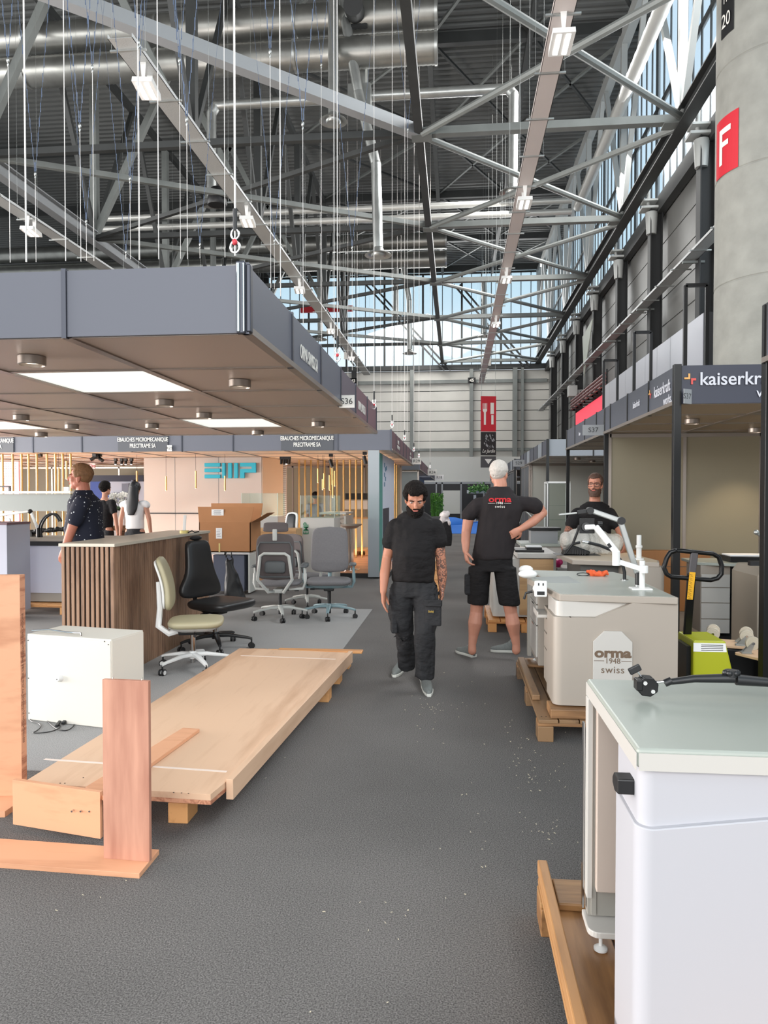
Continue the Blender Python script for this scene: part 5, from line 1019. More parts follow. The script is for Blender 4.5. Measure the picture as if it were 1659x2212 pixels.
o = thing('display_desk', 'white and grey desk behind the oak fronted desk with black trays', 'desk', (1.35, 10.2, .146)); MB().b2((.95, 10.25, 0), (1.9, 10.9, .9)).build('desk_body', bw_, o); MB().b2((.9, 10.2, .9), (1.95, 10.95, .94)).build('desk_top', btop, o, bevel=.004); MB().b2((1.05, 10.3, .94), (1.42, 10.6, 1.12)).build('grey_riser', signg, o); MB().b2((1.02, 10.26, 1.12), (1.46, 10.64, 1.16)).build('black_tray', blackm, o, bevel=.005); MB().b2((1.5, 10.26, 1.0), (1.75, 10.6, 1.04)).build('black_tray', blackm, o, bevel=.005)
m = MB(); a, b = at(1147, 1140, 10.4), at(1130, 1098, 10.4); m.cyl(at(1162, 1130, 10.4), b, .014).cyl(b, at(1122, 1130, 10.4), .012).ball(b, .02); tag(m.build('desk_lamp', galv, smooth=True), 'small jointed lamp on the white desk behind the man in shorts', 'lamp')
pinkm = mat('pink_foil', s2l(226, 60, 130), .35); m = MB(); c = at(1198, 1216, 9.2); rr = random.Random(2)
for k in range(14): m.ball(c + Vector((rr.uniform(-.07, .07), rr.uniform(-.05, .05), rr.uniform(-.04, .03))), rr.uniform(.03, .05), 8, 6)
q = bake(m.build('pink_package', pinkm), .012, 1); clothes_noise(q, .012, 14); tag(q, 'pink foil package between the two benches', 'package')
o = thing('storage_box', 'white box standing under the pink package', 'box', (1.33, 9.25, .146)); MB().b2((1.24, 9.05, .146), (1.5, 9.5, c.z - .05)).build('box_body', bw_, o, bevel=.004)
# glass cabinet in the stand with the paler lit canopy
o = thing('glass_cabinet', 'tall white framed glass display cabinet in the stand with the paler lit canopy', 'cabinet', (2.35, 15.4, 0)); gclear = glassmat('clear_glass', (.93, .97, .95), gloss=.03)
xa, xb = at(1181, 1100, 15.3).x, at(1232, 1100, 15.3).x; zt = at(1200, 1040, 15.3).z
for x in (xa, xb - .03):
    for y in (15.3, 15.75): MB().b2((x, y, 0), (x + .03, y + .03, zt)).build('upright', whitep, o)
for z in (zt - .04, .35): MB().b2((xa, 15.3, z), (xb, 15.78, z + .04)).build('frame_panel', whitep, o)
for z in (.75, 1.1, 1.4): MB().b2((xa, 15.32, z), (xb, 15.76, z + .008)).build('glass_shelf', gclear, o)
MB().b2((xa + .03, 15.305, .4), (xb - .03, 15.31, zt - .04)).build('glass_door', gclear, o); MB().b2((xa, 15.3, 0), (xb, 15.78, .35)).build('cabinet_base', bw_, o)
# ---- inside the dark canopied stand
cb = woodmat('brown_cardboard', s2l(118, 78, 42), s2l(150, 102, 58), 'Z', .6)
o = thing('cardboard_carton', 'tall brown cardboard carton standing flat against the back wall', 'carton', (2.75, 10.4, 0)); MB().b2((2.22, 10.36, 0), (3.5, 10.6, .84)).build('carton_body', cb, o, bevel=.006); MB().b2((2.23, 10.355, .62), (3.49, 10.362, .63)).build('flap_seam', brn, o)
text('Critical', .05, mat('cardboard_print', s2l(190, 150, 100), .7), o, (3.3, 10.352, .54))
x = at(1421, 1252, 10.35); q = MB().b2((x.x - .055, 10.345, x.z - .1), (x.x + .055, 10.352, x.z + .1)).build('energy_label', paper, o)
for k, c_ in enumerate((s2l(60, 160, 70), s2l(170, 200, 60), s2l(240, 210, 40), s2l(230, 130, 40), s2l(200, 50, 40))): MB().b2((x.x - .045, 10.34, x.z + .07 - .016 * k), (x.x - .015 + .008 * k, 10.344, x.z + .08 - .016 * k)).build('rating_bar', mat('rating_%d' % k, c_, .6), q)
def drawer_desk(label, x0, x1, y0, y1, zt, topm, body, left=True):
    o = thing('workbench', label, 'workbench', ((x0 + x1) / 2, (y0 + y1) / 2, 0))
    MB().prism([(x0, y0 + .2), (x0 + .3, y0 + .06), (x1 - .3, y0), (x1, y0 + .1), (x1, y1), (x0, y1)], zt - .03, zt, 'XY').build('bench_top', topm, o, bevel=.004)
    MB().b2((x0 + .3, y1 - .1, .12), (x1 - .05, y1 - .02, zt - .03)).build('back_panel', body, o)
    for xs in (x0 + .03, x1 - .33):
        c_ = MB().b2((xs, y0 + .18, .16), (xs + .3, y1 - .1, zt - .03)).build('drawer_unit', bw_dim, o)
        for a, b in ((.17, .33), (.34, .52), (.53, .7), (.71, .86)): MB().b2((xs + .005, y0 + .165, a * zt), (xs + .295, y0 + .18, b * zt)).build('drawer_front', bw_, c_, bevel=.002)
    MB().b2((x0 + .33, y0 + .3, .1), (x1 - .33, y1 - .15, .5)).build('motor_box', blackm, o); MB().b2((x0 + .2, y0 + .2, 0), (x1 - .2, y1 - .2, .12)).build('plinth', black, o)
    m = MB(); m.tube([(x0 + .36, y0 + .2, zt - .1), (x0 + .5, y0 + .15, zt - .2), (x0 + .55, y0 + .12, zt - .34)], .012, 8); m.build('hose', black, o, smooth=True); return o
drawer_desk('dark bench with white drawer stack behind the pallet truck', 2.55, 3.75, 7.75, 8.5, .9, btop, blackm)
c = at(1570, 1199, 8.1); tag(MB().b2((c.x - .02, 7.95, .902), (c.x + .45, 8.3, .96)).build('tool_tray', blackm, bevel=.006), 'black tool tray on the dark bench behind the pallet truck', 'tray'); tag(MB().b2((c.x, 8.0, .962), (c.x + .4, 8.25, .975)).build('booklet', paper), 'beige folder on the black tool tray', 'booklet')
o = thing('workbench', 'beige bench side with white cable loops at the right edge', 'workbench', (3.2, 6.6, 0)); x0 = at(1636, 1300, 6.6).x; m = MB(); m.prism([(x0, .14)] + [(x0, .9), (x0 + .05, .97), (x0 + .9, .97), (x0 + .9, .14)], 6.6, 7.2); m.build('side_cover', mat('dark_beige_cover', s2l(150, 140, 126), .5), o, bevel=.01)
c = at(1653, 1336, 6.58); MB().cyl(c, c + Vector((0, .02, 0)), .035, n=20).build('cable_port', black, o); m = MB()
for cx, cz, r in ((.24, .68, .2), (.26, .42, .2)): m.tube([(x0 + cx + r * math.cos(a), 6.585, cz + r * math.sin(a)) for a in [PI * (.5 + .5 * j / 10) for j in range(11)]], .006, 6)
m.build('cable_loop', white, o, smooth=True)
MB().b2((x0 - .1, 6.5, 1.0), (x0 + 1, 6.56, 1.04)).build('bar_rest', black, o)
m = MB(); a, b = at(1634, 1150, 6.7), at(1680, 1190, 6.7); m.cyl(a, b, .014).ball(a, .024); m.cyl(b, (b.x, 6.75, .97), .012); tag(m.build('desk_lamp', galv, smooth=True), 'end of a jointed lamp arm at the right edge', 'lamp')
# ---- pallet truck
o = thing('pallet_truck', 'pallet truck with black loop handle and lime green body', 'pallet truck', (1.95, 5.35, 0)); Yj = 5.3; J = lambda px, py, y=Yj: at(px, py, y)
lime = mat('lime_green_lacquer', s2l(168, 172, 22), .4); loop = [(1462, 1189), (1540, 1196), (1553, 1204), (1559, 1222), (1558, 1240), (1550, 1249), (1535, 1253), (1450, 1246), (1440, 1240), (1434, 1226), (1440, 1206), (1448, 1193), (1462, 1189)]
pts = []
for k in range(len(loop) - 1):
    for j in range(3): t = j / 3; pts.append(J(loop[k][0] * (1 - t) + loop[k + 1][0] * t, loop[k][1] * (1 - t) + loop[k + 1][1] * t))
pts.append(pts[0]); MB().tube(pts, .0165, 10).build('loop_handle', blackm, o, smooth='all')
MB().bar(J(1500, 1193), J(1494, 1240), .05, .03).build('handle_stem', mat('grey_lacquer', s2l(72, 68, 70), .4), o, bevel=.006); MB().bar(J(1494, 1238), J(1484, 1375, 5.4), .055, .035).build('tiller', blackm, o, bevel=.008)
q = MB().bar(J(1496, 1236, Yj - .02), J(1490, 1295, Yj - .005), .04, .004, up=(0, 1, 0)).build('warning_label', mat('yellow_label', s2l(226, 168, 30), .5), o)
m = MB()
for k in range(7): p_ = J(1493.5 - .7 * k, 1243 + 8 * k, Yj - .045 + .002 * k); m.tube([p_ + Vector((-.01, 0, .008)), p_ + Vector((.008, 0, .004)), p_ + Vector((-.006, 0, -.006)), p_ + Vector((.01, 0, -.008))], .0012, 4)
m.build('label_pictograms', black, q)
xa, xb, zt = J(1483, 1370).x, J(1551, 1370).x, J(1500, 1375).z; m = MB(); m.prism([(xa, .06), (xb + .12, .06), (xb + .07, .3), (xb, zt), (xa, zt)], 5.15, 5.5); g = m.build('hydraulic_cover', lime, o, bevel=.012)
MB().prism([(xa + .0, zt - .075), (xb + .005, zt - .075), (xb - .003, zt - .015), (xa, zt - .015)], 5.146, 5.1495).build('white_sticker', paper, g); m = MB()
for k in range(4): m.b2((xa + .05, 5.143, zt - .026 - .012 * k), (xb - .02, 5.1455, zt - .03 - .012 * k))
m.build('sticker_text_lines', black, g); MB().b2((xa - .03, 5.2, .05), (xa + .0, 5.45, zt - .05)).build('lifting_linkage', blackm, o)
for x in (1.78, 2.12): MB().b2((x, 5.5, .07), (x + .15, 6.5, .13)).build('fork', blackm, o, bevel=.008)
for x in (1.9, 2.05): MB().cyl((x, 5.3, .09), (x + .05, 5.3, .09), .09, n=20).build('steering_wheel', black, o, smooth=True)
# ---- castor dollies
ply = woodmat('plywood_face', s2l(186, 142, 106), s2l(226, 190, 156), 'X', 1.3, .55); wheel_m = mat('cream_castor_wheel', s2l(206, 196, 178), .45)
def dolly(label, c, rz, tiltx=0, up=True, hx=.26, hy=.19, angs=(-.75, -.5, -.9, -.6)):
    o = thing('castor_dolly', label, 'dolly', c, rz); o.rotation_euler = (tiltx, 0, rz); WM[o.name] = Matrix.Translation(c) @ Euler((tiltx, 0, rz)).to_matrix().to_4x4()
    MB().prism(rr_poly(-hx, -hy, hx, hy, .03), 0, .018, 'XY').build('plywood_board', ply, o, world=False, bevel=.002); s = 1 if up else -1; z0 = .018 if up else 0
    for k, (x, y) in enumerate(((.06 - hx, .06 - hy), (hx - .06, .06 - hy), (hx - .06, hy - .06), (.06 - hx, hy - .06))):
        a = angs[k]; M = Matrix.Translation((x, y, z0)) @ Matrix.Rotation(a, 4, 'Z') @ Matrix.Scale(s, 4, (0, 0, 1)); q = MB()
        q.box((0, 0, .004), (.07, .07, .006), M=M); q.prism([(-.03, .006), (.03, .006), (.055, .075), (.035, .08)], -.022, -.018, 'XZ', M); q.prism([(-.03, .006), (.03, .006), (.055, .075), (.035, .08)], .018, .022, 'XZ', M); f_ = q.build('castor_fork', galv, o, world=False)
        w_ = MB(); w_.cyl(M @ Vector((.045, -.015, .075)), M @ Vector((.045, .015, .075)), .05, n=28); w_.cyl(M @ Vector((.045, -.017, .075)), M @ Vector((.045, .017, .075)), .036, n=28).build('castor_wheel', wheel_m, f_, world=False, smooth=True, bevel=.003); w_2 = MB().cyl(M @ Vector((.045, -.026, .075)), M @ Vector((.045, .026, .075)), .01, n=12).build('axle', chrome, f_, world=False)
    return o
tag(MB().b2((2.05, 4.95, 0), (2.5, 5.5, .4)).build('plastic_crate', black, bevel=.01), 'black plastic crate under the upturned dollies', 'crate') if False else None
o = thing('plastic_crate', 'black plastic crate carrying the upturned castor dolly', 'crate', (2.55, 5.55, 0)); MB().b2((2.3, 5.3, 0), (2.85, 5.75, .42)).build('crate_body', black, o, bevel=.01)
c = gz(1602, 1392, .45); dolly('upturned plywood dolly with cream castors behind the lime green body', (2.36, 5.5, .43), R(28), 0)
dolly('plywood dolly lying lower in front at the right edge', (2.75, 5.0, .17), R(-20), 0, up=False) if False else None
dolly('small upturned dolly with one cream castor showing above the lime green body', (2.14, 6.02, .41), R(-20), 0, hx=.18, hy=.14, angs=(0, .1, -.1, .2))
o = thing('plastic_crate', 'black plastic crate under the small dolly behind the pallet truck', 'crate', (2.18, 6.05, 0)); MB().b2((2.02, 5.86, 0), (2.38, 6.25, .405)).build('crate_body', black, o, bevel=.01)
pallet('worn pallet on the floor behind the pallet truck', 2.2, 6.6, 3.1, 7.5, wood=pine_o, seed=9)
tag(MB().box((2.95, 5.05, .2), (.75, .5, .018), R(-25)).box((2.95, 5.05, .1), (.5, .4, .2), R(-25)).build('plywood_offcut', ply, bevel=.002), 'plywood offcut stack low at the right edge beside the post', 'plywood')
# electrical column
o = thing('service_tower', 'white wire loop shelf standing beside the glass cabinet', 'stand', (0, 0, 0)) if False else None
# ================================================================== left side of the aisle
tag(MB().b2((-9, 3.95, 0), (-1.17, 10.1, .006)).build('carpet', floor_l), 'light grey carpet lying under the large left canopy', 'carpet')
walnut = woodmat('warm_walnut_slat', s2l(112, 84, 66), s2l(160, 126, 102), 'Z', 3.5, .5); gap_m = mat('black_felt', s2l(14, 14, 15), .9)
o = thing('reception_counter', 'long reception counter clad in vertical walnut slats with a cream top', 'counter', (-3.15, 7.2, 0)); CA, CB, cz = 5.97, 8.4, 1.19
MB().b2((-3.41, CA + .02, .0), (-2.97, CB, cz - .03)).build('counter_body', gap_m, o)
MB().prism([(-3.44, CA - .01), (-2.93, CA - .01), (-2.93, CB), (-3.44, CB)], cz - .028, cz, 'XY').build('counter_top', mat('cream_counter_top', s2l(212, 204, 188), .3), o, bevel=.003)
k = 0; x = -3.42
while x < -2.95: MB().b2((x, CA, .005), (x + .0265, CA + .022, cz - .03)).build('end_slat', walnut, o, bevel=.002); x += .0445
for k in range(54): y = CA + .002 + k * .0449; MB().b2((-2.972, y, .005), (-2.945, y + .036, cz - .03)).build('side_slat', walnut, o) if y + .036 < CB else None
p = at(398, 1150, 7.75); tp = MB(); tp.lathe([(.05, 0), (.05, .03), (.03, .03), (.03, 0)], 20, (p.x, 7.75, cz)); tag(tp.build('tape_roll', mat('masking_tape', s2l(216, 200, 128), .6), smooth=True), 'yellowish tape roll on the slatted counter', 'tape')
q = MB().bar((p.x, 7.75, cz + .03), (p.x - .01, 7.8, cz + .2), .035, .008, up=(0, 1, 0)); tag(q.build('phone_stand', whitep, bevel=.004), 'upright white phone standing in the tape roll', 'phone')
tag(MB().tube([(p.x + .06, 7.7, cz + .008), (p.x + .1, 7.72, cz + .03), (p.x + .14, 7.7, cz + .012), (p.x + .17, 7.74, cz + .02), (p.x + .12, 7.78, cz + .01)], .007, 6).build('cable', black, smooth=True), 'small black cable coil beside the tape roll', 'cable')
# white cabinet with cord
o = thing('cabinet', 'low white cabinet turned with its back and cable outlet to the aisle', 'cabinet', (-2.72, 5.2, .006)); a, b = gz(60, 1555, .006), gz(241, 1575, .006); d = (b - a).normalized(); n_ = Vector((-d.y, d.x, 0)); L = (b - a).length; hz = .615
def cq(u, v, z): q = a + d * u + n_ * v; return (q.x, q.y, .006 + z)
def cbox(u0, u1, v0, v1, z0, z1, name, m, par, **k): vs = [cq(u, v, z) for z in (z0, z1) for u, v in ((u0, v0), (u1, v0), (u1, v1), (u0, v1))]; return MB().add(vs, [(3, 2, 1, 0), (4, 5, 6, 7), (0, 1, 5, 4), (1, 2, 6, 5), (2, 3, 7, 6), (3, 0, 4, 7)]).build(name, m, par, **k)
cabw = mat('warm_white_cabinet', s2l(216, 212, 202), .5)
cbox(0, L, .006, .36, 0, hz, 'cabinet_body', cabw, o, bevel=.002); bp_ = cbox(.004, L - .004, 0, .006, .004, hz - .012, 'back_panel', cabw, o, bevel=.001)
cbox(L, L + .003, .012, .36, .01, hz - .012, 'side_seam', cabw, o)
for u, z in ((.012, .57), (L - .02, .58), (L - .05, .6), (.012, .3), (L - .02, .3), (.012, .05), (L - .02, .03)): MB().cyl(cq(u, -.003, z), cq(u, 0, z), .004, n=8).build('screw', steel_k, o)
c = Vector(cq(.285, 0, .32)); MB().lathe([(.026, 0), (.024, .006), (.016, .03), (.012, .032)], 20, (0, 0, 0), Matrix.Translation(c) @ (-n_).to_track_quat('Z', 'Y').to_matrix().to_4x4()).build('cable_outlet', whitep, o, smooth=True)
MB().tube([cq(.0, .05, hz + .015), cq(.15, .05, hz + .03), cq(.3, .05, hz + .02), cq(.42, .05, hz + .02), cq(.42, .05, hz)], .006, 8).build('rail_handle', chrome, o, smooth=True)
cl = [Vector(c) - n_ * .035] + [at(*p_, y) for p_, y in (((129, 1478), 4.98), ((126, 1496), 4.96), ((141, 1520), 4.93), ((152, 1535), 4.9))] + [gz(x_, y_, .012) for x_, y_ in ((160, 1560), (155, 1572), (140, 1578), (120, 1573), (100, 1556), (82, 1549), (66, 1551), (68, 1558), (84, 1563), (88, 1570), (80, 1578), (72, 1583), (88, 1583), (110, 1580), (126, 1574), (130, 1568), (122, 1566))]
def smooth_path(P_, n=5):
    out = []
    for k in range(len(P_) - 1):
        p0, p1, p2, p3 = P_[max(k - 1, 0)], P_[k], P_[k + 1], P_[min(k + 2, len(P_) - 1)]
        for j in range(n): t = j / n; out.append(.5 * ((2 * p1) + (p2 - p0) * t + (2 * p0 - 5 * p1 + 4 * p2 - p3) * t * t + (3 * p1 - p0 - 3 * p2 + p3) * t ** 3))
    return out + [P_[-1]]
co = thing('power_cord', 'black power cord with switch and plug trailing from the white cabinet to the carpet', 'cord', gz(120, 1575, .006)); MB().tube(smooth_path(cl), .0035, 6).build('cord', black, co, smooth=True)
MB().bar(gz(122, 1568, .02), gz(131, 1556, .02), .02, .014).build('inline_switch', black, co, bevel=.004); MB().bar(gz(136, 1562, .022), gz(146, 1554, .022), .026, .02).build('plug', black, co, bevel=.005)
for s in (-1, 1): MB().cyl(gz(145 + s * 2, 1553 + s, .024), gz(150 + s * 2, 1547 + s, .026), .0025, n=6).build('plug_pin', chrome, co)
# ---- office chairs
beige = mat('sage_beige_leatherette', s2l(172, 164, 134), .5); blk_l = mat('black_leatherette', s2l(30, 30, 31), .38); gfab = mat('mid_grey_fabric', s2l(112, 110, 112), .9, 0, .06, 60); gmesh = mat('taupe_grey_mesh', s2l(92, 84, 84), .85); teal = mat('pale_teal_plastic', s2l(128, 152, 158), .4); cgrey = mat('light_grey_plastic', s2l(186, 188, 184), .4); agrey = mat('armrest_grey', s2l(86, 90, 92), .6)
def star_base(o, m_, wheel, r=.31, z=.1, rot=0, hub=None, rim=None):
    b_ = MB(); 
    for k in range(5):
        a = rot + 2 * PI * k / 5; d = Vector((math.cos(a), math.sin(a), 0)); s = Vector((-d.y, d.x, 0)); M = Matrix((s, Vector((0, 0, 1)), d)).transposed()
        b_.loft([(d * .02 + Vector((0, 0, z + .035)), .032, .022, M, .7), (d * .12 + Vector((0, 0, z + .035)), .026, .018, M, .7), (d * (r - .04) + Vector((0, 0, z + .008)), .019, .013, M, .7), (d * r + Vector((0, 0, z - .004)), .015, .012, M, .7)], 10)
    b_.lathe([(.035, z), (.042, z + .03), (.03, z + .065)], 16); st = b_.build('star_base', m_, o, world=False, smooth=True)
    for k in range(5):
        a = rot + 2 * PI * k / 5; d = Vector((math.cos(a), math.sin(a), 0)); p = d * (r - .005); s = Vector((math.cos(a + 1.9), math.sin(a + 1.9), 0)); q = MB()
        q.cyl(p + Vector((0, 0, z)), p + Vector((0, 0, .05)), .008, n=8)
        for g in (-1, 1): q.cyl(p + s * g * .006 + Vector((0, 0, .03)), p + s * g * .024 + Vector((0, 0, .03)), .03, n=18)
        c_ = q.build('castor', wheel, st, world=False, smooth=True, bevel=.003)
        if rim: MB().cyl(p - s * .0255 + Vector((0, 0, .03)), p + s * .0255 + Vector((0, 0, .03)), .02, n=16).build('wheel_cap', rim, st, world=False) if False else MB().cyl(p - s * .0255 + Vector((0, 0, .03)), p + s * .0255 + Vector((0, 0, .03)), .02, n=16).build('wheel_cap', rim, o, world=False)
def cushion(name, m_, o, secs, sub=1, **k): q = MB(); q.loft(secs, 24); return q.build(name, m_, o, world=False, smooth='all', subd=sub, **k)
I3 = Matrix.Identity(3); RX = lambda d: Matrix.Rotation(R(d), 3, 'X')
def seat(o, m_, zt=.46, w_=.245, dep=.235, th=.075, y=.02):
    return cushion('seat', m_, o, [((0, y, zt - th), w_ * .8, dep * .82, I3, .5), ((0, y, zt - th * .75), w_, dep * .97, I3, .5), ((0, y, zt - th * .3), w_ * 1.01, dep, I3, .5), ((0, y, zt - .01), w_ * .95, dep * .94, I3, .5), ((0, y, zt), w_ * .7, dep * .7, I3, .5)])
def backrest(o, m_, z0, z1, wb, wt, y0, y1, th=.03, name='backrest', curve=.03, e=.45):
    secs = []
    for k in range(9):
        t = k / 8; zz_ = z0 + (z1 - z0) * t; w_ = wb + (wt - wb) * t; y = y0 + (y1 - y0) * t + curve * math.sin(t * PI); f = .8 if k in (0, 8) else 1; secs.append(((0, y, zz_), w_ * f, th * (.6 if k in (0, 8) else 1), I3, e))
    return cushion(name, m_, o, secs)
def armrest(o, s, m_, pad, x=.27, z=.66):
    q = MB(); q.tube([(s * .12, -.05, .37), (s * (x - .01), -.04, .38), (s * (x + .015), -.02, .45), (s * (x + .01), 0, .56)], .018, 8, [.014, .018, .02, .02]); q.tube([(s * (x + .01), 0, .55), (s * (x + .01), .01, z)], .014, 8); a = q.build('armrest_support', m_, o, world=False, smooth=True)
    q = MB(); q.loft([((s * x, .02, z), .04, .12, I3, .6), ((s * x, .02, z + .012), .045, .125, I3, .6), ((s * x, .02, z + .024), .036, .115, I3, .6)], 20); q.build('armrest_pad', pad, o, world=False, smooth='all')
def lift(o, m_, zt=.36, lo=.1, r=.022): MB().cyl((0, 0, lo), (0, 0, zt), r, n=16).build('gas_lift', m_, o, world=False, smooth=True)
def mech(o, m_, z=.37): q = MB(); q.b2((-.06, -.12, z - .05), (.06, .1, z)); q.build('tilt_mechanism', m_, o, world=False, bevel=.012); q = MB(); q.cyl((.06, .02, z - .03), (.2, .03, z - .03), .006, n=8); q.cyl((.17, .028, z - .03), (.22, .032, z - .03), .012, n=10); q.build('lever', black, o, world=False)
g0 = gz(392, 1450); ch = thing('office_chair', 'sage beige office chair with white five star base beside the slatted counter', 'office chair', (-2.42, 6.45, 0), R(-74)); ch.scale = (1.06, 1.06, 1.02)
seat(ch, beige, .47, .245, .24, .08, .03); q = MB(); q.loft([((0, .02, .36), .14, .15, I3, .6), ((0, .02, .385), .2, .2, I3, .6), ((0, .02, .4), .225, .22, I3, .5)], 22); q.build('seat_shell', whitep, ch, world=False, smooth=True)
backrest(ch, beige, .55, 1.03, .235, .19, -.19, -.28, .028, curve=.035); backrest(ch, whitep, .56, 1.0, .2, .15, -.225, -.31, .016, 'back_shell', .03)
q = MB(); q.tube([(0, -.1, .36), (0, -.2, .33), (0, -.29, .4), (0, -.275, .56), (0, -.29, .8)], .02, 8, [.028, .03, .028, .026, .018]); q.build('back_spine', whitep, ch, world=False, smooth=True); mech(ch, black); lift(ch, chrome, .34, .06); star_base(ch, whitep, black, .32, .1, R(24), rim=whitep)
ch = thing('office_chair', 'black leather office chair with tall waisted backrest behind the beige one', 'office chair', (at(466, 1390, 7.35).x, 7.35, 0), R(-115)); ch.scale = (1.12, 1.12, 1.06)
seat(ch, blk_l, .5, .27, .26, .1, .08)
cushion('backrest', blk_l, ch, [((0, -.17, .5), .2, .03, I3, .5), ((0, -.19, .53), .265, .045, I3, .5), ((0, -.2, .62), .26, .05, I3, .6), ((0, -.19, .7), .2, .05, I3, .7), ((0, -.2, .8), .165, .045, I3, .6), ((0, -.22, .95), .155, .042, I3, .6), ((0, -.235, 1.04), .145, .038, I3, .5), ((0, -.235, 1.07), .11, .025, I3, .5)])
q = MB(); q.tube([(0, -.1, .36), (0, -.24, .38), (0, -.27, .5), (0, -.27, 1.02)], .022, 8); q.ball((0, -.25, 1.09), (.075, .035, .025), 14, 8); q.build('back_bracket', black, ch, world=False, smooth=True); mech(ch, black, .4); lift(ch, chrome, .38, .1, .026); star_base(ch, black, black, .34, .1, R(50))
def mesh_chair(label, loc, rz, headrest=True):
    ch = thing('office_chair', label, 'office chair', loc, rz); seat(ch, gfab, .48, .25, .235, .07, .03)
    backrest(ch, gmesh, .5, 1.07, .235, .215, -.22, -.27, .016, curve=-.03)
    def rim(z0, z1, w0, w1, y0, y1, r, nm, m_): 
        pts = [];  
        for u, v in ((-1, 0), (-1, .15), (-1, .85), (-.85, 1), (.85, 1), (1, .85), (1, .15), (1, 0), (.8, -.03), (-.8, -.03), (-1, 0)): t = max(0, min(1, v)); pts.append(Vector((u * (w0 + (w1 - w0) * t), y0 + (y1 - y0) * t, z0 + (z1 - z0) * v)))
        MB().tube(pts, r, 8).build(nm, m_, ch, world=False, smooth=True)
    rim(.56, .96, .19, .2, -.275, -.3, .011, 'mesh_frame', agrey)
    q = MB(); q.tube([(-.05, -.1, .35), (-.09, -.24, .36), (-.2, -.31, .52), (-.165, -.33, .8), (-.12, -.33, .83), (.12, -.33, .83), (.165, -.33, .8), (.2, -.31, .52), (.09, -.24, .36), (.05, -.1, .35)], .019, 10); q.build('back_frame', cgrey, ch, world=False, smooth=True)
    q = MB(); q.loft([((0, -.3, .6), .1, .012, I3, .5), ((0, -.3, .62), .12, .02, I3, .5), ((0, -.3, .72), .12, .02, I3, .5), ((0, -.3, .74), .09, .012, I3, .5)], 20); q.build('lumbar_pad', agrey, ch, world=False, smooth='all')
    if headrest: q = MB(); q.b2((-.026, -.31, .98), (.026, -.285, 1.12)); q.build('headrest_stem', cgrey, ch, world=False, bevel=.01); backrest(ch, gmesh, 1.08, 1.2, .15, .14, -.26, -.24, .02, 'headrest', .01)
    for s in (-1, 1): armrest(ch, s, cgrey, agrey, .29, .64)
    mech(ch, cgrey, .38); lift(ch, black, .35, .06); star_base(ch, cgrey, black, .33, .11, R(70 if headrest else 30)); return ch
p = gz(603, 1338); mesh_chair('grey mesh office chair with headrest seen from behind on the light carpet', (p.x, p.y + .05, 0), R(3)).scale = (1.1, 1.1, 1.06)
p = gz(652, 1318); mesh_chair('second grey mesh office chair half hidden between its two neighbours', (p.x, p.y + .35, 0), R(-35), False)
p = gz(711, 1333); ch = thing('office_chair', 'grey upholstered office chair with pale teal base facing the aisle', 'office chair', (p.x, p.y, 0), PI + R(8)); ch.scale = (1.12, 1.12, 1.05); seat(ch, gfab, .5, .26, .25, .085, .03); backrest(ch, gfab, .54, 1.13, .235, .215, -.2, -.29, .032, curve=.02); q = MB(); q.loft([((0, .02, .38), .14, .13, I3, .6), ((0, .02, .41), .22, .2, I3, .6), ((0, .02, .43), .235, .22, I3, .5)], 22); q.build('seat_shell', teal, ch, world=False, smooth=True)
q = MB(); q.tube([(0, -.08, .37), (0, -.24, .4), (0, -.27, .6), (0, -.3, .9)], .024, 8); q.build('back_spine', teal, ch, world=False, smooth=True)
for s in (-1, 1): armrest(ch, s, teal, agrey, .28, .66)
mech(ch, black, .39); lift(ch, black, .36, .05); star_base(ch, teal, black, .33, .11, R(-55))
# ---- plywood sheet on pallets and loose boards
plyY = woodmat('pale_plywood_sheet', s2l(184, 142, 110), s2l(216, 180, 150), 'Y', 1.1, .5); plyR = woodmat('reddish_plywood', s2l(166, 112, 92), s2l(204, 150, 126), 'Z', 1.6, .5, 2.6); plyO = woodmat('orange_plywood', s2l(184, 126, 92), s2l(216, 160, 124), 'X', 1.5, .5); edge_m = woodmat('plywood_edge', s2l(150, 92, 68), s2l(206, 150, 118), 'Y', 9, .7, 5)
zt = .205; A_, B_, C_, D_ = gz(50, 1690, zt), gz(495, 1690, zt), gz(757, 1410, zt), gz(518, 1400, zt); A2 = gz(455, 1716, zt)
o = thing('plywood_sheet', 'large pale plywood sheet lying across two pallets along the aisle', 'plywood', ((A_ + C_) / 2) * Vector((1, 1, 0)) + Vector((0, 0, .155)))
MB().prism([(q.x, q.y) for q in (A_, A2, gz(512, 1668, zt), C_, D_)], zt - .03, zt, 'XY').build('sheet', plyY, o, bevel=.001); MB().prism([(q.x, q.y) for q in (A_, A2, gz(512, 1668, zt))] + [(C_.x, C_.y), (D_.x, D_.y)], zt - .05, zt - .03, 'XY').build('lower_ply', edge_m, o)
d = (C_ - B_).normalized(); n_ = Vector((d.y, -d.x, 0)); M = Matrix((n_, d, Vector((0, 0, 1)))).transposed().to_4x4(); M.translation = B_ - Vector((0, 0, zt)); LL = (C_ - B_).length
MB().b2((0, 0, 0), (.036, LL, .105)).v and MB().box((.002, LL / 2, zt - .035), (.036, LL, .1), M=M).build('edge_batten', plyY, o, bevel=.002)
rb = mat('chalky_rebate_line', s2l(226, 208, 196), .8); p1, p2 = gz(96, 1640, zt), gz(490, 1667, zt); p3, p4 = gz(520, 1416, zt), gz(725, 1424, zt)
for a, b in ((p1, p2), (p3, p4)): MB().bar(a + Vector((0, 0, .0004)), b + Vector((0, 0, .0004)), .02, .001).build('rebate_line', rb, o)
m = MB(); 
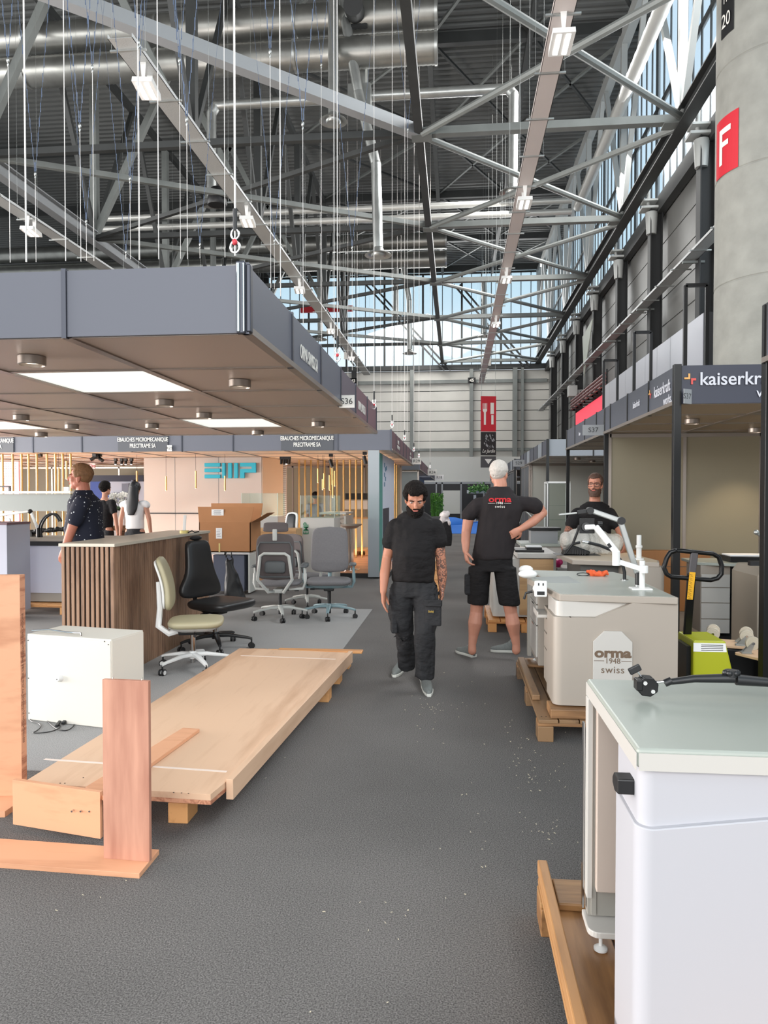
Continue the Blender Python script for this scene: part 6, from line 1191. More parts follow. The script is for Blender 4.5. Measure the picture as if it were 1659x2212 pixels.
for px, py in ((130, 1692), (140, 1692), (375, 1712), (392, 1713), (407, 1714), (180, 1680), (590, 1411), (690, 1413)): q = gz(px, py, zt); m.cyl(q, q + Vector((0, 0, .0008)), .004, n=8)
m.build('screw_holes', nail, o)
opine = woodmat('orange_pine', s2l(186, 124, 70), s2l(228, 170, 112), 'Y', 2.2); opx = woodmat('orange_pine_x', s2l(186, 124, 70), s2l(228, 170, 112), 'X', 2.2)
pallet('pallet under the near end of the plywood sheet', -2.05, 3.38, -1.3, 4.55, wood=opine, wx=opx, seed=1); pallet('pallet under the far end of the plywood sheet', -1.95, 5.5, -.98, 6.72, wood=opine, wx=opx, seed=2, rail=[((-1.66, 6.58, .146), (-.86, 6.68, .166))])
zp = zt + .022; q1, q2, q3, q4 = gz(395, 1572, zp), gz(431, 1574, zp), gz(226, 1722, zp), gz(184, 1700, zp); tag(MB().prism([(q.x, q.y) for q in (q1, q2, q3, q4)], zp - .02, zp, 'XY').build('plywood_strip', plyO, bevel=.001), 'narrow orange plywood strip lying on the large sheet', 'plywood')
o = thing('plywood_upright', 'upright plywood board standing on a long base plank in the lower left', 'plywood', gz(274, 1860)); zb = .022
pts = [gz(-160, 1852, zb), gz(301, 1887, zb), gz(344, 1835, zb), gz(-160, 1800, zb)]; bpk = MB().prism([(q.x, q.y) for q in pts], 0, zb, 'XY').build('base_plank', plyO, o, bevel=.001)
e0, e1 = pts[0], pts[1]; dd = (e1 - e0).normalized(); tx = e0.lerp(e1, .62); text('J MFG.By STAR PLY GABON Mkt:By Rougier', .016, mat('faded_ink', s2l(120, 84, 66), .8), bpk, (gz(62, 1870, .011).x, gz(62, 1870, .011).y - .002, .011), (PI / 2, 0, math.atan2(dd.y, dd.x)), ext=.0004)
p0_ = gz(224, 1854, zb); p1_ = gz(323, 1862, zb); hgt = at(275, 1470, (p0_.y + p1_.y) / 2).z; d = (p1_ - p0_).normalized(); n_ = Vector((-d.y, d.x, 0))
up = MB().prism([(q.x, q.y) for q in (p0_, p1_, p1_ + n_ * .022, p0_ + n_ * .022)], zb, hgt, 'XY').build('upright_board', plyR, o, bevel=.001)
for t in (.2, .83): q = p0_.lerp(p1_, t) + n_ * .01; MB().cyl((q.x, q.y, hgt - .002), (q.x + .004, q.y, hgt + .012), .0016, n=6).build('screw', chrome, up)
Yq = 3.17; o = thing('plywood_board', 'short wide plywood board with three screws resting behind the base plank', 'plywood', at(122, 1800, Yq)); a, b = at(27, 1700, Yq + .06), at(216, 1706, Yq - .04); z0, z1 = at(122, 1800, Yq).z, at(122, 1700, Yq).z
MB().prism([(a.x, a.y), (b.x, b.y), (b.x, b.y + .024), (a.x, a.y + .024)], max(z0, .03), z1, 'XY').build('board', plyO, o, bevel=.001)
for px in (156, 175, 194): q = at(px, 1752, Yq - .025); MB().cyl(q - Vector((0, .006, 0)), q + Vector((0, .01, 0)), .0045, n=10).build('screw', chrome, o)
o = thing('plywood_upright', 'tallest plywood board standing upright at the left edge with printed edge', 'plywood', at(20, 1770, 3.55)); p0_ = at(-60, 1770, 3.5); p1_ = at(48, 1770, 3.55); zt_ = at(25, 1242, 3.55).z
uq = MB().prism([(p0_.x, p0_.y), (p1_.x, p1_.y), (p1_.x + .0, p1_.y + .045), (p0_.x, p0_.y + .045)], .03, zt_, 'XY').build('upright_board', plyO, o, bevel=.001); MB().b2((p1_.x + .0003, p1_.y, .03), (p1_.x + .001, p1_.y + .045, zt_)).build('printed_edge', edge_m, uq)
text('ESSTNICATION PLYWOOD TY CH6-100 NBR PME Exterior 100% OKOUME', .022, MATS['faded_ink'], uq, (p1_.x + .0015, p1_.y + .02, (zt_ + .1) / 2), Matrix.Rotation(PI / 2, 3, 'Y').to_euler() if False else Euler((PI / 2, -PI / 2, PI / 2)), ext=.0004, sx=.95)
m = MB(); m.prism([(p0_.x - .1, 3.3), (at(27, 1790, 3.42).x, 3.36), (at(27, 1790, 3.42).x, 3.66), (p0_.x - .1, 3.6)], .0, .03, 'XY'); m.build('base_plank', plyO, o, bevel=.001)
# wood shavings
shav = mat('pale_shaving', s2l(200, 190, 166), .8); m = MB(); rr = random.Random(11)
for cx, cy, s, n in ((930, 1525, 14, 14), (1090, 1565, 10, 6), (1160, 1690, 24, 26), (940, 1540, 40, 20), (1180, 1800, 30, 14), (1050, 1770, 60, 14), (1140, 1620, 40, 20), (820, 1990, 40, 6), (560, 1650, 40, 6), (1000, 1450, 60, 10), (900, 2040, 200, 10), (200, 1925, 60, 6)):
    for k in range(n):
        q = gz(cx + rr.gauss(0, s), cy + rr.gauss(0, s * .8), 0); a = rr.uniform(0, PI); L_ = rr.uniform(.003, .012); w_ = rr.uniform(.0008, .002)
        m.bar(q + Vector((0, 0, .003)), q + Vector((L_ * math.cos(a), L_ * math.sin(a), .003 + rr.uniform(0, .003))), w_ * 2, w_)
q = m.build('wood_shavings', shav); tag(q, 'scattered wood shavings and lint on the aisle carpet', 'wood shavings'); q['kind'] = 'stuff'
# ---- carton on pedestal, bag
o = thing('pedestal_desk', 'light grey desk pedestal carrying the open carton', 'desk', (-3.55, 11.7, 0)); xa, xb = at(452, 1200, 11.4).x, at(541, 1200, 11.4).x
MB().b2((xa - .1, 11.35, .66), (xb, 11.95, .7)).build('desk_top', whitep, o); MB().b2((xb - .03, 11.37, 0.04), (xb, 11.93, .66)).b2((xa, 11.9, .04), (xb, 11.93, .66)).build('side_panel', cgrey, o); MB().b2((xa + .05, 11.45, .05), (xb - .12, 11.85, .64)).build('drawer_unit', mat('blue_grey_drawers', s2l(84, 90, 108), .5), o)
kraft = mat('kraft_cardboard', s2l(172, 120, 78), .75, 0, .05, 3); o = thing('open_carton', 'open brown cardboard carton with white shipping labels on the desk pedestal', 'carton', (-3.7, 11.7, .7)); xa, xb = at(430, 1150, 11.3).x, at(541, 1150, 11.3).x + .0; z0, z1 = .702, at(480, 1128, 11.3).z; y0, y1 = 11.3, 11.9
m = MB(); m.b2((xa, y0, z0), (xb, y0 + .012, z1)).b2((xa, y1 - .012, z0), (xb, y1, z1)).b2((xa, y0, z0), (xa + .012, y1, z1)).b2((xb - .012, y0, z0), (xb, y1, z1)).b2((xa, y0, z0), (xb, y1, z0 + .012)); m.build('carton_body', kraft, o)
zf = at(480, 1092, 11.3).z
MB().add([(xa + .0, y0, z1), (xb, y0, z1), (xb + .05, y0 + .03, zf - .02), (xa - .03, y0 + .03, zf - .02), (xa + .0, y0 + .006, z1), (xb, y0 + .006, z1), (xb + .05, y0 + .036, zf - .02), (xa - .03, y0 + .036, zf - .02)], [(0, 1, 2, 3), (7, 6, 5, 4), (0, 4, 5, 1), (1, 5, 6, 2), (2, 6, 7, 3), (3, 7, 4, 0)]).build('front_flap', kraft, o)
MB().add([(xa, y1, z1), (xb, y1, z1), (xb + .03, y1 + .05, zf + .03), (xa - .02, y1 + .05, zf + .03), (xa, y1 - .006, z1), (xb, y1 - .006, z1), (xb + .03, y1 + .044, zf + .03), (xa - .02, y1 + .044, zf + .03)], [(0, 1, 2, 3), (7, 6, 5, 4), (0, 4, 5, 1), (1, 5, 6, 2), (2, 6, 7, 3), (3, 7, 4, 0)]).build('back_flap', kraft, o)
MB().add([(xb, y0 + .02, z1), (xb, y1 - .02, z1), (xb + .26, y1 - .06, z1 + .15), (xb + .26, y0 + .06, z1 + .15), (xb, y0 + .02, z1 - .006), (xb, y1 - .02, z1 - .006), (xb + .26, y1 - .06, z1 + .144), (xb + .26, y0 + .06, z1 + .144)], [(0, 1, 2, 3), (7, 6, 5, 4), (0, 4, 5, 1), (1, 5, 6, 2), (2, 6, 7, 3), (3, 7, 4, 0)]).build('side_flap', kraft, o)
for (xl, zl, w_, h_, yy) in ((470, 1107, .2, .1, y0 + .012), (473, 1152, .1, .17, y0 - .002)):
    q = at(xl, zl, yy); l_ = MB().box(q, (w_, .003, h_)).build('shipping_label', paper, o); mm = MB()
    for k in range(5): mm.box(q + Vector((-.01 * (k % 2), -.0025, h_ * (.32 - .15 * k))), (w_ * .6, .001, .006))
    mm.build('label_print', signg, l_)
MB().b2((at(474, 1180, y0).x - .012, y0 - .002, z0), (at(474, 1180, y0).x + .012, y0, z0 + .14)).build('tape', mat('masking_tape', (1, 1, 1)), o)
m = MB(); rr = random.Random(21); c = Vector((-3.28, 10.9, .4))
m = MB(); c = at(500, 1240, 10.6); m.loft([(c + Vector((.1, 0, -.42)), .17, .1), (c + Vector((.05, 0, -.3)), .16, .11), (c + Vector((0, 0, 0)), .1, .08), (c + Vector((-.05, 0, .2)), .04, .05)], 16); m.tube([c + Vector((-.05, 0, .18)), c + Vector((-.1, 0, .32)), c + Vector((0, 0, .34)), c + Vector((.02, 0, .1))], .012, 6); q = bake(m.build('backpack', black), .02, 2); clothes_noise(q, .02, 8); tag(q, 'slumped black bag with buckles behind the black office chair', 'bag')
# ================================================================== stand with gold poles and cyan lettering
parq = woodmat('warm_parquet', s2l(150, 92, 58), s2l(196, 134, 92), 'X', 2.2, .35); o = thing('stand_platform', 'raised wood floored platform of the stand with gold poles', 'platform', (-7, 17, 0))
MB().b2((-14.5, 14.0, 0), (-1.3, 21.05, .09)).build('plinth', black, o); MB().b2((-14.5, 14.02, .09), (-1.32, 21.05, .1)).build('wood_floor', parq, o)
pinkw = mat('greige_stand_wall', s2l(190, 178, 170), .6); xa, xb = at(311, 1050, 16.1).x, at(565, 1050, 16.1).x
o = thing('partition_wall', 'greige partition wall with large cyan lettering', 'partition wall', ((xa + xb) / 2, 16.1, .1)); MB().b2((xa, 16.1, .1), (xb, 16.16, 2.49)).build('wall_panel', pinkw, o)
MB().b2((xa, 16.085, at(400, 1110, 16.1).z), (xb, 16.1, at(400, 1110, 16.1).z + .025)).build('cable_channel', black, o)
for px in (378, 472): x = at(px, 1050, 16.1).x; MB().b2((x - .004, 16.096, .1), (x + .004, 16.1, 2.49)).build('panel_joint', signg, o)
cy = mat('cyan_backlit_letter', s2l(20, 150, 172), .4, emit=s2l(30, 180, 205), estr=.12); X = lambda px: at(px, 1017, 16.05).x; Z = lambda py: at(497, py, 16.05).z
def lb(px0, py0, px1, py1): return ((X(px0), 16.03, Z(py1)), (X(px1), 16.08, Z(py0)))
bars = [MB().b2(*lb(442, a, 476, b)) for a, b in ((1000, 1008), (1012, 1020), (1025, 1033))]; 
for k, m in enumerate(bars): m.build('letter_bar', cy, o, bevel=.006)
for a, b in ((480, 487), (493, 501), (506, 514)): MB().b2(*lb(a, 1000, b, 1033)).build('letter_bar', cy, o, bevel=.006)
m = MB(); m.prism([(X(519), Z(1000)), (X(553), Z(1000)), (X(553), Z(1021)), (X(528), Z(1021)), (X(528), Z(1033)), (X(519), Z(1033)), (X(519), Z(1013)), (X(544), Z(1013)), (X(544), Z(1008)), (X(519), Z(1008))], 16.03, 16.08); m.build('letter_bar', cy, o)
xr = xb + .02; o = thing('partition_wall', 'side partition with doorway and small green lettering beside the cyan lettering', 'partition wall', (xr, 16.6, .1)); x2 = at(609, 1050, 17.3).x
MB().bar((xb, 16.12, 1.295), (x2, 17.3, 1.295), .06, 2.39).build('wall_panel', mat('warm_lit_wall', s2l(214, 190, 166), .6), o); a, b = Vector((xb, 16.08, 0)), Vector((x2, 17.26, 0)); q0, q1 = a.lerp(b, .12), a.lerp(b, .5); MB().bar((q0.x + .01, q0.y - .012, 1.0), (q1.x + .01, q1.y - .012, 1.0), .02, 1.8).build('doorway', mat('dark_doorway', s2l(112, 92, 80), .7), o)
grn = mat('pale_green_letter', s2l(150, 190, 160), .5); q = a.lerp(b, .32); text('EIP', .16, grn, o, (q.x + .01, q.y - .03, 2.02), (PI / 2, 0, math.atan2(b.y - a.y, b.x - a.x)), bold=.003)
# ribbed screen
x0 = at(598, 1050, 17.3).x; o = thing('ribbed_screen', 'white horizontally ribbed screen at the end of the side partition', 'screen', (x0, 17.35, .1)); MB().b2((x0, 17.36, .1), (x0 + .22, 17.42, 2.4)).build('screen_panel', pinkw, o)
m = MB(); 
for k in range(46): m.b2((x0, 17.34, .14 + .05 * k), (x0 + .22, 17.36, .16 + .05 * k))
m.build('ribs', whitep, o)
# gold poles
gold = mat('brushed_gold_pole', s2l(206, 168, 108), .32, .55); polep = []
def pole(x, y, z0, z1, label, grp, r=.024):
    o = MB().cyl((x, y, z0), (x, y, z1), r, n=14).build('gold_pole', gold, smooth=True); return tag(o, label, 'pole', grp)
p0 = pole(at(646, 1050, 17.5).x, 17.5, .1, 2.49, 'slim gold pole of the screen behind the glass showcases', 'gold poles right of the cyan lettering')
for px in (659, 672, 687, 701, 714, 728, 742, 756, 769, 782): copy_tree(p0, (at(px, 1050, 17.5).x, 17.5, .1))
for px in (849, 853, 857): q = copy_tree(p0, (at(px, 1050, 18.6 + (px - 849) * .25).x, 18.6 + (px - 849) * .25, .1), label='slim gold pole behind the tall poster on the aisle side', group='gold poles on the aisle side')
for px in (6, 28, 47, 62, 80, 102, 120, 136, 153): copy_tree(p0, (at(px, 1050, 14.4).x, 14.4, .1), label='slim gold pole of the row at the far left', group='gold poles at the far left')
# pendants
pend = []
def pendant(px, y0, y1, Y, label=None, grp=None, r=.02):
    t = at(px, y1, Y); o = thing('pendant_lamp', label, 'lamp', t, 0, grp); z1 = at(px, y0, Y).z
    MB().cyl((t.x, t.y, t.z), (t.x, t.y, z1), r, n=12).build('brass_tube', gold, o, smooth=True); MB().cyl((t.x, t.y, z1), (t.x, t.y, 2.5), .003, n=4).build('cord', black, o); MB().cyl((t.x, t.y, t.z - .004), (t.x, t.y, t.z), r * .7, n=12).build('lit_tip', spot_lens, o); return o
for k, (px, a, b) in enumerate(((359, 1029, 1060), (423, 1017, 1055))): pendant(px, a, b, 15, ('slim brass pendant lamp left of the cyan lettering, hanging lower', 'slim brass pendant lamp nearest the cyan lettering')[k])
pendant(486, 1028, 1060, 15, 'slim brass pendant lamp hanging in front of the cyan lettering'); pendant(296, 1017, 1053, 15, 'slim brass pendant lamp above the woman in white'); pendant(144, 996, 1035, 14.3, 'short brass pendant lamp above the man in the dotted shirt'); pendant(127, 1010, 1062, 14.3, 'long brass pendant lamp at the far left')
for px, a, b in ((687, 1012, 1043), (697, 1035, 1058), (700, 1022, 1055), (712, 1026, 1059), (718, 1010, 1047), (719, 1037, 1075), (723, 1017, 1050)): pendant(px, a, b, 15.6, 'slim brass pendant lamp in the cluster above the glass showcase', 'pendant cluster above the glass showcase')
def track_spot(px, py, Y, label, tilt=.4, lit=False, s=1, grp=None):
    p = at(px, py, Y); o = thing('spotlight', label, 'lamp', p, 0, grp); d = Vector((math.sin(tilt), -.25, -math.cos(tilt)))
    MB().b2((p.x - .04 * s, p.y - .04, 2.44), (p.x + .04 * s, p.y + .04, 2.5)).cyl((p.x, p.y, 2.44), (p.x, p.y, p.z), .008, n=8).build('mount', black, o); MB().cyl(p - d * .07 * s, p + d * .1 * s, .038 * s, n=16).build('lamp_head', black, o, smooth=True)
    if lit: MB().cyl(p + d * .1 * s, p + d * .104 * s, .03 * s, n=14).build('lit_lens', lamp_e, o)
    return o
track_spot(205, 988, 14.6, 'black twin spotlight under the canopy, pointing left', -1.0); track_spot(215, 990, 14.7, 'black twin spotlight under the canopy, pointing right', 1.0); track_spot(788, 993, 14.6, 'black spotlight under the canopy beside the grey poster column', .25); track_spot(715, 1000, 15.2, 'black spotlight under the canopy above the glass showcase', .35); track_spot(86, 972, 14.6, 'black spotlight between the left gold poles', .6)
for k, px in enumerate((250, 263, 272, 284)): track_spot(px, 996, 16.5, 'small lit spotlight on the track left of the greige wall', 0, True, .8, 'lit track spotlights')
for k, px in enumerate((608, 614, 619, 625)): track_spot(px, 995, 16.2, 'small black spotlight on the track right of the cyan lettering', 0, k == 2, .8, 'track spotlights right of the lettering')
for x, y, e_ in ((-5.6, 15.0, 90), (-3.5, 15.2, 70), (-2.4, 16.4, 90), (-8.6, 15.4, 90), (-4.5, 13.3, 0), (-7, 18.5, 110), (-2.6, 19.5, 90)):
    if e_:
        l = bpy.data.lights.new('spot_glow', 'SPOT'); l.energy = e_; l.spot_size = R(110); l.spot_blend = .8; l.color = (1, .86, .74); l.shadow_soft_size = .1; q = bpy.data.objects.new('spot_glow', l); COL.objects.link(q); q.location = (x, y, 2.42)
# warm floor uplights at the feet of the gold poles
for nm_, x_, y_, L_, e_ in (('pole_uplight', -3.4, 17.2, 3.2, 40), ('pole_uplight', -8.0, 14.9, 2.6, 30)):
    area(nm_, (x_, y_, .16), (x_, y_ + .01, 2.4), (L_, .12), e_, (1, .84, .66))
# poster column
o = thing('poster_column', 'grey column with a tall printed poster on its aisle side', 'column', (-1.6, 14.4, 0)); xa, xb = at(795, 1100, 13.9).x, at(819, 1100, 13.9).x; MB().b2((xa, 13.9, .03), (xb, 13.995, 2.49)).build('grey_face', mat('grey_column', s2l(150, 156, 160), .55), o); yb_ = (xb * 1560) / (847 - 985)
ys = 17.2; MB().b2((xb - .02, 13.995, .101), (xb, ys, 2.45)).build('side_wall', MATS['grey_column'], o); MB().b2((xb + .001, 13.95, .1), (xb + .006, 14.5, 2.44)).build('green_stripe', mat('sea_green_print', s2l(92, 150, 140), .6), o); MB().b2((xb + .001, 14.5, .1), (xb + .006, ys, 2.44)).build('poster_sheet', mat('poster_white', s2l(214, 216, 228), .6), o); MB().b2((xb + .007, 14.55, .1), (xb + .009, 15.9, 1.35)).build('poster_photo', mat('poster_dark', s2l(70, 66, 72), .6), o)
for k, (yy, zz) in enumerate(((14.8, 2.2), (15.0, 2.12), (14.8, 2.0), (15.0, 1.92), (15.2, 2.15), (14.8, 1.8))): MB().b2((xb + .007, yy, zz), (xb + .009, yy + .18, zz + .09)).build('logo_square', mat('poster_blue', s2l(88, 130, 158), .6), o)
text('EMP', .2, MATS['poster_dark'], o, (xb + .009, 15.6, 1.62), (PI / 2, 0, PI / 2)) if False else None
for x in (xa, xb): pass
# showcases
def showcase(label, px0, px1, Y, zt, gz_, yd=.6, letter=False, base=True):
    x0, x1 = at(px0, 1110, Y).x, at(px1, 1110, Y).x; o = thing('showcase', label, 'showcase', ((x0 + x1) / 2, Y, 0)); z0 = 0 if Y < 14 else .1
    if base: MB().b2((x0, Y, z0), (x1, Y + yd, zt)).build('plinth', bw_, o, bevel=.004)
    t = .01; g = gclear
    for nm, a, b in (('glass_pane', (x0, Y, zt), (x1, Y + t, gz_)), ('glass_pane', (x0, Y + yd - t, zt), (x1, Y + yd, gz_)), ('glass_pane', (x0, Y, zt), (x0 + t, Y + yd, gz_)), ('glass_pane', (x1 - t, Y, zt), (x1, Y + yd, gz_)), ('glass_top', (x0, Y, gz_), (x1, Y + yd, gz_ + t))): MB().b2(a, b).build(nm, g, o)
    for x in (x0, x1): MB().b2((x - .004, Y - .004, zt), (x + .006, Y + .004, gz_ + .01)).build('glass_edge', mat('bright_glass_edge', s2l(190, 205, 195), .2), o)
    if letter: text('EMP', .14, mat('dark_green_letter', s2l(40, 120, 80), .5), o, (x0 + .11, Y - .004, 1.0), Euler((PI / 2, -PI / 2, 0)), sx=.9, bold=.002)
    return o
showcase('white showcase with glass box and small green vertical lettering', 649, 722, 13.2, at(680, 1119, 13.2).z, at(680, 1071, 13.2).z, .7, True)
showcase('glass showcase behind the open carton', 522, 600, 14.6, at(560, 1115, 14.6).z, at(560, 1066, 14.6).z, .6)
o = thing('white_counter', 'white counter right of the lettered showcase', 'counter', (-2.4, 14.6, .1)); xa, xb = at(690, 1110, 14.5).x, at(747, 1110, 14.5).x; MB().b2((xa, 14.5, at(720, 1107, 14.5).z - .04), (xb, 15.6, at(720, 1107, 14.5).z)).build('counter_top', bw_, o); MB().b2((xb - .04, 14.5, .1), (xb, 15.6, 1.2)).b2((xa, 15.0, .1), (xb, 15.04, 1.2)).build('side_panel', bw_, o)
oak2 = MATS['light_oak_veneer']; o = thing('wooden_chest', 'wooden block chest behind the office chairs', 'chest', (-3.1, 12.6, 0)); xa, xb = at(538, 1180, 12.6).x, at(640, 1180, 12.6).x; MB().b2((xa, 12.6, .5), (xb, 13.1, 1.02)).build('upper_panel', oak2, o, bevel=.004); MB().b2((xa + .03, 12.65, 0), (xb - .02, 13.1, .5)).build('lower_block', woodmat('dark_rough_wood', s2l(92, 66, 46), s2l(140, 104, 74), 'X', 2), o, bevel=.006)
q = thing('office_chair', 'small black and white task chair behind the carton', 'office chair', (at(622, 1150, 13.6).x, 13.4, 0), R(160)); 
for f_ in (lambda: seat(q, cgrey, .5, .24, .22, .06), lambda: backrest(q, whitep, .72, 1.3, .16, .13, -.2, -.25, .02), lambda: backrest(q, black, .85, 1.27, .1, .09, -.175, -.225, .02, 'back_pad'), lambda: lift(q, chrome, .44), lambda: star_base(q, cgrey, black)): f_()
o = thing('grey_lounge_seat', 'beige shell seat on a thin post beside the gold poles', 'chair', (-2.0, 15.0, .1)); c = at(757, 1135, 14.6); m = MB(); m.loft([(c + Vector((0, 0, -.06)), .12, .1), (c + Vector((0, 0, 0)), .22, .2), (c + Vector((0, 0, .03)), .24, .2)], 20); m.build('seat_shell', mat('greige_plastic', s2l(150, 140, 130), .5), o, smooth=True); m = MB(); m.tube([c + Vector((-.2, .02, .03)), c + Vector((-.26, .0, .12)), c + Vector((-.1, 0, .16))], .02, 8); m.build('arm', MATS['greige_plastic'], o, smooth=True); MB().cyl(c - Vector((0, 0, .05)), (c.x, c.y, .12), .02).lathe([(.2, 0), (.2, .01), (.02, .03)], 20, (c.x, c.y, .1)).build('pedestal', chrome, o, smooth=True)
# equipment behind gold poles
o = thing('machine_table', 'table with white machine behind the gold poles', 'table', (-2.6, 19, .1)); xa, xb = at(742, 1070, 19).x, at(795, 1070, 19).x
MB().b2((xa, 19, 1.25), (xb, 19.5, 1.5)).build('machine_hood', bw_, o, bevel=.02); MB().b2((xa + .05, 18.98, 1.52), (xb - .05, 19.3, 1.68)).build('black_screen', blackm, o); MB().b2((xa, 19, .1), (xb, 19.6, 1.0)).build('cabinet', MATS['light_grey_wall'], o); MB().b2((xa, 18.95, 1.0), (xb, 19.6, 1.04)).build('table_top', oak2, o)
pallet('small pallet standing behind the gold poles', -2.6, 18.2, -1.9, 19, z=.1, wood=opine, wx=opx, nb=4)
# flowers
o = thing('planter_table', 'white marbled planter block carrying the orchid arrangement', 'planter', (0, 0, 0)); c = at(240, 1100, 13.0); o.location = (c.x, 13.4, .0); WM[o.name] = o.matrix_basis.copy(); o.location = (c.x, 13.4, 0); WM[o.name] = Matrix.Translation(o.location); MB().b2((c.x - .28, 13.2, 0), (c.x + .16, 13.6, at(240, 1103, 13.2).z)).build('block', mat('pale_marble', s2l(214, 200, 194), .4, 0, .06, 3), o, bevel=.004)
zt = at(240, 1103, 13.2).z; o = thing('orchid_arrangement', 'arrangement of white orchids on the marbled block', 'flowers', (c.x, 13.4, zt)); fl = mat('white_petal', s2l(226, 220, 210), .6); gr = mat('dark_leaf', s2l(60, 84, 50), .6); rr = random.Random(6); m1 = MB(); m2 = MB()
for k in range(26):
    p = Vector((c.x + rr.uniform(-.2, .34), 13.4 + rr.uniform(-.1, .1), zt + rr.uniform(.12, .34)))
    m2.tube([(c.x + rr.uniform(-.05, .05), 13.4, zt), p - Vector((0, 0, .06)), p], .004, 4)
    for j in range(5): a = 2 * PI * j / 5 + k; m1.ball(p + Vector((.03 * math.cos(a), -.01, .03 * math.sin(a))), (.026, .006, .018), 8, 5, Matrix.Rotation(-a, 3, 'Y'))
m1.build('petals', fl, o, smooth='all')
for k in range(18): a = rr.uniform(0, 2 * PI); m2.ball((c.x + .12 * math.cos(a), 13.4 + .1 * math.sin(a), zt + .04), (.1, .03, .015), 8, 5, Euler((rr.uniform(-.6, .6), rr.uniform(-.6, .6), a)).to_matrix())
m2.build('leaves', gr, o, smooth=True)
tag(MB().lathe([(.02, .1), (.2, .12), (.22, .2), (.2, .2), (.18, .14)], 24, (at(262, 1150, 12.8).x, 12.9, .85)).cyl((at(262, 1150, 12.8).x, 12.9, 0), (at(262, 1150, 12.8).x, 12.9, .95), .04).build('side_table', MATS['dark_rough_wood'], smooth=True), 'round brown side table in front of the marbled block', 'table')
# far left: lintel, bench on pallets, arms
xa, xb = at(-30, 1080, 12.6).x, at(152, 1080, 12.6).x; o = thing('hanging_shelf', 'grey horizontal shelf beam across the far left gold poles', 'shelf', ((xa + xb) / 2, 12.7, 1.3)); MB().b2((xa - 2, 12.6, at(75, 1104, 12.6).z), (xb, 12.95, at(75, 1067, 12.6).z)).build('beam', mat('grey_beam', s2l(138, 142, 138), .55), o); MB().b2((xa - 2, 12.55, at(75, 1066, 12.6).z), (xb + .03, 13.2, at(75, 1061, 12.6).z)).build('shelf_board', MATS['cream_counter_top'], o)
MB().b2((xa - 2, 12.7, 0), (xa - 1.9, 12.9, 1.4)).b2((xb - .1, 13.0, 0), (xb, 13.1, 1.4)).build('support', MATS['grey_beam'], o)
tag(MB().b2((at(137, 1060, 12.7).x, 12.7, at(140, 1061, 12.7).z), (at(148, 1060, 12.7).x, 12.75, at(140, 1052, 12.7).z)).build('box', paper), 'small white box standing on the shelf beam', 'box')
m = MB(); m.bar(at(-5, 1051, 12.6), at(22, 1051, 12.6), .03, .03); m.bar(at(21, 1050, 12.6), at(21, 1061, 12.6), .03, .03); tag(m.build('black_frame', black), 'black metal frame standing on the shelf beam', 'frame')
o = thing('workbench', 'white bench on a pallet at the far left behind the slatted counter', 'workbench', (-5.4, 9.6, .146)); xa, xb = at(16, 1165, 9.3).x, -4.3; zt = at(60, 1163, 9.3).z
MB().b2((xa, 9.3, zt - .04), (xb, 10.1, zt)).build('bench_top', bw_dim, o, bevel=.004); MB().b2((xa, 9.31, zt - .1), (xb, 10.05, zt - .04)).build('black_rail', black, o); MB().b2((xa, 9.33, .28), (xb, 10.0, zt - .1)).build('front_panel', mat('blue_white_panel', s2l(190, 192, 206), .5), o); MB().b2((xa, 9.35, .16), (xb, 9.9, .28)).build('plinth', bgrey, o)
pallet('pallet under the far left white bench', xa - .1, 9.2, xb, 10.2, wood=opine, wx=opx, seed=12, nb=8)
o = thing('cabinet', 'blue white cabinet cut off by the left edge of the picture', 'cabinet', (-6.6, 8.6, 0)); x1 = at(15, 1180, 8.6).x; MB().b2((x1 - .8, 8.6, .1), (x1, 9.1, at(10, 1134, 8.6).z)).build('cabinet_body', MATS['blue_white_panel'], o, bevel=.003); MB().b2((x1 - .8, 8.59, at(10, 1134, 8.6).z), (x1 + .01, 9.1, at(10, 1131, 8.6).z + .01)).build('red_edge', fascia_r, o); MB().b2((x1 - .75, 8.65, 0), (x1 - .05, 9.05, .1)).build('plinth', bgrey, o)
o = thing('task_lamp', 'jointed aluminium lamp arm on the far left bench', 'lamp', (-5.3, 9.6, zt)); F_ = lambda px, py: at(px, py, 9.6)
MB().bar(F_(-10, 1114), F_(64, 1104), .03, .04).build('arm', galv, o, bevel=.004); MB().bar(F_(67, 1107), F_(82, 1142), .025, .035).build('arm', galv, o, bevel=.004); MB().ball(F_(65, 1105), .035).build('joint', black, o, smooth=True); MB().cyl(F_(83, 1140), Vector((F_(83, 1140).x, 9.6, zt)), .03).build('base', black, o, smooth=True); MB().bar(F_(20, 1120), F_(28, 1158), .02, .02).build('strut', galv, o)
for k, dx in enumerate((0, 5)):
    m = MB(); m.tube(smooth_path([F_(85 + dx, 1162), F_(84 + dx, 1140), F_(92 + dx, 1122), F_(104 + dx, 1112), F_(118 + dx, 1112), F_(128 + dx, 1126)]), .016, 8); tag(m.build('exhaust_hose', black, smooth=True), ('black gooseneck hose on the far left bench, left one', 'black gooseneck hose on the far left bench, right one')[k], 'hose')
m = MB(); rr = random.Random(9); a, b = F_(52, 1150), F_(138, 1142)
for k in range(20): m.ball(a.lerp(b, k / 19) + Vector((0, .15, rr.uniform(-.012, .012))), (.035, .04, .028 + rr.uniform(0, .014)), 8, 6)
q = bake(m.build('cable_bundle', black), .012, 1); tag(q, 'black bundled cable lying over the far left bench', 'cable'); MB().b2((b.x - .0, b.y + .1, zt), (b.x + .04, b.y + .2, b.z)).b2((a.x, a.y + .1, zt), (a.x + .05, a.y + .2, a.z)).build('support', black, q)
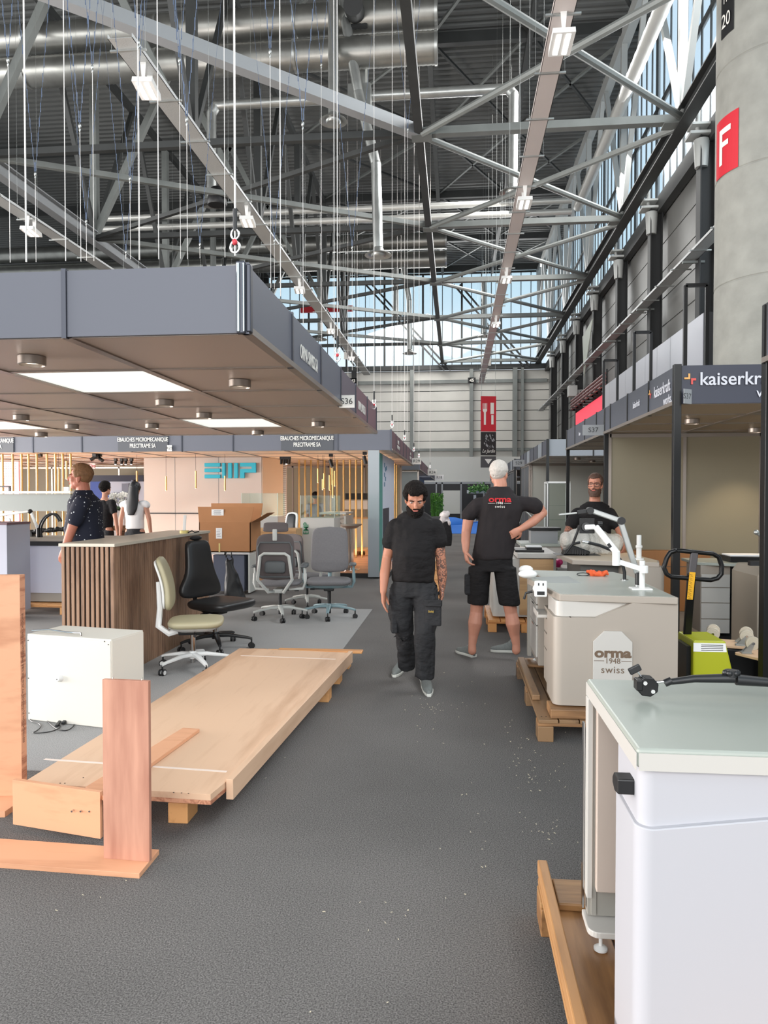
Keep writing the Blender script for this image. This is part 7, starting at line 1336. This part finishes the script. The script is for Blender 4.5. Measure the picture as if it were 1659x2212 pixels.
# pink perforated panels and back stands
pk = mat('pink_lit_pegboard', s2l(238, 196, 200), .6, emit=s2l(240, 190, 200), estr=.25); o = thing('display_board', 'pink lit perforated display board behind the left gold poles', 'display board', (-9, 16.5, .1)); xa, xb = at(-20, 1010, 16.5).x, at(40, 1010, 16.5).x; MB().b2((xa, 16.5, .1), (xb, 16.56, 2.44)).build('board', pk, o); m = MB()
for i in range(int((xb - xa) / .06)):
    for j in range(38): m.b2((xa + .02 + .06 * i, 16.495, .16 + .06 * j), (xa + .05 + .06 * i, 16.5, .17 + .06 * j))
m.build('slot_pattern', fascia_r, o)
o = thing('stand_backdrop', 'deep blue backdrop with a pale machine picture behind the man and woman', 'backdrop', (-8.4, 19.8, .1)); xa, xb, xc_, = at(195, 1050, 19.8).x, at(237, 1050, 19.8).x, at(311, 1050, 19.8).x
MB().b2((xa, 19.8, .1), (xb, 19.86, 2.2)).build('blue_panel', mat('deep_blue_print', s2l(30, 62, 140), .6), o); MB().b2((xb, 19.8, .1), (xc_, 19.86, 2.02)).build('picture_panel', mat('pale_blue_grey', s2l(176, 182, 196), .6), o); MB().b2((xa - .3, 19.75, 2.02), (xc_, 19.9, 2.2)).build('navy_header', mat('navy', s2l(24, 28, 52), .6), o)
m = MB(); c = at(265, 1075, 19.7); m.box(c, (.5, .1, .3)).box(c + Vector((.1, 0, .25)), (.2, .1, .3)).box(c + Vector((-.1, 0, .1)), (.7, .08, .06)).cyl(c + Vector((.3, 0, .1)), c + Vector((.3, 0, .5)), .04); m.build('machine_print', mat('machine_grey', s2l(110, 118, 134), .6), o)
o = thing('sign_board', 'small white sign with a red mark above the backdrop', 'sign', at(200, 1010, 19)); q = at(200, 1006, 19.0); MB().box(q, (.16, .02, .17)).build('panel', paper, o); text('Qpg', .1, red, o, q - Vector((0, .015, 0))); MB().cyl(q + Vector((0, 0, .08)), (q.x, q.y, 2.5), .004, n=4).build('cord', black, o)
xw = at(312, 1010, 20).x; 
stand_wall('blue grey wall with downlights far behind the polka dot man', (-14, 20.4), (xw, 20.4), m=mat('blue_grey_wall', s2l(120, 126, 140), .6)) if False else None
# far aisle things
bam = mat('bamboo_green', s2l(96, 150, 62), .6); o = thing('bamboo_planter', 'planter of green bamboo at the far end of the aisle', 'plant', (at(944, 1100, 40).x, 40, 0)); xq = at(944, 1100, 40).x; MB().b2((xq - .35, 39.8, 0), (xq + .35, 40.2, .5)).build('planter_box', steel_k, o); m = MB(); rr = random.Random(13)
for k in range(60): a = Vector((xq + rr.uniform(-.32, .32), 40 + rr.uniform(-.15, .15), .5)); m.cyl(a, a + Vector((rr.uniform(-.06, .06), 0, rr.uniform(.9, 1.3))), .016, n=5)
for k in range(160): m.ball((xq + rr.uniform(-.36, .36), 40 + rr.uniform(-.2, .2), rr.uniform(.7, 1.8)), (.07, .03, .018), 6, 4, Euler((rr.uniform(-1, 1), rr.uniform(-1, 1), rr.uniform(0, 3))).to_matrix())
m.build('bamboo', bam, o, smooth=True)
o = thing('hanging_plant', 'trailing green plant and lights above the far partition', 'plant', at(1035, 1042, 44)); m = MB(); rr = random.Random(17); c = at(1034, 1055, 44)
for k in range(120): m.ball(c + Vector((rr.uniform(-.6, .6), rr.uniform(-.3, .3), rr.gauss(0, .12))), (.12, .05, .03), 6, 4, Euler((rr.uniform(-1, 1), rr.uniform(-1, 1), rr.uniform(0, 3))).to_matrix())
m.build('foliage', mat('foliage_green', s2l(82, 128, 62), .7), o, smooth=True); MB().b2((c.x - .7, 44.1, c.z - .3), (c.x + .7, 44.3, c.z - .1)).b2((c.x - .3, 44.15, 0), (c.x - .15, 44.3, c.z - .4)).build('planter_beam', MATS['off_white_panel'], o)
o = thing('cloakroom_trolley', 'trolley with black coat and clear plastic bag in the aisle behind the walking man', 'trolley', (at(958, 1200, 10.2).x, 10.2, 0)); c = at(962, 1118, 10.2)
mb_ = MB(); rr = random.Random(19)
for k in range(20): mb_.ball(c + Vector((rr.uniform(-.05, .05), rr.uniform(-.05, .05), rr.uniform(-.08, .07))), rr.uniform(.03, .05), 8, 6)
q = bake(mb_.build('plastic_bag', mat('cloudy_plastic', s2l(206, 196, 194), .3, alpha=.8), o), .012, 1); clothes_noise(q, .02, 14)
mb_ = MB(); mb_.loft([(c + Vector((0, 0, -.05)), .07, .06), (c + Vector((.0, 0, -.25)), .1, .07), (c + Vector((.03, 0, -.4)), .06, .05)], 12); q = bake(mb_.build('coat', blk_shirt, o), .012, 2); MB().bar((c.x - .45, 10.2, c.z - .02), (c.x, 10.2, c.z), .04, .04).bar((c.x - .4, 10.2, .05), (c.x - .4, 10.2, c.z), .04, .04).box((c.x - .4, 10.2, .03), (.3, .3, .05)).build('stand_frame', black, o)
for k in range(4): xq = at(948, 1200, 11.5).x; pallet(('lowest', 'second', 'third', 'top')[k] + ' small pallet of the stack behind the walking man', xq - .55, 11.3, xq + .02, 12.0, z=.146 * k + .002 * k, wood=opine, wx=opx, nb=4, seed=30 + k)
# ================================================================== side wall things
mat_g = mat('silver_sheet_panel', s2l(176, 178, 186), .4, .3); o = thing('service_box', 'long pale metal panelled box above the dark canopy', 'service box', (5.8, 23, 3.0)); xk, n, y0_, y1_ = 5.6, 9, 17.2, 28.6
for k in range(n): yy = y0_ + (y1_ - y0_) * k / n; MB().b2((xk, yy + .012, 3.0), (xk + .05, yy + (y1_ - y0_) / n - .012, 5.78)).build('sheet_panel', mat_g, o)
MB().b2((xk + .02, y0_, 2.98), (6.22, y1_, 5.8)).build('core', steel_k, o)
for k, lb_ in enumerate(('nearest', 'second', 'third')):
    f_ = thing('frame_post', 'black square tube frame rising above the dark canopy, ' + lb_ + ' along the wall', 'frame', (4.6, 15.5 + 3.9 * k, 0)); y = 15.5 + 3.9 * k + (.0 if k else -.3); x = 4.6; MB().bar((x, y, 0), (x, y, 5.85), .07, .07).bar((x, y, 5.85), (x + .42, y, 5.85), .07, .07).bar((x + .42, y, 0), (x + .42, y, 5.85), .07, .07).build('frame_tube', black, f_)
o = thing('pipe_rack', 'rack of dark red pipes with stand-off brackets above the red window', 'pipe rack', (5.8, 33, 5.8)); xp = 5.72
for k in range(4): MB().cyl((xp, 28.7, 6.35 - .14 * k), (xp, 37, 6.35 - .14 * k), .045, n=8).build('pipe', mat('dusky_red_pipe', s2l(120, 84, 84), .5), o, smooth=True)
for k in range(9): MB().b2((xp - .15, 28.9 + k * .98, 5.85), (xp + .45, 28.96 + k * .98, 5.92)).b2((xp + .08, 28.9 + k * .98, 5.85), (xp + .14, 28.96 + k * .98, 6.55)).build('stand_off', steel_k, o)
rw = mat('red_daylit_window', s2l(225, 60, 80), .5, emit=s2l(235, 70, 90), estr=.5); w4 = MB().b2((5.95, 28.7, 4.3), (6.2, 37, 5.75)).build('window_4', rw); struct(w4, 'red daylit window band low on the side wall')
m = MB(); rr = random.Random(2)
for k in range(90): m.ball((5.93, rr.uniform(28.8, 34), rr.uniform(4.3, 4.95)), (.02, .16, .1), 6, 4, Euler((rr.uniform(-1, 1), 0, 0)).to_matrix())
q = m.build('hedge_view', mat('sunlit_foliage', s2l(176, 200, 120), .7, emit=s2l(176, 200, 120), estr=.35), w4)
tag(MB().b2((5.75, 38.0, 6.75), (6.2, 38.5, 7.3)).b2((6.2, 38.15, 6.9), (6.76, 38.35, 7.1)).build('heater_unit', MATS['pale_steel'], bevel=.02), 'pale square heater unit fixed to a side wall column beyond the red window', 'heater')
m = MB(); P3 = [ax(1261, 815, 6.0), ax(1280, 688, 6.0), ax(1258, 728, 6.0)]; m.add([tuple(p) for p in P3] + [tuple(p + Vector((.03, 0, 0))) for p in P3], [(0, 1, 2), (5, 4, 3), (0, 3, 4, 1), (1, 4, 5, 2), (2, 5, 3, 0)]); tag(m.build('hanging_sheet', mat('pale_green_sheet', s2l(150, 156, 146), .6)), 'triangular pale sheet hanging against the side wall', 'sheet')
# number on the pillar and red F sign
Pf = at(1572, 305, 12.75); pc3 = Vector((pc[0], pc[1], 0))
def on_pillar(px, py):
    d = ray(px, py); o_ = Vector((0, 0, HC)); dx, dy = d.x, d.y; ex, ey = o_.x - pc[0], o_.y - pc[1]; A = dx * dx + dy * dy; B = 2 * (ex * dx + ey * dy); C = ex * ex + ey * ey - 1.012 ** 2; D = max(B * B - 4 * A * C, 0); return o_ + d * ((-B - math.sqrt(D)) / (2 * A))
def wrap(poly, m_, name, par, r=1.012, n=10):
    """flat print bent round the pillar: poly given as angle, height"""
    a0, a1, z0, z1 = poly; vs = []
    for k in range(n + 1):
        a = a0 + (a1 - a0) * k / n; vs += [(pc[0] + r * math.cos(a), pc[1] + r * math.sin(a), z0), (pc[0] + r * math.cos(a), pc[1] + r * math.sin(a), z1)]
    return MB().add(vs, [(2 * k, 2 * k + 2, 2 * k + 3, 2 * k + 1) for k in range(n)]).build(name, m_, par)
def ang(p): return math.atan2(p.y - pc[1], p.x - pc[0]) % (2 * PI)
pL, pR = on_pillar(1557, 330), on_pillar(1595, 300); aL, aR = ang(pL), ang(pR); zc = (on_pillar(1590, 235).z + on_pillar(1590, 362).z) / 2; hz_ = (on_pillar(1590, 235).z - on_pillar(1590, 362).z) / 2
o = thing('location_sign', 'red sign with a white letter F fixed round the concrete pillar', 'sign', (pR.x, pR.y, zc)); aL = aR - .62
wrap((aL, aR, zc - hz_, zc + hz_), red, 'red_sheet', o); W_ = aR - aL
for (u0, u1, v0, v1) in ((.25, .4, -.62, .62), (.4, .75, .42, .62), (.4, .66, -.02, .16)): wrap((aL + W_ * u0, aL + W_ * u1, zc + v0 * hz_, zc + v1 * hz_), white, 'letter_stroke', o, 1.02, 4)
zq = on_pillar(1575, 0).z; z2_ = on_pillar(1575, 70).z; o = thing('location_sign', 'black number panel ending in 20 high on the concrete pillar', 'sign', (pR.x, pR.y, z2_)); a1_ = ang(on_pillar(1585, 40)); a0_ = a1_ - .34; wrap((a0_, a1_, z2_, zq + 1.6), black, 'black_sheet', o)
am = (a0_ + a1_) / 2; text('20', .34, white, o, (pc[0] + 1.03 * math.cos(am), pc[1] + 1.03 * math.sin(am), z2_ + .25), (PI / 2, 0, am + PI / 2), sx=.7); text('TK', .2, white, o, (pc[0] + 1.03 * math.cos(am), pc[1] + 1.03 * math.sin(am), z2_ + .62), (PI / 2, 0, am + PI / 2), sx=.8)
